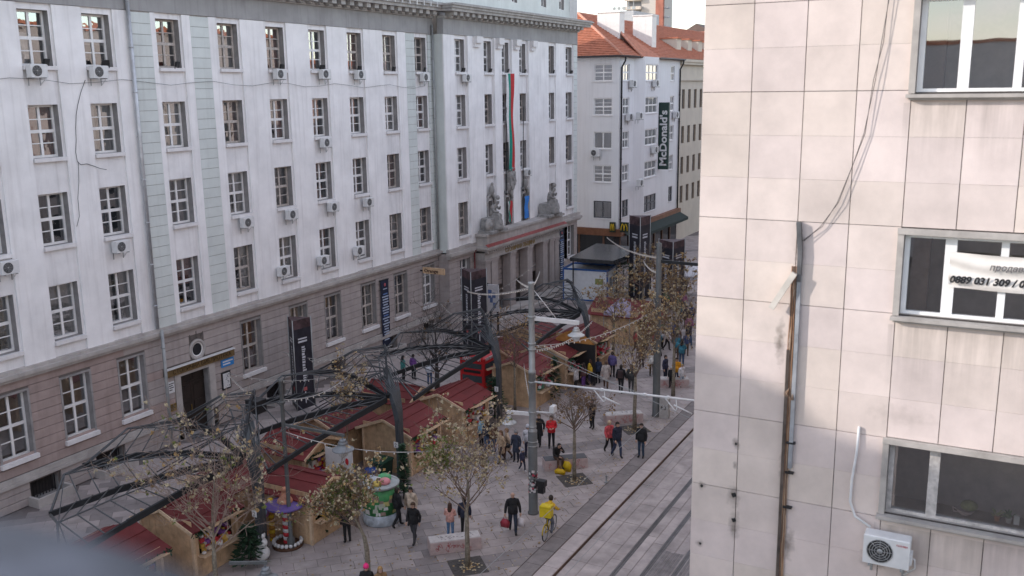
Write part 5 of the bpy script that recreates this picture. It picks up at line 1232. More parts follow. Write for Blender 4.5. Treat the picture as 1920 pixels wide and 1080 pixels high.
fir(GP(600, 1000), 'fir garland on the candy kiosk corner', 2.3, .45, 6)

# ------------------------------------------------------------------ steel leaf canopies
def canopy(P, label, num, sc=1.0, mirror=False):
    t = thing('steel_canopy', label, 'canopy', (P[0], P[1], 0), P[2] if len(P) > 2 else 0, 'steel leaf canopies over the market')
    t.scale = (sc, sc, 1)
    hub = Vector((-.45, -.1, 4.15))
    tips = [Vector(p) for p in ((0,-8.6,3.9), (-1.9,-7.2,4.25), (-3.7,-6.2,3.75), (-5.0,-4.6,4.35), (-6.0,-3.0,3.95), (-6.3,-.6,4.6), (-6.1,1.6,4.2), (-4.8,3.1,5.1), (-3.0,3.3,5.45))]
    main = tips[0::2]
    def bow(k, i): return Vector((0, 0, (.10+.13*i)*math.sin(min(1, k)*PI)))
    for i, a in enumerate(main):
        b = MB(); P = [hub.lerp(a, k) + bow(k, i) for k in (.02, .35, .68, 1)]
        for q in range(3): b.beam(P[q], P[q+1] + (P[q+1]-P[q]).normalized()*.03, .10, .27-.04*q)
        b.build('beam', M_STEELD, t)
    for i in range(0, len(tips)-2, 2):
        A, V, B = tips[i], tips[i+1], tips[i+2]; ia = i//2
        def vein(k): return hub.lerp(V, k) + Vector((0, 0, (.24+.13*ia)*math.sin(k*PI)))
        b = MB(); b.tube([vein(k) for k in (.05, .25, .5, .75, 1)], .030, 5); b.build('vein', M_STEELR, t)
        b = MB(); b.tube([A, V, B], .045, 6); b.build('edge_tube', M_STEELR, t)
        nr = max(5, int((A-hub).length/.72))
        for q in range(1, nr+1):
            k = .10+.88*q/nr
            b = MB(); b.tube([hub.lerp(A, k*.97) + bow(k*.97, ia) + Vector((0,0,.12)), vein(min(.995, k+.09)), hub.lerp(B, k*.97) + bow(k*.97, ia+1) + Vector((0,0,.12))], .024, 4); b.build('rod', M_STEELR, t)
    # flat post widening into a curved blade, thin tubes fanning up it and over to the highest tip
    b = MB(); pts = [Vector((0,0,0)), Vector((0,0,2.3)), Vector((-.03,.02,3.2)), Vector((-.22,.12,3.85)), Vector((-.75,.5,4.55)), Vector((-1.5,1.3,5.05))]; wd = [.46,.46,.50,.60,.50,.28]
    V_ = []
    for i, p in enumerate(pts):
        d = (pts[min(i+1, 5)]-pts[max(i-1, 0)]).normalized(); sd = Vector((-.35, .94, 0)); sd = (sd-d*sd.dot(d)).normalized(); u_ = d.cross(sd)
        V_ += [p+sd*(wd[i]/2)*x_+u_*y_*.11 for x_, y_ in ((-1,-1),(1,-1),(1,1),(-1,1))]
    b._add(V_, [(i*4+j, i*4+(j+1) % 4, i*4+4+(j+1) % 4, i*4+4+j) for i in range(5) for j in range(4)] + [(3,2,1,0)]); b.build('post', M_STEELP, t)
    for k in range(9):
        f = k/8; e = tips[8].lerp(tips[4], f*.9)*(1-.28*f) + Vector((0,0,.15)); o_ = Vector((.02+.12*f, .28-.06*k, 0))
        pts = [o_, o_+Vector((0,0,2.6)), o_+Vector((-.04,.06,3.5)), o_+Vector((-.35,.35-.3*f,4.4)), Vector((-1.2-.3*f,1.45-1.3*f,5.15-.15*f)), e]
        b = MB(); b.tube(pts, .027, 6); b.build('tube', M_STEELR, t)
    pl = MB(); pl.box(-.12, .12, -.2905, -.275, 1.9, 2.18); pn = pl.build('number_plate', M_WHITEP, t)
    text_part('number', num, .24, M_BLACK, pn, (-.07, -.292, 1.95), (HALF, 0, 0), .001)
    return t
M_STEELR = mat('galvanised_dark_rod', (.075,.08,.085), .5, metal=.1, var=.15)
M_STEELP = mat('post_grey_blue', (.045,.052,.06), .55, metal=0., var=.12, scale=2)
canopy((-24.9, 25.6, 0), 'nearest dark steel leaf canopy over the left kiosks, with number plate', '2')
canopy((-24.1, 34.0, 0), 'dark steel leaf canopy in the middle with its post by the bins', '2')
canopy((-23.9, 43.2, 0), 'dark steel leaf canopy framing the red bus kiosk', '3', .95)
canopy((-22.9, 53.0, 0), 'farthest dark steel leaf canopy with the orange panel below its arch', '4', .95)

# ------------------------------------------------------------------ market kiosks
def boards(b, x0, x1, z0, z1, y, axis, w=.16, m=0, flip=1):
    """vertical boards covering a rectangle; axis 'x': wall in xz plane at y; 'y': wall in yz plane at x=y"""
    n = max(1, round((x1-x0)/w)); w = (x1-x0)/n; rnd = random.Random(int(x0*77+y*31))
    for i in range(n):
        a, c = x0+i*w+.004, x0+(i+1)*w-.004; d = rnd.uniform(.018, .03)
        if axis == 'x': b.box(a, c, min(y, y-flip*d), max(y, y-flip*d), z0, z1, m)
        else: b.box(min(y, y+flip*d), max(y, y+flip*d), a, c, z0, z1, m)
def kiosk(x0, x1, y0, y1, label, h=2.15, rise=.55, front='x', opening=True, counter=None, ridge='y', goods=None):
    cx, cy = (x0+x1)/2, (y0+y1)/2; w, d = (x1-x0)/2, (y1-y0)/2
    t = thing('market_kiosk', label, 'kiosk', (cx, cy, 0), 0, 'wooden market kiosks with maroon roofs')
    b = MB(); zo0, zo1 = .95, 1.85
    boards(b, -w, w, 0, h+rise*.4, -d, 'x')
    boards(b, -w, w, 0, h, d, 'x', flip=-1)
    boards(b, -d, d, 0, h, -w, 'y', flip=-1)
    if opening:
        boards(b, -d, d, 0, zo0, w, 'y'); boards(b, -d, d, zo1, h, w, 'y'); boards(b, -d, -d+.25, zo0, zo1, w, 'y'); boards(b, d-.25, d, zo0, zo1, w, 'y')
    else: boards(b, -d, d, 0, h, w, 'y')
    b.build('board_walls', M_WOOD, t)
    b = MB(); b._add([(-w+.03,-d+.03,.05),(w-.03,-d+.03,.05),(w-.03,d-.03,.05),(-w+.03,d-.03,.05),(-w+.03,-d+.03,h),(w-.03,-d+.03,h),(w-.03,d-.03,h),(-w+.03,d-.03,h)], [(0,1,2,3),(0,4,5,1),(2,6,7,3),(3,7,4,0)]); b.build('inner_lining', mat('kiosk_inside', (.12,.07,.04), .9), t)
    o = .28; e = .10
    rf = MB()
    if ridge == 'y':       # ridge parallel to the street
        for s in (-1, 1): rf._add([(0,-d-o,h+rise),(0,d+o,h+rise),(s*(w+o),d+o,h-e),(s*(w+o),-d-o,h-e),(0,-d-o,h+rise-.05),(0,d+o,h+rise-.05),(s*(w+o),d+o,h-e-.05),(s*(w+o),-d-o,h-e-.05)], [(0,1,2,3) if s < 0 else (3,2,1,0),(4,5,6,7),(3,2,6,7),(0,3,7,4),(1,2,6,5)])
        eaves = [((-w-o, -d-o, h-e-.03), (0, -d-o, h+rise-.03)), ((0, -d-o, h+rise-.03), (w+o, -d-o, h-e-.03))]
        gb = MB(); gb._add([(-w,-d-.002,h-.02),(w,-d-.002,h-.02),(0,-d-.002,h+rise-.06)], [(0,1,2)]); gb.build('gable', M_WOOD, t)
    else:
        for s in (-1, 1): rf._add([(-w-o,0,h+rise),(w+o,0,h+rise),(w+o,s*(d+o),h-e),(-w-o,s*(d+o),h-e),(-w-o,0,h+rise-.05),(w+o,0,h+rise-.05),(w+o,s*(d+o),h-e-.05),(-w-o,s*(d+o),h-e-.05)], [(0,1,2,3) if s > 0 else (3,2,1,0),(4,5,6,7),(3,2,6,7),(0,3,7,4),(1,2,6,5)])
        eaves = [((w+o, -d-o, h-e-.03), (w+o, 0, h+rise-.03)), ((w+o, 0, h+rise-.03), (w+o, d+o, h-e-.03))]
        gb = MB(); gb._add([(w+.002,-d,h-.02),(w+.002,d,h-.02),(w+.002,0,h+rise-.06)], [(0,1,2)]); gb.build('gable', M_WOOD, t)
    ro = rf.build('roof', M_RED, t)
    b = MB()
    for a, c in eaves: b.beam(a, c, .04, .13)
    b.build('fascia', M_WOODL, t)
    b = MB(); rr = ((0,-d-o,h+rise+.01),(0,d+o,h+rise+.01)) if ridge == 'y' else ((-w-o,0,h+rise+.01),(w+o,0,h+rise+.01)); b.beam(*rr, .16, .03); b.build('ridge_cap', M_RED, ro)
    for sx in (-1, 1):
        for sy in (-1, 1): b = MB(); b.box(sx*w-.06, sx*w+.06, sy*d-.06, sy*d+.06, 0, h-.05); b.build('corner_post', M_WOODL, t)
    for k in (.33, .66):     # laps of the roofing felt
        b = MB()
        for s in (-1, 1):
            if ridge == 'y': x = s*(w+o)*k; z = h+rise-(rise+e)*k+.012; b.beam((x, -d-o+.01, z), (x, d+o-.01, z), .05, .02)
            else: y = s*(d+o)*k; z = h+rise-(rise+e)*k+.012; b.beam((-w-o+.01, y, z), (w+o-.01, y, z), .05, .02)
        tag(b.build('felt_laps', M_RED, ro), kind='stuff')
    if opening:              # fir garland with baubles along the front eave
        rnd = random.Random(int(cx*13+cy*7)); g = MB()
        for k in range(170):
            y = rnd.uniform(-d-.2, d+.2); c = Vector((w+o-.03+rnd.gauss(0,.06), y, h-e-.08+rnd.gauss(0,.06))); q = Vector((rnd.gauss(0,1), rnd.gauss(0,1), rnd.gauss(0,1))).normalized()*.11; r_ = q.orthogonal().normalized()*.035
            g._add([c-q, c-r_, c+q, c+r_], [(0,1,2,3)], 0)
        for k in range(14): g.ball((w+o+.03, rnd.uniform(-d, d), h-e-.1), .045, 6, rnd.choice((1, 2, 3)))
        tag(g.build('garland', [M_FIR, cmat((.5,.04,.05), .3), M_WHITEP, cmat((.5,.33,.06), .3)], t), kind='stuff')
    if opening:
        b = MB(); b.box(w, w+.38, -d+.15, d-.15, zo0-.05, zo0-.005); b.build('counter', M_WOODL, t)
        b = MB(); b._add([(w+.02,-d+.2,zo1+.05),(w+.02,d-.2,zo1+.05),(w+.75,d-.2,zo1+.30),(w+.75,-d+.2,zo1+.30),(w+.02,-d+.2,zo1+.08),(w+.02,d-.2,zo1+.08),(w+.75,d-.2,zo1+.33),(w+.75,-d+.2,zo1+.33)], [(3,2,1,0),(4,5,6,7),(2,3,7,6),(0,3,7,4),(1,5,6,2)]); b.build('shutter', M_WOOD, t)
        if goods:
            rnd = random.Random(int(cx*91+cy)); g = MB()
            for k in range(60):
                y = rnd.uniform(-d+.3, d-.3); z = zo0+rnd.random()*.55; x = w+rnd.uniform(-.25, .3) if z < zo0+.3 else w-.15; s = rnd.uniform(.05, .11)
                g.bbox(x-s, x+s, y-s, y+s, max(zo0, z), max(zo0, z)+s*1.6, .01, k % len(goods))
            tag(g.build('goods', [cmat(c) for c in goods], t), kind='stuff')
    return t
GOODS1 = ((.5,.05,.06), (.6,.5,.4), (.25,.1,.35), (.55,.35,.08), (.7,.68,.66))
GOODS2 = ((.55,.05,.08), (.65,.2,.25), (.05,.2,.12), (.7,.7,.7))
kiosk(-28.9, -25.9, 18.9, 21.6, 'kiosk at the lower left corner, maroon roof under the steel canopy', goods=GOODS1)
kiosk(-28.7, -26.0, 23.2, 25.4, 'orange boarded kiosk behind the bare twiggy tree', goods=GOODS1)
kiosk(-26.5, -23.9, 27.4, 29.7, 'candy kiosk with purple hat figure at its front', h=2.05, rise=.5, ridge='x', goods=GOODS1)
kiosk(-29.4, -26.9, 30.6, 33.0, 'kiosk with white notice, behind the candy kiosk', ridge='x', goods=GOODS1)
kiosk(-26.9, -24.2, 35.0, 37.6, 'kiosk behind the canopy post and the green bin', goods=GOODS1)
kiosk(-29.9, -27.5, 33.8, 36.4, 'vertical boarded kiosk of the back row, behind the bell lantern', opening=False)
kiosk(-29.6, -26.9, 38.6, 41.0, 'back row kiosk with wide maroon roof left of the dark tree', ridge='x', opening=False)
kiosk(-26.6, -23.9, 39.4, 41.9, 'kiosk partly hidden by the pale leaved tree crown', goods=GOODS1)
kiosk(-25.9, -23.2, 46.2, 48.7, 'kiosk with orange side wall and red toys behind the main pole', goods=GOODS2)
kiosk(-25.9, -23.1, 50.2, 52.6, 'kiosk whose roof shows left of the hanging upper lantern', goods=GOODS2)
kiosk(-28.8, -26.3, 49.0, 51.4, 'back row kiosk beside the thin dark tree', opening=False)
kiosk(-25.6, -22.9, 54.2, 56.6, 'kiosk under the far canopy arch', goods=GOODS2)
kiosk(-26.2, -22.6, 61.3, 64.4, 'big stall with wide brick red roof near the white container', rise=.8, ridge='x', goods=GOODS1)
kiosk(-29.6, -27.2, 26.4, 28.8, 'back row kiosk behind the candy kiosk, under the canopy', opening=False)
kiosk(-28.9, -26.4, 53.6, 56.0, 'back row kiosk near the far canopy', opening=False)
# ================================================================== MARKET DECORATION
random.seed(77)
def on_stick(P, u, v): return P
# witch hat sculpture, lollipops, candy column, snowman in front of the candy kiosk
hp = GP(540, 1022)
hs = thing('hat_sculpture', 'figure stand with a wide purple brim hat and orange swirl crown', 'sculpture', (hp.x, hp.y, 0))
b = MB(); b.lathe([(.05,1.78),(.78,1.74),(.80,1.77),(.75,1.82),(.34,1.90),(.05,1.90)], (0,0,0), 28); b.build('brim', cmat((.12,.075,.27), .5), hs)
b = MB(); b.lathe([(.34,1.86),(.30,1.98),(.20,2.12),(.13,2.26),(.12,2.36),(.15,2.42),(.08,2.50),(.02,2.52)], (0,0,0), 18); b.build('crown', mat('peach_swirl', (.58,.27,.17), .5, var=.3, scale=6), hs)
b = MB()
for k in range(10): b.lathe([(.15,0),(.17,.06),(.17,.10),(.15,.16)], (0,0,.10+k*.165), 14, k % 2)
b.build('striped_body', [cmat((.55,.04,.05)), M_WHITEP], hs)
b = MB(); b.lathe([(.62,0),(.62,.10),(.5,.14)], (0,0,0), 20)
for k in range(20): a = k*.314; b.ball((.55*math.cos(a), .55*math.sin(a), .2), .09, 6, 1)
b.build('base', [cmat((.10,.05,.03)), M_WHITEP], hs)
def lolly(P, label, r=.33, z=1.45, c1=(.35,.14,.30), c2=(.35,.5,.62)):
    t = thing('lollipop', label, 'decoration', (P.x, P.y, 0)); b = MB(); b.tube([(0,0,0),(0,0,z)], .03, 6); b.build('stick', M_WHITEP, t)
    b = MB(); n = 20; b._add([(r*math.cos(2*PI*i/n), -.05, z+r*math.sin(2*PI*i/n)) for i in range(n)] + [(r*math.cos(2*PI*i/n), .05, z+r*math.sin(2*PI*i/n)) for i in range(n)], [tuple(range(n)), tuple(range(2*n-1, n-1, -1))] + [(i, n+i, n+(i+1) % n, (i+1) % n) for i in range(n)]); b.build('disc', cmat(c1, .4), t)
    b = MB(); b.tube([(r*.92*(k/40)*math.cos(k*.38), -.06, z+r*.92*(k/40)*math.sin(k*.38)) for k in range(41)], .028, 5); b.build('swirl', cmat(c2, .4), t)
lolly(GP(497, 1018), 'pink and blue spiral lollipop left of the purple hat')
lolly(GP(496, 1034), 'small orange spiral lollipop low in front of the candy kiosk', .22, .8, (.5,.2,.06), (.6,.45,.3))
cp = GP(512, 1016); b = MB()
for k in range(11): b.ball((cp.x, cp.y, .12+k*.17), .13, 10, k % 2, (1,1,.8))
tag(b.build('candy_column', [cmat((.55,.36,.03)), cmat((.35,.17,.03))]), 'twisted yellow candy column left of the purple hat', 'decoration')
sp = GP(493, 1050); t = thing('snowman_figure', 'white snowman shaped bin at the foot of the candy kiosk', 'figure', (sp.x, sp.y, 0))
b = MB(); b.ball((0,0,.30), .30, 14); b.ball((0,0,.72), .23, 14); b.build('body', M_WHITEP, t); b = MB(); b.ball((0,0,1.05), .17, 12); b.ball((-.06,-.16,1.09), .025, 6, 1); b.ball((.06,-.16,1.09), .025, 6, 1); b.build('head', [M_WHITEP, M_BLACK], t); b = MB(); b.lathe([(.15,1.17),(.15,1.2),(.11,1.2),(.10,1.36)], (0,0,0), 12); b.build('hat', M_BLACK, t)
pb = GP(572, 1012); b = MB(); b.bbox(pb.x-.16, pb.x+.16, pb.y-.05, pb.y+.05, 0, 1.7, .01); ob = tag(b.build('purple_board', cmat((.20,.10,.34), .6)), 'upright purple board right of the hat figure', 'board'); b = MB(); b.ball((pb.x, pb.y-.06, 1.35), .07, 8); b.build('ornament', M_WHITEP, ob)
# red double-decker bus kiosk
bx0 = GP(880, 735); bk = thing('bus_kiosk', 'bright red double-decker bus shaped kiosk under the third canopy', 'kiosk', (*GP(898, 742).xy, 0)); bk.scale = (.82, .82, .80)
b = MB(); b.bbox(-1.0, 1.0, -.9, .9, .35, 3.35, .18); b.build('body', cmat((.52,.018,.022), .35), bk)
for z0, z1 in ((1.35, 1.85), (2.38, 2.78)):
    b = MB(); b.box(-.8, .8, -.915, -.902, z0, z1); b.build('window', mat('bus_glass', (.06,.08,.09), .1), bk)
    b = MB(); b.box(1.002, 1.015, -.75, .75, z0, z1); b.build('window', MATS['bus_glass'], bk)
for x in (-.7, .7):
    for y in (-.6, .6):
        b = MB(); b.tube([(x-.1, y, .3), (x+.1, y, .3)], .3, 14); b.build('wheel', M_BLACK, bk)
b = MB(); b.box(-.7, .7, -.92, -.905, 2.05, 2.25); b.build('destination_panel', M_BLACK, bk)
text_part('lettering', 'НАПИТКИ', .30, M_WHITEP, bk, (-.75, -.93, 3.0), (HALF, 0, 0), .01, .006)
text_part('lettering', 'НАПИТКИ', .30, M_WHITEP, bk, (1.02, -.7, 3.0), (HALF, 0, HALF), .01, .006)
# ice-cream style round green booth, bins
gp = GP(716, 975); gb = thing('round_booth', 'round green and white booth covered with pictures, by the canopy post', 'kiosk', (gp.x, gp.y, 0))
b = MB(); b.lathe([(.74,0),(.78,.05),(.78,.5)], (0,0,0), 28); b.build('base', mat('booth_pale', (.42,.47,.52), .5, var=.25, scale=4), gb)
b = MB(); b.lathe([(.77,.502),(.77,1.65)], (0,0,0), 28); b.build('drum', mat('booth_green', (.05,.24,.08), .5, var=.35, scale=3), gb)
b = MB()
for k in range(40): a = random.uniform(-2.8, .6); z = random.uniform(.55, 1.5); s = random.uniform(.08, .16); r = .775+.002*(k % 5); b._add([(r*math.cos(a+d*s/r), r*math.sin(a+d*s/r), z+e*s) for d, e in ((-1,-.6),(1,-.6),(.8,.8),(-.8,.8))], [(0,1,2,3)], k % 4)
tag(b.build('pictures', [M_WHITEP, cmat((.45,.5,.42)), cmat((.3,.22,.18)), cmat((.55,.5,.2))], gb), kind='stuff')
b = MB(); b.lathe([(.80,1.652),(.82,1.74),(.80,1.76),(.05,1.78)], (0,0,0), 28); b.build('top', cmat((.35,.38,.38)), gb)
for k, (x, y, c, s) in enumerate(((-.3,-.2,(.42,.46,.5),.3),(.3,-.1,(.62,.25,.27),.26),(.05,.25,(.10,.36,.16),.3),(.15,-.45,(.6,.45,.10),.2),(-.05,-.1,(.55,.55,.5),.2))):
    b = MB(); b.ball((x, y, 1.86), s, 12, 0, (1,1,.6)); b.build('scoop', cmat(c, .6), gb)
p = GP(697, 915); b = MB(); b.lathe([(.27,0),(.31,.1),(.31,.85),(.28,.95),(.1,.97)], (p.x, p.y, 0), 16); tag(b.build('blue_barrel', cmat((.02,.07,.30), .4)), 'blue plastic barrel beside the green wheeled bin', 'barrel')
p = GP(716, 905); t = thing('wheeled_bin', 'dark green wheeled bin against the kiosk wall', 'bin', (p.x, p.y, 0))
b = MB(); b._add([(-.32,-.36,.08),(.32,-.36,.08),(.32,.36,.08),(-.32,.36,.08),(-.40,-.42,1.1),(.40,-.42,1.1),(.40,.42,1.1),(-.40,.42,1.1)], [(0,3,2,1),(4,5,6,7),(0,1,5,4),(1,2,6,5),(2,3,7,6),(3,0,4,7)]); b.build('body', cmat((.012,.05,.03), .5), t)
b = MB(); b.bbox(-.43, .43, -.46, .45, 1.102, 1.22, .06); b.build('lid', cmat((.014,.06,.035), .5), t)
for s in (-.3, .3): b = MB(); b.tube([(s-.05,.34,.1),(s+.05,.34,.1)], .1, 10); b.build('wheel', M_BLACK, t)
t = thing('white_notice_board', 'white notice board with a red mark beside the kiosk, under the bell lantern', 'sign', (-25.4, 31.2, 0)); b = MB(); b.box(-.75, .75, -.02, .02, 1.5, 2.5); b.build('panel', M_WHITEP, t); b = MB(); b.box(-.7,-.66,-.02,.02,0,1.5); b.box(.66,.7,-.02,.02,0,1.5); b.build('leg', M_STEELG, t); b = MB(); b.ball((.45,-.03,2.0), .14, 8, 0, (.7,.1,1.2)); b.build('red_mark', cmat((.5,.03,.04)), t)
# speaker box on the second canopy's tip
sb = GP(480, 758, 4.3); b = MB(); b.bbox(sb.x-.35, sb.x+.35, sb.y-.3, sb.y+.3, 3.95, 4.55, .02); t = tag(b.build('loudspeaker', M_BLACK), 'black loudspeaker box mounted on a mast beside the left canopy', 'loudspeaker')
b = MB(); b.tube([(sb.x, sb.y, 0), (sb.x, sb.y, 3.95)], .05, 8); b.build('mast', M_STEELD, t)
# printed banner towers
def tower(P, label, h, w=.62, top=(.35,.12,.10)):
    t = thing('banner_tower', label, 'banner tower', (P[0], P[1], 0), P[2]); r = w/math.sqrt(3)*1.15
    A = [(r*math.cos(a), r*math.sin(a)) for a in (-PI/2, PI/6, 5*PI/6)]
    b = MB(); b.prism(A, .0, h*.90); b.build('panel', mat('banner_navy', (.022,.022,.032), .55, var=.3, scale=2), t)
    b = MB(); b.prism(A, h*.90+.002, h); b.build('sunset_header', mat('banner_sunset', (.075,.045,.05), .55, var=.6, scale=1.8), t)
    b = MB()
    for x, y in A: b.tube([(x*1.03, y*1.03, 0), (x*1.03, y*1.03, h+.05)], .035, 6)
    b.build('frame', M_STEELG, t)
    for (p, q) in ((A[2], A[0]), (A[0], A[1])):
        p = Vector((*p, 0)); q = Vector((*q, 0)); d = (q-p).normalized(); nrm = Vector((d.y, -d.x, 0)); L = (q-p).length
        b = MB(); rnd = random.Random(9)
        def strip(s0, s1, z0, z1, m=0): b._add([p+d*(L*s0)+nrm*.006+Vector((0,0,z0)), p+d*(L*s1)+nrm*.006+Vector((0,0,z0)), p+d*(L*s1)+nrm*.006+Vector((0,0,z1)), p+d*(L*s0)+nrm*.006+Vector((0,0,z1))], [(0,1,2,3)], m)
        strip(.25, .75, h*.78, h*.795); strip(.25, .75, h*.745, h*.765)
        z = h*.70
        while z > h*.3: hh = rnd.uniform(.06,.16); strip(.42, .42+rnd.uniform(.14,.22), z-hh, z); z -= hh+.05
        strip(.4, .6, h*.20, h*.24, 1); strip(.47, .53, .3, h*.19)
        tag(b.build('print', [mat('banner_print', (.55,.56,.6), .6), cmat((.45,.12,.12))], t), kind='stuff')
tq = XP(562, 690, -35.6); tower((tq.x, tq.y, .38), 'dark banner tower against the stone base left of the long wall banner', 5.3, 1.15)
tq = XP(888, 580, -33.0); tower((tq.x, tq.y, .38), 'dark banner tower in front of the portico corner', 5.6, 1.5)
tower((*GP(1198, 560).xy, .38), 'dark banner tower below the square logo sign', 7.2, 1.5)
tower((*GP(1258, 575).xy, .38), 'grey banner tower nearest the stone building edge', 5.6, 1.8)
# wall banners
def wall_banner(u0, v0, u1, v1, x, w, label, seed):
    a = XP(u0, v0, x); c = XP(u1, v1, x); t = thing('wall_banner', label, 'banner', (x, a.y, c.z), world=True)
    b = MB(); n = 12; P = []
    for i in range(n+1):
        z = a.z+(c.z-a.z)*i/n
        for q in range(4): P.append((x+.02*math.sin(i*.9+q), a.y+w*q/3, z))
    b._add(P, [(i*4+q, i*4+q+1, i*4+q+5, i*4+q+4) for i in range(n) for q in range(3)], 0, True); b.build('cloth', mat('banner_deep_blue', (.012,.018,.045), .7, var=.3, scale=1), t)
    rnd = random.Random(seed); b = MB(); z = a.z-.9
    while z > c.z+.35:
        k = rnd.uniform(.5, .85); b.box(x+.028, x+.032, a.y+w*(.5-k/2), a.y+w*(.5+k/2), z-.09, z, 0 if rnd.random() < .8 else 1); z -= .19
    b.ball((x+.03, a.y+w*.5, a.z-.3), .12, 8, 2, (.1,1,1)); b.box(x+.028, x+.032, a.y+w*.25, a.y+w*.75, a.z-.62, a.z-.56, 0)
    tag(b.build('print', [mat('banner_pale_print', (.40,.46,.58), .7), cmat((.12,.2,.42)), cmat((.45,.1,.12))], t), kind='stuff')
    b = MB(); b.box(x-.15, x+.03, a.y-.02, a.y+w+.02, a.z, a.z+.05); b.box(x-.15, x+.03, a.y-.02, a.y+w+.02, c.z-.05, c.z); b.build('rail', M_STEELD, t)
wall_banner(713, 528, 718, 650, FX+.12, .95, 'long dark blue banner hanging on the stone base between two windows', 1)
wall_banner(1049, 432, 1049, 530, PXJ+.45, 1.0, 'long dark blue banner at the right end of the portico', 2)
# projecting shop sign with big round letter
p = XP(790, 503, FX+.1); t = thing('projecting_sign', 'cream and orange sign board sticking out of the stone base over a window', 'sign', (FX, p.y, p.z-.3), world=True)
x1 = FX+2.1
b = MB(); b.box(FX+.25, x1, p.y-.06, p.y+.06, p.z-.34, p.z+.10); b.build('board', cmat((.58,.40,.25), .6), t); b = MB(); b.box(FX-.02, FX+.26, p.y-.02, p.y+.02, p.z-.2, p.z-.12); b.build('bracket', M_STEELD, t)
text_part('lettering', 'Orange', .34, cmat((.06,.03,.02)), t, (FX+.38, p.y-.065, p.z-.24), (HALF, 0, 0), .005, .01, sx=1.15)
# stage screens beside the portico
def screen(u0, v0, u1, v1, y, label, c, c2):
    a = YP(u0, v0, y); c_ = YP(u1, v1, y); t = thing('event_panel', label, 'panel', ((a.x+c_.x)/2, y, 0), world=True)
    b = MB(); b.box(a.x, c_.x, y, y+.12, c_.z, a.z); b.build('panel', cmat(c, .5), t)
    b = MB(); b.box(a.x+.1, a.x+.18, y+.13, y+.22, 0, a.z); b.box(c_.x-.18, c_.x-.1, y+.13, y+.22, 0, a.z); b.build('support', M_STEELD, t)
    rnd = random.Random(int(u0)); b = MB()
    for k in range(5):
        w = (c_.x-a.x); x = a.x+rnd.random()*w*.6; z = c_.z+rnd.random()*(a.z-c_.z)*.75; b.box(x, min(c_.x, x+w*rnd.uniform(.2,.4)), y-.006-.001*k, y-.002, z, min(a.z, z+(a.z-c_.z)*.2))
    b.build('picture', cmat(c2), t)
screen(893, 524, 911, 580, 60.5, 'dark screen with pale lilac picture beside the portico banner tower', (.10,.10,.12), (.45,.45,.62))
screen(914, 533, 935, 585, 60.0, 'white event panel with blue print in front of the portico', (.58,.58,.60), (.12,.18,.35))
t = thing('stage_roof', 'black truss roof beam above the event panels', 'stage', (-33, 60, 0), world=True)
s0, s1 = YP(880, 520, 60.3), YP(1000, 565, 60.3); b = MB(); b.beam(s0, YP(932, 540, 60.3), .12, .18); b.build('beam', M_BLACK, t); b = MB(); b.tube([(s0.x, 60.3, 0), s0], .06, 8); b.tube([(YP(932,540,60.3).x, 60.3, 0), YP(932,540,60.3)], .06, 8); b.build('leg', M_BLACK, t)
# white site container with blue frame
c0 = GP(1068, 560); c1 = GP(1117, 563)
ct = thing('site_container', 'white site container with blue frame near the far canopy', 'container', (-32, 74.5, 0), R(6))
b = MB(); b.bbox(-2.0, 2.0, -1.3, 1.6, .12, 2.62, .02); b.build('walls', mat('container_white', (.62,.64,.66), .5, var=.06), ct)
b = MB()
for x in (-2.02, 1.90):
    for y in (-1.32, 1.5): b.box(x, x+.12, y, y+.12, 0, 2.7)
for y in (-1.33, 1.51): b.box(-1.9, 1.9, y, y+.11, 2.63, 2.78); b.box(-1.9, 1.9, y, y+.11, 0, .12)
for x in (-2.03, 1.91): b.box(x, x+.11, -1.2, 1.5, 2.63, 2.78)
b.build('frame', cmat((.03,.10,.30), .5), ct)
for y in (-.7, .5): b = MB(); b.box(2.002, 2.03, y, y+.7, 1.1, 2.0); b.build('window', mat('container_glass', (.08,.09,.1), .2), ct)
b = MB(); b.box(.9, 1.6, -1.33, -1.305, 1.5, 2.0); b.build('poster', cmat((.25,.27,.10)), ct)
fr = thing('flat_canopy', 'flat dark roof on slim posts in front of the restaurant', 'canopy', (-33.4, 84, 0), world=True)
xa = YP(1070, 480, 81.0)
rz_ = 3.6
q = [GP(1068, 487, rz_), GP(1150, 493, rz_), GP(1215, 468, rz_), GP(1118, 460, rz_)]
b = MB(); b.prism([(p.x, p.y) for p in q], rz_, rz_+.18); b.prism([(p.x*.999, p.y) for p in q], rz_-.12, rz_-.002); b.build('roof', mat('dark_wet_roof', (.045,.047,.05), .25, var=.3), fr)
for p in q: b = MB(); b.tube([(p.x*.99+.0, p.y, 0), (p.x*.99, p.y, rz_-.12)], .06, 8); b.build('post', M_STEELD, fr)
# white market tent at the right edge
for i, (u, v, c, lab) in enumerate(((1290, 560, (.60,.60,.64), 'white peaked tent beside the stone building edge'), (1165, 640, (.36,.33,.45), 'small lilac tent roof behind the golden leaves'))):
    p = GP(u, v); t = thing('market_tent', lab, 'tent', (p.x, p.y, 0)); b = MB(); h = 2.3; s = 1.6 if i == 0 else 1.0
    b._add([(-s,-s,h),(s,-s,h),(s,s,h),(-s,s,h),(0,0,h+1.0)], [(0,1,4),(1,2,4),(2,3,4),(3,0,4)]); b._add([(-s,-s,h),(s,-s,h),(s,s,h),(-s,s,h),(-s,-s,h-.3),(s,-s,h-.3),(s,s,h-.3),(-s,s,h-.3)], [(0,1,5,4),(1,2,6,5),(2,3,7,6),(3,0,4,7)]); b.build('roof', cmat(c), t)
    b = MB()
    for x in (-s, s):
        for y in (-s, s): b.tube([(x*.98,y*.98,0),(x*.98,y*.98,h)], .03, 6)
    b.build('post', M_STEELG, t)
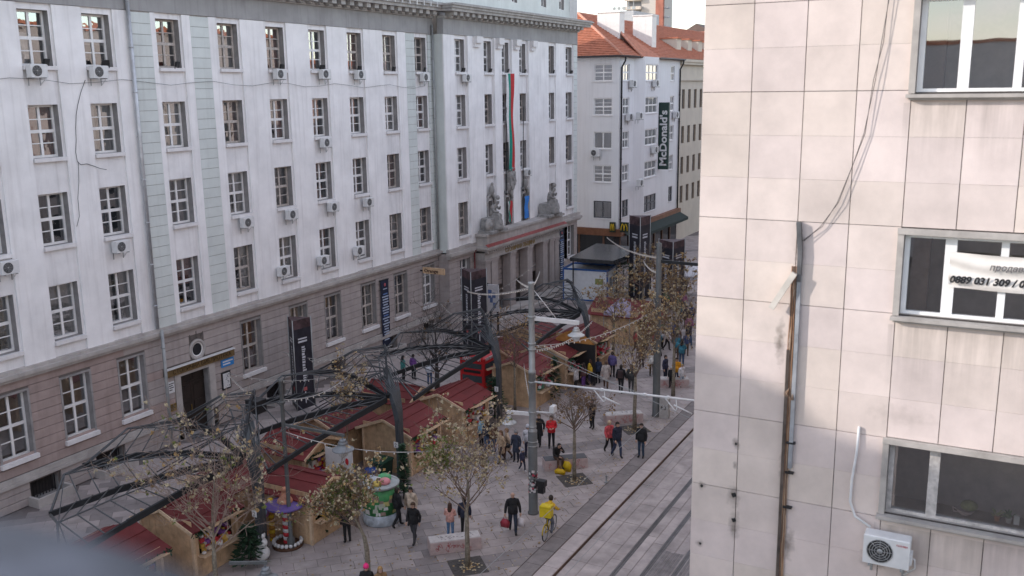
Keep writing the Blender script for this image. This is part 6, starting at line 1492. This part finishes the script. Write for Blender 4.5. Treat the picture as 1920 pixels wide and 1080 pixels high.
# arched orange panel under the far canopy
p = GP(1100, 668); t = thing('stall_front', 'dark stall front with an orange arched panel under the far canopy', 'stall', (-23.0, 51.6, 0)); b = MB(); b.box(-1.6, 1.2, 0, .12, .0, 2.6); b.build('dark_panel', M_BLACK, t)
b = MB(); n = 12; b._add([(-1.6+2.8*i/n, -.02, 2.6) for i in range(n+1)] + [(-1.6+2.8*i/n, -.02, 2.62+.75*math.sin(PI*i/n)) for i in range(n+1)], [(i, i+1, n+2+i, n+1+i) for i in range(n)]); b.build('arched_panel', mat('orange_wood', (.42,.20,.06), .6, var=.25), t)  # plain orange wood colour, mottled

# ------------------------------------------------------------------ festoon lights
def festoon(A, B, label, sag=.5, step=.55):
    A, B = Vector(A), Vector(B); n = 22; L = []
    for i in range(n+1): k = i/n; p = A.lerp(B, k); p.z -= sag*4*k*(1-k); L.append(p)
    t = thing('festoon_lights', label, 'string lights', A, 0, 'strings of festoon lights', world=True)
    b = MB(); b.tube(L, .016, 4); b.build('cable', mat('pale_cable', (.50,.48,.46), .6), t)
    b = MB(); m = int((B-A).length/step)
    for i in range(1, m):
        k = i/m; p = A.lerp(B, k); p.z -= sag*4*k*(1-k)+.06; s = .038
        b._add([p+Vector(q)*s for q in ((1,0,0),(-1,0,0),(0,1,0),(0,-1,0),(0,0,1.4),(0,0,-1.4))], [(0,2,4),(2,1,4),(1,3,4),(3,0,4),(2,0,5),(1,2,5),(3,1,5),(0,3,5)])
    tag(b.build('bulbs', mat('bulb_glass', (.70,.66,.60), .3), t), kind='stuff')
ptop = Vector((MP.x, MP.y, 10.0))
def fac(u, v, x=FX+.1): return XP(u, v, x)
hooks = [(fac(428,700), Vector((sb.x, sb.y, 4.6)), 'from the wall beside the poster case down to the loudspeaker', .15),
 (fac(428,700), Vector((-26.0, 37.5, 5.3)), 'from the wall beside the poster case to the middle canopy', .9),
 (fac(531,660), Vector((-27.5, 38.5, 5.2)), 'from the banner tower to the middle canopy tip', .6),
 (fac(531,660), fac(690,640,-30.0), 'sagging past the banner tower foot along the wall', .8),
 (fac(765,590), Vector((-27.0, 46.0, 5.2)), 'from the wall right of the long banner to the third canopy', .6),
 (fac(824,566), Vector((-26.5, 47.0, 5.3)), 'from the facade corner to the third canopy', .9),
 (fac(824,566), Vector((-30.0, 60.0, 5.6)), 'from the facade corner to the stage beam', .9),
 (fac(640,660), fac(824,640,-31.0), 'low across the stone base below the long banner', .8),
 (ptop, fac(875,545,-33.0), 'from the top of the main pole to the banner tower', .25),
 (ptop, fac(966,520,-36.4), 'from the top of the main pole to a portico column', .12),
 (ptop, fac(1012,508,-36.0), 'from the top of the main pole to the right portico column', .15),
 (Vector((MP.x, MP.y, 7.5)), Vector((P2_.x, P2_.y, 6.2)), 'from the middle of the main pole to the second pole, upper run', .5),
 (Vector((MP.x, MP.y, 7.3)), Vector((-21.5, 50.5, 4.4)), 'from the main pole back to the toy kiosk', .4),
 (Vector((MP.x, MP.y, 4.8)), Vector((-23.9, 46.2, 2.6)), 'low from the main pole to the kiosk eaves', .3),
 (Vector((P2_.x, P2_.y, 9.0)), Vector((-33.5, 82, 4.2)), 'from the second pole to the flat dark roof', .35),
 (Vector((P2_.x, P2_.y, 8.2)), Vector((-25.5, 70, 4.6)), 'from the second pole over the crowd', .25),
 (Vector((LP.x, LP.y, 6.3)), Vector((-26.5, 34, 5.2)), 'from the left lamp post to the middle canopy hub', .4),
 (Vector((LP.x, LP.y, 5.0)), Vector((-17.5, 28.9, 4.8)), 'from the left lamp post across to the nearest plane tree', .5)]
for A, B, lab, sg_ in hooks: festoon(A, B, 'white bulb string ' + lab, sg_)

# ================================================================== PEOPLE
def seg_d(p, a, b):
    ab = b-a; k = max(0, min(1, (p-a).dot(ab)/max(1e-9, ab.dot(ab)))); return (p-(a+ab*k)).length
_pose = {}
def pose_mesh(pose):
    if pose in _pose: return _pose[pose]
    J = dict(pel=(0,0,.96), spi=(0,.005,1.16), che=(0,.0,1.36), nek=(0,-.005,1.49), hdb=(0,-.015,1.565), hdt=(0,-.02,1.655), top=(0,-.015,1.735))
    Rr = dict(pel=(.160,.125), spi=(.165,.125), che=(.180,.130), nek=(.058,.06), hdb=(.075,.088), hdt=(.084,.100), top=(.050,.06))
    def leg(s, kn, an, toe): J['hip'+s] = (.09 if s == 'R' else -.09, 0, .90); J['kne'+s] = kn; J['ank'+s] = an; J['toe'+s] = toe
    def arm(s, el, wr): J['sho'+s] = (.19 if s == 'R' else -.19, .0, 1.40); J['elb'+s] = el; J['wri'+s] = wr
    if pose in ('walk', 'walk_bags', 'coat'):
        leg('R', (.10,-.13,.52), (.10,-.15,.10), (.10,-.30,.045)); leg('L', (-.10,.06,.50), (-.10,.30,.15), (-.10,.20,.045))
        if pose == 'walk_bags': arm('R', (.27,.02,1.12), (.30,-.02,.86)); arm('L', (-.27,.02,1.12), (-.30,-.02,.86))
        else: arm('R', (.25,.10,1.13), (.24,.04,.90)); arm('L', (-.25,-.03,1.13), (-.23,-.16,.93))
    elif pose == 'stand': leg('R', (.10,-.02,.50), (.11,.02,.09), (.12,-.13,.04)); leg('L', (-.10,-.02,.50), (-.11,.02,.09), (-.12,-.13,.04)); arm('R', (.25,.03,1.12), (.24,-.05,.88)); arm('L', (-.25,.03,1.12), (-.24,-.05,.88))
    elif pose == 'photo': leg('R', (.10,-.02,.50), (.11,.02,.09), (.12,-.13,.04)); leg('L', (-.10,-.02,.50), (-.11,.06,.09), (-.12,-.09,.04)); arm('R', (.26,-.12,1.20), (.09,-.27,1.46)); arm('L', (-.26,-.12,1.20), (-.09,-.27,1.46))
    elif pose == 'phone': leg('R', (.10,-.02,.50), (.11,.02,.09), (.12,-.13,.04)); leg('L', (-.10,-.02,.50), (-.11,.02,.09), (-.12,-.13,.04)); arm('R', (.25,-.02,1.14), (.10,-.27,1.16)); arm('L', (-.25,-.02,1.14), (-.10,-.27,1.14))
    elif pose == 'sit':
        for k in ('pel','spi','che','nek','hdb','hdt','top'): x, y, z = J[k]; J[k] = (x, y - (0 if k == 'pel' else {'spi':.06,'che':.16,'nek':.24,'hdb':.30,'hdt':.35,'top':.38}[k]), z-.42-(0 if k in ('pel','spi') else .03))
        leg('R', (.13,-.46,.55), (.13,-.42,.10), (.13,-.57,.045)); leg('L', (-.12,-.46,.55), (-.14,-.48,.10), (-.14,-.63,.045)); J['hipR'] = (.09,-.02,.50); J['hipL'] = (-.09,-.02,.50)
        arm('R', (.27,-.30,.78), (.07,-.46,.98)); arm('L', (-.27,-.28,.72), (-.08,-.48,.68)); J['shoR'] = (.19,-.14,.98); J['shoL'] = (-.19,-.14,.98)
    elif pose == 'ride':
        for k in ('pel','spi','che','nek','hdb','hdt','top'): x, y, z = J[k]; J[k] = (x, y - {'pel':0,'spi':.09,'che':.20,'nek':.27,'hdb':.31,'hdt':.33,'top':.345}[k], z-.02-(.03 if k not in ('pel','spi') else 0))
        leg('R', (.12,-.34,.72), (.12,-.12,.42), (.13,-.28,.38)); leg('L', (-.12,-.22,.55), (-.12,-.02,.18), (-.13,-.18,.14))
        arm('R', (.27,-.34,1.12), (.27,-.56,1.02)); arm('L', (-.27,-.34,1.12), (-.27,-.56,1.02)); J['shoR'] = (.18,-.18,1.34); J['shoL'] = (-.18,-.18,1.34)
    B = [('pel','spi',0),('spi','che',0),('che','nek',0),('nek','hdb',2),('hdb','hdt',2),('hdt','top',2)]
    for s in 'RL': B += [('che','sho'+s,0),('sho'+s,'elb'+s,0),('elb'+s,'wri'+s,0),('pel','hip'+s,1),('hip'+s,'kne'+s,1),('kne'+s,'ank'+s,1),('ank'+s,'toe'+s,4)]
    rad = dict(sho=(.085,.09), elb=(.066,.066), wri=(.046,.05), hip=(.105,.11), kne=(.072,.075), ank=(.055,.058), toe=(.045,.04))
    keys = list(J); me = bpy.data.meshes.new('p'); me.from_pydata([J[k] for k in keys], [(keys.index(a), keys.index(c)) for a, c, _ in B], [])
    o = bpy.data.objects.new('p', me); col.objects.link(o); o.modifiers.new('s', 'SKIN').use_smooth_shade = True; o.modifiers.new('u', 'SUBSURF').levels = 1
    sv = me.skin_vertices[0].data
    for i, k in enumerate(keys): sv[i].radius = Rr.get(k) or rad[k[:3]]; sv[i].use_root = (k == 'pel')
    dg = bpy.context.evaluated_depsgraph_get(); out = bpy.data.meshes.new_from_object(o.evaluated_get(dg)); bpy.data.objects.remove(o)
    out.materials.clear()
    for m in (M_BLACK, M_BLACK, M_SKIN, M_BLACK, M_BLACK): out.materials.append(m)
    V = {k: Vector(p) for k, p in J.items()}
    for pl in out.polygons:
        c = pl.center; best = min(B, key=lambda s: seg_d(c, V[s[0]], V[s[1]])/(1.35 if s[2] == 0 else 1)); pl.material_index = best[2]; pl.use_smooth = True
    _pose[pose] = (out, V); return _pose[pose]
# shared small meshes
hb = MB()   # hair cap
prof = [(.001,.128),(.05,.122),(.085,.095),(.103,.05),(.108,0),(.100,-.05),(.085,-.09)]
vs_ = []; n = 14
for i, (r, z) in enumerate(prof):
    for j in range(n):
        a = 2*PI*j/n; back = math.sin(a); zz = z if (i < 4 or back > -.25) else max(z, .045); vs_.append((r*math.cos(a)*.92, r*math.sin(a)*1.05+.012, zz))
hb._add(vs_, [(i*n+j, (i+1)*n+j, (i+1)*n+(j+1) % n, i*n+(j+1) % n) for i in range(len(prof)-1) for j in range(n)], 0, True)
HAIR_S = hb.mesh('hair', [M_BLACK])
lb = MB(); lb.v = list(hb.v); lb.f = list(hb.f); lb.m = list(hb.m); lb.sm = list(hb.sm)
lb._add([(.095*math.cos(a)*s, .095*abs(math.sin(a))*1.2*s+.02, z) for z, s in ((.03,1.0),(-.08,1.12),(-.2,1.25),(-.30,1.0)) for a in [PI*j/8 for j in range(9)]], [(i*9+j, i*9+j+1, (i+1)*9+j+1, (i+1)*9+j) for i in range(3) for j in range(8)], 0, True)
HAIR_L = lb.mesh('hair', [M_BLACK])
fb_ = MB(); fb_.ball((0,-.125,-.02), .018, 6, 0, (.8,1.2,1.4)); fb_.ball((-.035,-.112,.012), .012, 6, 1); fb_.ball((.035,-.112,.012), .012, 6, 1); fb_.box(-.025,.025,-.118,-.108,-.066,-.058,2)
for s in (-1, 1): fb_.ball((s*.088,0,-.01), .022, 6, 0, (.5,.8,1.3))
FACE = fb_.mesh('face', [M_SKIN, M_BLACK, cmat((.35,.12,.11))])
hm = MB(); hm.bbox(-.036,.036,-.016,.016,-.085,0,.008)
for k in range(4):
    x = -.027+.018*k; L = (.062,.075,.07,.055)[k]; hm.tube([(x,0,-.08),(x,-.006,-.08-L*.5),(x,-.026,-.08-L)], [.0085,.008,.006], 5)
hm.tube([(.034,0,-.025),(.056,-.012,-.055),(.056,-.026,-.085)], [.010,.009,.007], 5)
HAND = hm.mesh('hand', [M_SKIN])
sk_ = MB(); sk_.lathe([(.155,1.18),(.165,.98),(.19,.80),(.215,.58),(.20,.57),(.14,.8)], (0,.02,0), 16, 0, True, 1, .82); SKIRT = sk_.mesh('coat_skirt', [M_BLACK])
hd = MB(); hd.lathe([(.001,.135),(.07,.125),(.105,.08),(.118,.0),(.112,-.02)], (0,.012,0), 14, 0, True, .95, 1.05); hd.ball((0,.012,.15), .03, 6); HATM = hd.mesh('hat', [M_BLACK])
jk = MB(); jk.lathe([(.19,-.14),(.205,-.13),(.20,.05),(.185,.22),(.10,.24)], (0,.01,1.0), 16, 0, True, 1.0, .80); HEM = jk.mesh('jacket', [M_BLACK])

bpk = MB(); bpk.bbox(-.15,.15,.10,.28,1.0,1.45,.04); BPACK = bpk.mesh('backpack', [M_BLACK])
def cloth(c): return mat('cloth_%02x%02x%02x' % tuple(int(x*255) for x in c), tuple(x*1.15 for x in c), .9, var=.32, scale=7, bump=.9, bscale=9)
def person(P, face, label, pose='walk', coat=(.03,.03,.035), pants=(.03,.03,.035), hair=(.03,.022,.018), shoe=(.02,.02,.02), h=1.72, long=False, skirt=False, hat=None, bald=False, pack=None, group=None, z=0.):
    """face = heading in degrees, the direction looked at: 0 = +X, 90 = +Y"""
    me, V = pose_mesh(pose); s = h/1.72
    t = tag(link('person', None, None, (P[0], P[1], z), R(face)+HALF), label, 'person', group or 'people on the square'); t.scale = (s, s, s)
    b = link('body', me, t)
    cols = (cloth(coat), cloth(pants), M_SKIN, cmat(hair, .8), cmat(shoe, .6))
    for i, m in enumerate(cols): b.material_slots[i].link = 'OBJECT'; b.material_slots[i].material = m
    hc = (V['hdb']+V['hdt'])/2 + Vector((0,0,.02))
    def child(nm, mesh_, m, loc):
        o = link(nm, mesh_, t, loc); o.material_slots[0].link = 'OBJECT'; o.material_slots[0].material = m; return o
    link('face', FACE, t, hc)
    if hat: child('hat', HATM, cmat(hat, .9), hc+Vector((0,0,.02)))
    if not bald: child('hair', HAIR_L if long else HAIR_S, cols[3], hc)
    for sd in 'RL':
        o = link('hand', HAND, t, V['wri'+sd]); d = (V['wri'+sd]-V['elb'+sd]).normalized(); o.rotation_euler = (-d).to_track_quat('Z', 'Y').to_euler()
    if pose in ('walk','walk_bags','stand','phone','photo') and not skirt: child('jacket', HEM, cols[0], (0,0,0))
    if skirt: child('coat_skirt', SKIRT, cols[0], (0,0,0))
    if pack: child('backpack', BPACK, cmat(pack, .8), (0,0,0))
    return t
def carried(P, label, c, z=.35, w=.17, h=.36, name='shopping_bag'):
    t = tag(link(name, None, None, (P[0], P[1], z)), label, 'bag'); b = MB()
    b._add([(-w,-.05,0),(w,-.05,0),(w,.05,0),(-w,.05,0),(-w*1.1,-.09,h*.6),(w*1.1,-.09,h*.6),(w*1.1,.09,h*.6),(-w*1.1,.09,h*.6),(-w*.6,-.03,h),(w*.6,-.03,h),(w*.6,.03,h),(-w*.6,.03,h)], [(0,3,2,1)]+[(k+i, k+(i+1) % 4, k+4+(i+1) % 4, k+4+i) for k in (0, 4) for i in range(4)]+[(8,9,10,11)], 0, True)
    b.build('sack', cmat(c, .5), t); b = MB(); b.tube([(-w*.4,0,h-.01),(-w*.2,0,h+.16),(w*.2,0,h+.16),(w*.4,0,h-.01)], .008, 5); b.build('handle', cmat(c, .5), t); return t
TOCAM = -62      # heading that looks towards the camera from the square
NAVY, BLK, JEAN, BEI, BRN = (.022,.026,.045), (.016,.016,.018), (.07,.11,.19), (.40,.29,.19), (.10,.055,.035)
p = GP(962, 1000); person(p, TOCAM+4, 'bald man in black jacket walking with a carrier bag in each hand', 'walk_bags', BLK, (.025,.032,.05), bald=True, h=1.80)
yaw_ = R(TOCAM+4)+HALF
for s, lab, c in ((-1, 'dark red shopping bag in the left hand of the picture', (.30,.03,.05)), (1, 'white shopping bag with pink print carried by the bald man', (.62,.57,.58))):
    carried((p.x+s*.31*1.05*math.cos(yaw_), p.y+s*.31*1.05*math.sin(yaw_)), lab + (' of the bald man' if s < 0 else ''), c, .30)
p = GP(777, 1018); person(p, TOCAM-25, 'man in open black jacket walking beside the green booth', 'walk', BLK, (.05,.05,.055), (.07,.04,.025), h=1.74)
p = GP(772, 985); person(p, TOCAM-10, 'woman in beige padded coat half hidden behind the walking man', 'stand', (.45,.37,.29), BLK, (.02,.015,.013), h=1.70, long=True)
p = GP(747, 988); person(p, 60, 'man in black hoodie striding next to the green booth', 'walk', BLK, BLK, h=1.74)
p = GP(845, 1009); person(p, 110, 'long haired girl in pink jacket and blue jeans behind the nearest bench', 'phone', (.50,.27,.23), (.10,.18,.30), (.06,.03,.02), h=1.52, long=True)
p = GP(872, 1003); person(p, 115, 'man in dark navy jacket standing behind the nearest bench', 'stand', NAVY, BLK, h=1.66)
p = GP(1034, 840); person(p, TOCAM, 'man in bright red puffer jacket looking down at his phone', 'phone', (.50,.022,.03), BLK, h=1.72)
p = GP(1011, 836); person(p, TOCAM-20, 'woman in long black coat half hidden behind the main pole', 'coat', BLK, BLK, (.10,.07,.04), h=1.70, skirt=True)
p = GP(1142, 850); person(p, TOCAM+25, 'woman in red and pink jacket walking beside a man in navy', 'walk', (.52,.08,.09), BLK, (.50,.38,.26), h=1.70, long=True)
p = GP(1157, 858); person(p, TOCAM+30, 'man in dark navy jacket and jeans walking beside the woman in red', 'walk', NAVY, (.035,.045,.085), h=1.84)
p = GP(1202, 858); person(p, TOCAM-30, 'man with a backpack standing near the kerb by the golden tree', 'stand', BLK, (.03,.05,.08), h=1.76, pack=(.03,.032,.03))
p = GP(1110, 804); person(p, TOCAM-50, 'person in dark coat holding a camera up in both hands', 'photo', BLK, BLK, h=1.66)
p = GP(940, 868); person(p, TOCAM-60, 'woman in long beige coat with a black handbag', 'coat', BEI, (.05,.035,.03), (.16,.09,.05), h=1.66, long=True, skirt=True)
p2b = GP(951, 862); person(p2b, TOCAM-80, 'second person in beige coat close behind the handbag woman', 'coat', (.43,.32,.23), BRN, (.25,.15,.08), h=1.62, skirt=True)
carried((p2b.x+.12, p2b.y-.22), 'black handbag at the side of the woman in beige', BLK, .75, .15, .22, 'handbag')
p = GP(968, 866); person(p, TOCAM-25, 'person in quilted navy coat and grey cap by the main pole', 'stand', (.035,.042,.065), (.02,.022,.035), h=1.62, hat=(.25,.24,.24), skirt=True)
p = GP(980, 884); person(p, TOCAM+40, 'small child in navy jacket and white shoes beside the main pole', 'walk', (.03,.032,.06), (.03,.032,.05), h=1.12, shoe=(.6,.6,.6), hat=(.35,.35,.38))
p = GP(990, 856); person(p, TOCAM+10, 'person in pale grey hooded jacket partly behind the main pole', 'stand', (.50,.50,.53), (.03,.035,.06), h=1.64, hat=(.50,.50,.53))
p = GP(914, 845); person(p, 150, 'person in dark navy jacket at the kiosk counter, left one', 'stand', (.02,.03,.05), JEAN, (.07,.04,.02), h=1.66, long=True)
p = GP(926, 850); person(p, 160, 'person in black and brown coat at the kiosk counter, right one', 'stand', BRN, (.06,.09,.15), h=1.62)
p = GP(903, 838); person(p, 170, 'person in light blue jacket nearest the fir', 'stand', (.22,.36,.46), BLK, h=1.6)
# seated person on the dark bench with yellow bags
q = GP(1045, 872); bd = Vector((bench2.location.x, bench2.location.y, 0)); ang = bench2.rotation_euler.z; ax = Vector((math.cos(ang), math.sin(ang), 0)); ay = Vector((-math.sin(ang), math.cos(ang), 0))
sp_ = bd + ax*.62 + ay*.26
person((sp_.x, sp_.y), math.degrees(ang)-90+12, 'person in dark jacket sitting hunched on the dark topped bench', 'sit', (.022,.02,.02), (.085,.05,.035), (.02,.018,.016), h=1.70, z=.10)
yb = bd + ax*1.02 - ay*.22; carried((yb.x, yb.y), 'upright yellow shopping bag in front of the seated person', (.62,.42,.01), .01, .2, .5)
yb = bd + ax*.62 - ay*.48; carried((yb.x, yb.y), 'slumped yellow bag at the feet of the seated person', (.60,.38,.01), .01, .24, .26)
# two dark uniforms and the groups in the middle distance
p = GP(1164, 737); person(p, 100, 'person in black with a pack walking away, left of the pair', 'walk', BLK, BLK, h=1.74, pack=(.05,.03,.03))
p = GP(1183, 738); person(p, 105, 'person in dark camouflage walking away, right of the pair', 'walk', (.04,.04,.04), (.05,.05,.05), h=1.78)
p = GP(1107, 722); person(p, 170, 'person in mustard yellow jacket at the toy kiosk', 'stand', (.52,.34,.03), (.05,.04,.08), (.06,.03,.02), h=1.66, long=True)
p = GP(1136, 728); person(p, 110, 'person in pale patterned long coat near the mustard jacket', 'coat', (.42,.36,.33), BRN, (.12,.07,.05), h=1.7, skirt=True)
p = GP(1121, 720); person(p, 140, 'person in dark blue jacket between the mustard and the pale coat', 'stand', (.02,.03,.06), BLK, h=1.66)
p = GP(1094, 728); person(p, 170, 'person in purple trousers left of the mustard jacket', 'stand', (.10,.05,.05), (.14,.06,.22), h=1.6, long=True)
p = GP(1148, 708); person(p, 100, 'person in violet blue jacket behind the pale coat', 'stand', (.10,.08,.20), BLK, h=1.68)
p = GP(1080, 735); person(p, 180, 'person in grey white jacket by the toy kiosk goods', 'stand', (.42,.40,.40), BLK, h=1.6)
p = GP(1222, 705); person(p, TOCAM, 'person in white top beside the second tram pole', 'stand', (.55,.53,.50), (.08,.06,.04), h=1.66, long=True)
p = GP(1268, 722); person(p, TOCAM, 'person in orange yellow jacket standing behind the pink bench', 'stand', (.58,.26,.02), (.025,.03,.06), h=1.72)
p = GP(1247, 716); person(p, TOCAM+50, 'person in dark navy standing left of the orange jacket', 'stand', (.03,.035,.06), NAVY, h=1.70)
p = GP(1258, 728); person(p, TOCAM-40, 'grey haired person in black beside the pink bench', 'stand', BLK, BLK, (.45,.43,.42), h=1.35)
p = GP(1278, 726); person(p, TOCAM+20, 'person in white coat at the right end of the pink bench', 'stand', (.58,.57,.58), (.35,.4,.45), (.4,.3,.15), h=1.45)
p = GP(806, 722); person(p, 100, 'person in white and blue jacket behind the maroon roofs', 'stand', (.50,.52,.56), (.05,.08,.15), (.02,.02,.02), h=1.68, long=True)
p = GP(757, 715); person(p, 60, 'person with teal scarf and dotted black top behind the maroon roofs', 'stand', (.04,.16,.15), BLK, (.02,.02,.02), h=1.66, long=True)
p = GP(776, 712); person(p, 80, 'person in purple jacket in the gap under the canopy', 'stand', (.13,.05,.20), BLK, h=1.66)
p = GP(690, 1138); person(p, TOCAM, 'person in dark jacket with bright pink hat cut by the bottom edge', 'stand', BLK, BLK, h=1.62, hat=(.75,.04,.20))
p = GP(716, 1142); person(p, TOCAM+30, 'blond person beside the pink hat at the bottom edge', 'stand', (.20,.12,.06), BLK, (.36,.22,.09), h=1.62, long=True)
p = GP(652, 1018); person(p, 150, 'person in black with a pink bag behind the olive leaved tree', 'stand', BLK, BLK, (.05,.03,.03), h=1.64)
# far crowd
rnd = random.Random(99); PAL = [(.03,.03,.04), (.35,.06,.06), (.05,.07,.15), (.4,.35,.3), (.12,.12,.13), (.5,.25,.05), (.08,.15,.09), (.45,.45,.47), (.16,.09,.06), (.30,.12,.20), (.04,.15,.2)]
CN = ['black','dark red','navy blue','beige','charcoal','orange','green','light grey','brown','plum','teal']
HN = ['dark', 'brown', 'fair']; HC = [(.02,.018,.015), (.10,.055,.03), (.36,.25,.13)]
k = 0; used_lab = {}
while k < 34:
    u, v = rnd.uniform(1095, 1298), rnd.uniform(548, 690); p = GP(u, v)
    if p.x < -26 or (p.x < -22.2 and p.y < 66): continue
    ci = rnd.randrange(len(PAL)); hi = rnd.randrange(3); ti = rnd.randrange(3)
    wherew = 'by far trees' if v < 600 else ('mid crowd' if v < 645 else 'near crowd edge')
    side = 'left part' if u < 1160 else ('centre' if u < 1230 else 'right part')
    lab = f'{HN[hi]} haired person, {CN[ci]} jacket, {["black","blue","brown"][ti]} trousers, {wherew}, {side}'
    if lab in used_lab: continue
    used_lab[lab] = 1
    person(p, rnd.uniform(0, 360), lab, rnd.choice(('walk','stand','coat','phone')), PAL[ci], ((.02,.02,.022), (.05,.08,.14), (.09,.06,.045))[ti], HC[hi], h=rnd.uniform(1.58, 1.84), long=rnd.random() < .4, group='crowd at the far end of the market'); k += 1
# cyclist, bicycle, delivery box
cp = GP(1030, 1004); hdg = 96
bk_ = tag(link('bicycle', None, None, (cp.x, cp.y, 0), R(hdg)+HALF), 'yellow delivery bicycle seen from behind on the pavement', 'bicycle')
YEL = cmat((.50,.36,.02), .4)
for y, nm in ((-.55, 'front_wheel'), (.50, 'rear_wheel')):
    wv = link('wheel', None, bk_, (0, y, .34)); b = MB(); b.tube([(0, .325*math.cos(2*PI*i/24), .325*math.sin(2*PI*i/24)) for i in range(25)], .022, 6, cap=False); b.build('tyre', M_BLACK, wv)
    b = MB(); b.tube([(0, .30*math.cos(2*PI*i/24), .30*math.sin(2*PI*i/24)) for i in range(25)], .012, 5, cap=False)
    for i in range(14): a = 2*PI*i/14; b.tube([(0,0,0),(0,.30*math.cos(a),.30*math.sin(a))], .003, 3)
    b.build('rim', M_STEELG, wv)
b = MB()
for a, c in (((0,.12,.30),(0,.22,.86)), ((0,.12,.30),(0,-.40,.80)), ((0,.21,.78),(0,-.38,.86)), ((0,.12,.30),(0,.50,.34)), ((0,.21,.75),(0,.50,.34)), ((0,-.37,.95),(0,-.55,.34))): b.tube([a, c], .022, 6)
b.build('frame', YEL, bk_)
b = MB(); b.tube([(-.30,-.50,1.0),(-.12,-.40,1.02),(.12,-.40,1.02),(.30,-.50,1.0)], .015, 6); b.tube([(0,-.37,.9),(0,-.40,1.02)], .018, 6); b.build('handlebar', M_BLACK, bk_)
b = MB(); b.ball((0,.22,.89), .12, 10, 0, (.8,1.1,.35)); b.build('saddle', M_BLACK, bk_)
b = MB(); b.tube([(0,.50+.36*math.cos(a),.34+.36*math.sin(a)) for a in [R(x) for x in range(10, 150, 14)]], .028, 5); b.build('mudguard', YEL, bk_)
b = MB(); b.tube([(-.14,.12,.22),(-.06,.12,.30),(.06,.12,.30),(.14,.12,.38)], .014, 5); b.build('pedals', M_BLACK, bk_)
person((cp.x+.10*math.cos(R(hdg+180)), cp.y+.10*math.sin(R(hdg+180))), hdg, 'courier in yellow jacket and dark cap riding the yellow bicycle', 'ride', (.58,.36,.03), (.12,.13,.16), shoe=(.55,.55,.55), h=1.70)
dbx = cp + Vector((-.34*math.cos(R(hdg)), -.34*math.sin(R(hdg)), 1.0)); t = tag(link('delivery_backpack', None, None, dbx, R(hdg)+HALF), 'big yellow square delivery backpack on the courier', 'backpack')
b = MB(); b.bbox(-.24, .24, -.16, .16, 0, .50, .03); b.build('box', cmat((.62,.47,.012), .55), t); b = MB(); b.box(-.245,.245,-.165,.165,.40,.415); b.build('lid_seam', cmat((.35,.27,.02)), t)

# ------------------------------------------------------------------ statues and coat of arms over the portico
def statue(P, label, mir):
    t = thing('stone_statue', label, 'statue', P, 0.0); me, V = pose_mesh('sit')
    r = link('figure', me, t, (0,0,.62), HALF); r.scale = (1.55, 1.55, 1.45)
    for i in range(5): r.material_slots[i].link = 'OBJECT'; r.material_slots[i].material = M_STATUE
    b = MB(); b.bbox(-.55,.45,-.8,.8,.0,1.15,.06); b.bbox(-.5,.7,-1.3,1.3,-.02,.22,.03); b.build('throne', M_STATUE, t)
    b = MB(); b.lathe([(.20,1.55),(.34,1.25),(.46,.9),(.52,.4),(.5,.2)], (.35,0,0), 14, 0, True, 1.25, 1.0); b.build('robe', M_STATUE, t)
    b = MB(); b.ball((.25, mir*.95, .62), .55, 14, 0, (.45,1,1)); b.ball((.42, mir*.95, .62), .26, 10, 0, (.6,1,1)); b.build('shield', M_STATUE, t)
    b = MB(); b.ball((.56,0,2.72), .17, 10, 0, (1,1,1.1)); b.build('hair', M_STATUE, t)
statue((PX2-.05, 64.6, 6.95), 'seated stone statue with round shield at the left end of the portico parapet', -1)
statue((PX2-.05, 74.9, 6.95), 'seated stone statue at the right end of the portico parapet', 1)
t = thing('coat_of_arms', 'carved stone coat of arms above the middle arched window', 'relief', (PXJ+.15, 69.0, 9.6), world=True)
b = MB(); P = []
for z, w in ((11.35,.42),(11.2,.55),(10.7,.58),(10.2,.45),(9.8,.12)): P.append((w, z))
n = len(P); b._add([(PXJ+.12, 69.0-w, z) for w, z in P] + [(PXJ+.12, 69.0+w, z) for w, z in P[::-1]] + [(PXJ+.42, 69.0-w*.85, z) for w, z in P] + [(PXJ+.42, 69.0+w*.85, z) for w, z in P[::-1]], [tuple(range(4*n-1, 2*n-1, -1))[::-1]] + [(i, (i+1) % (2*n), 2*n+(i+1) % (2*n), 2*n+i) for i in range(2*n)]); b.build('shield', M_STATUE, t)
b = MB()
for k in range(9): b.ball((PXJ+.40, 69.0+random.uniform(-.35,.35), random.uniform(10.0,11.1)), random.uniform(.1,.2), 8, 0, (.6,1,1.2))
for k in range(7): b.ball((PXJ+.3, 68.6+k*.13, 11.45+.12*math.sin(k*.52)), .12, 7)
b.build('carving', M_STATUE, t)

# ------------------------------------------------------------------ parapet of the viewer's own roof (out of focus, lower left)
PZ = 17.62
px_ = [(-420, 935), (-60, 970), (60, 984), (160, 1006), (250, 1032), (330, 1064), (400, 1100), (640, 1260)]
pts = [GP(u, v, PZ) for u, v in px_]
pt = thing('roof_parapet', 'blurred slate grey metal parapet at the lower left corner', 'parapet', (pts[1].x, pts[1].y, 16.0), world=True)
b = MB(); tow = Vector((.12, -.30, 0)); sec = []
for p in pts:      # rounded coping profile
    sec.append([p + tow*.10 + Vector((0,0,-1.4)), p + tow*.02 + Vector((0,0,-.05)), p, p + tow*.25 + Vector((0,0,.012)), p + tow*.9, p + tow + Vector((0,0,-.05)), p + tow + Vector((0,0,-1.4))])
n = len(sec[0]); b._add([q for s_ in sec for q in s_], [(i*n+j, (i+1)*n+j, (i+1)*n+j+1, i*n+j+1) for i in range(len(sec)-1) for j in range(n-1)], 0, True)
b.build('coping', mat('slate_zinc', (.06,.066,.085), .6, metal=.1, var=.7, scale=7), pt)
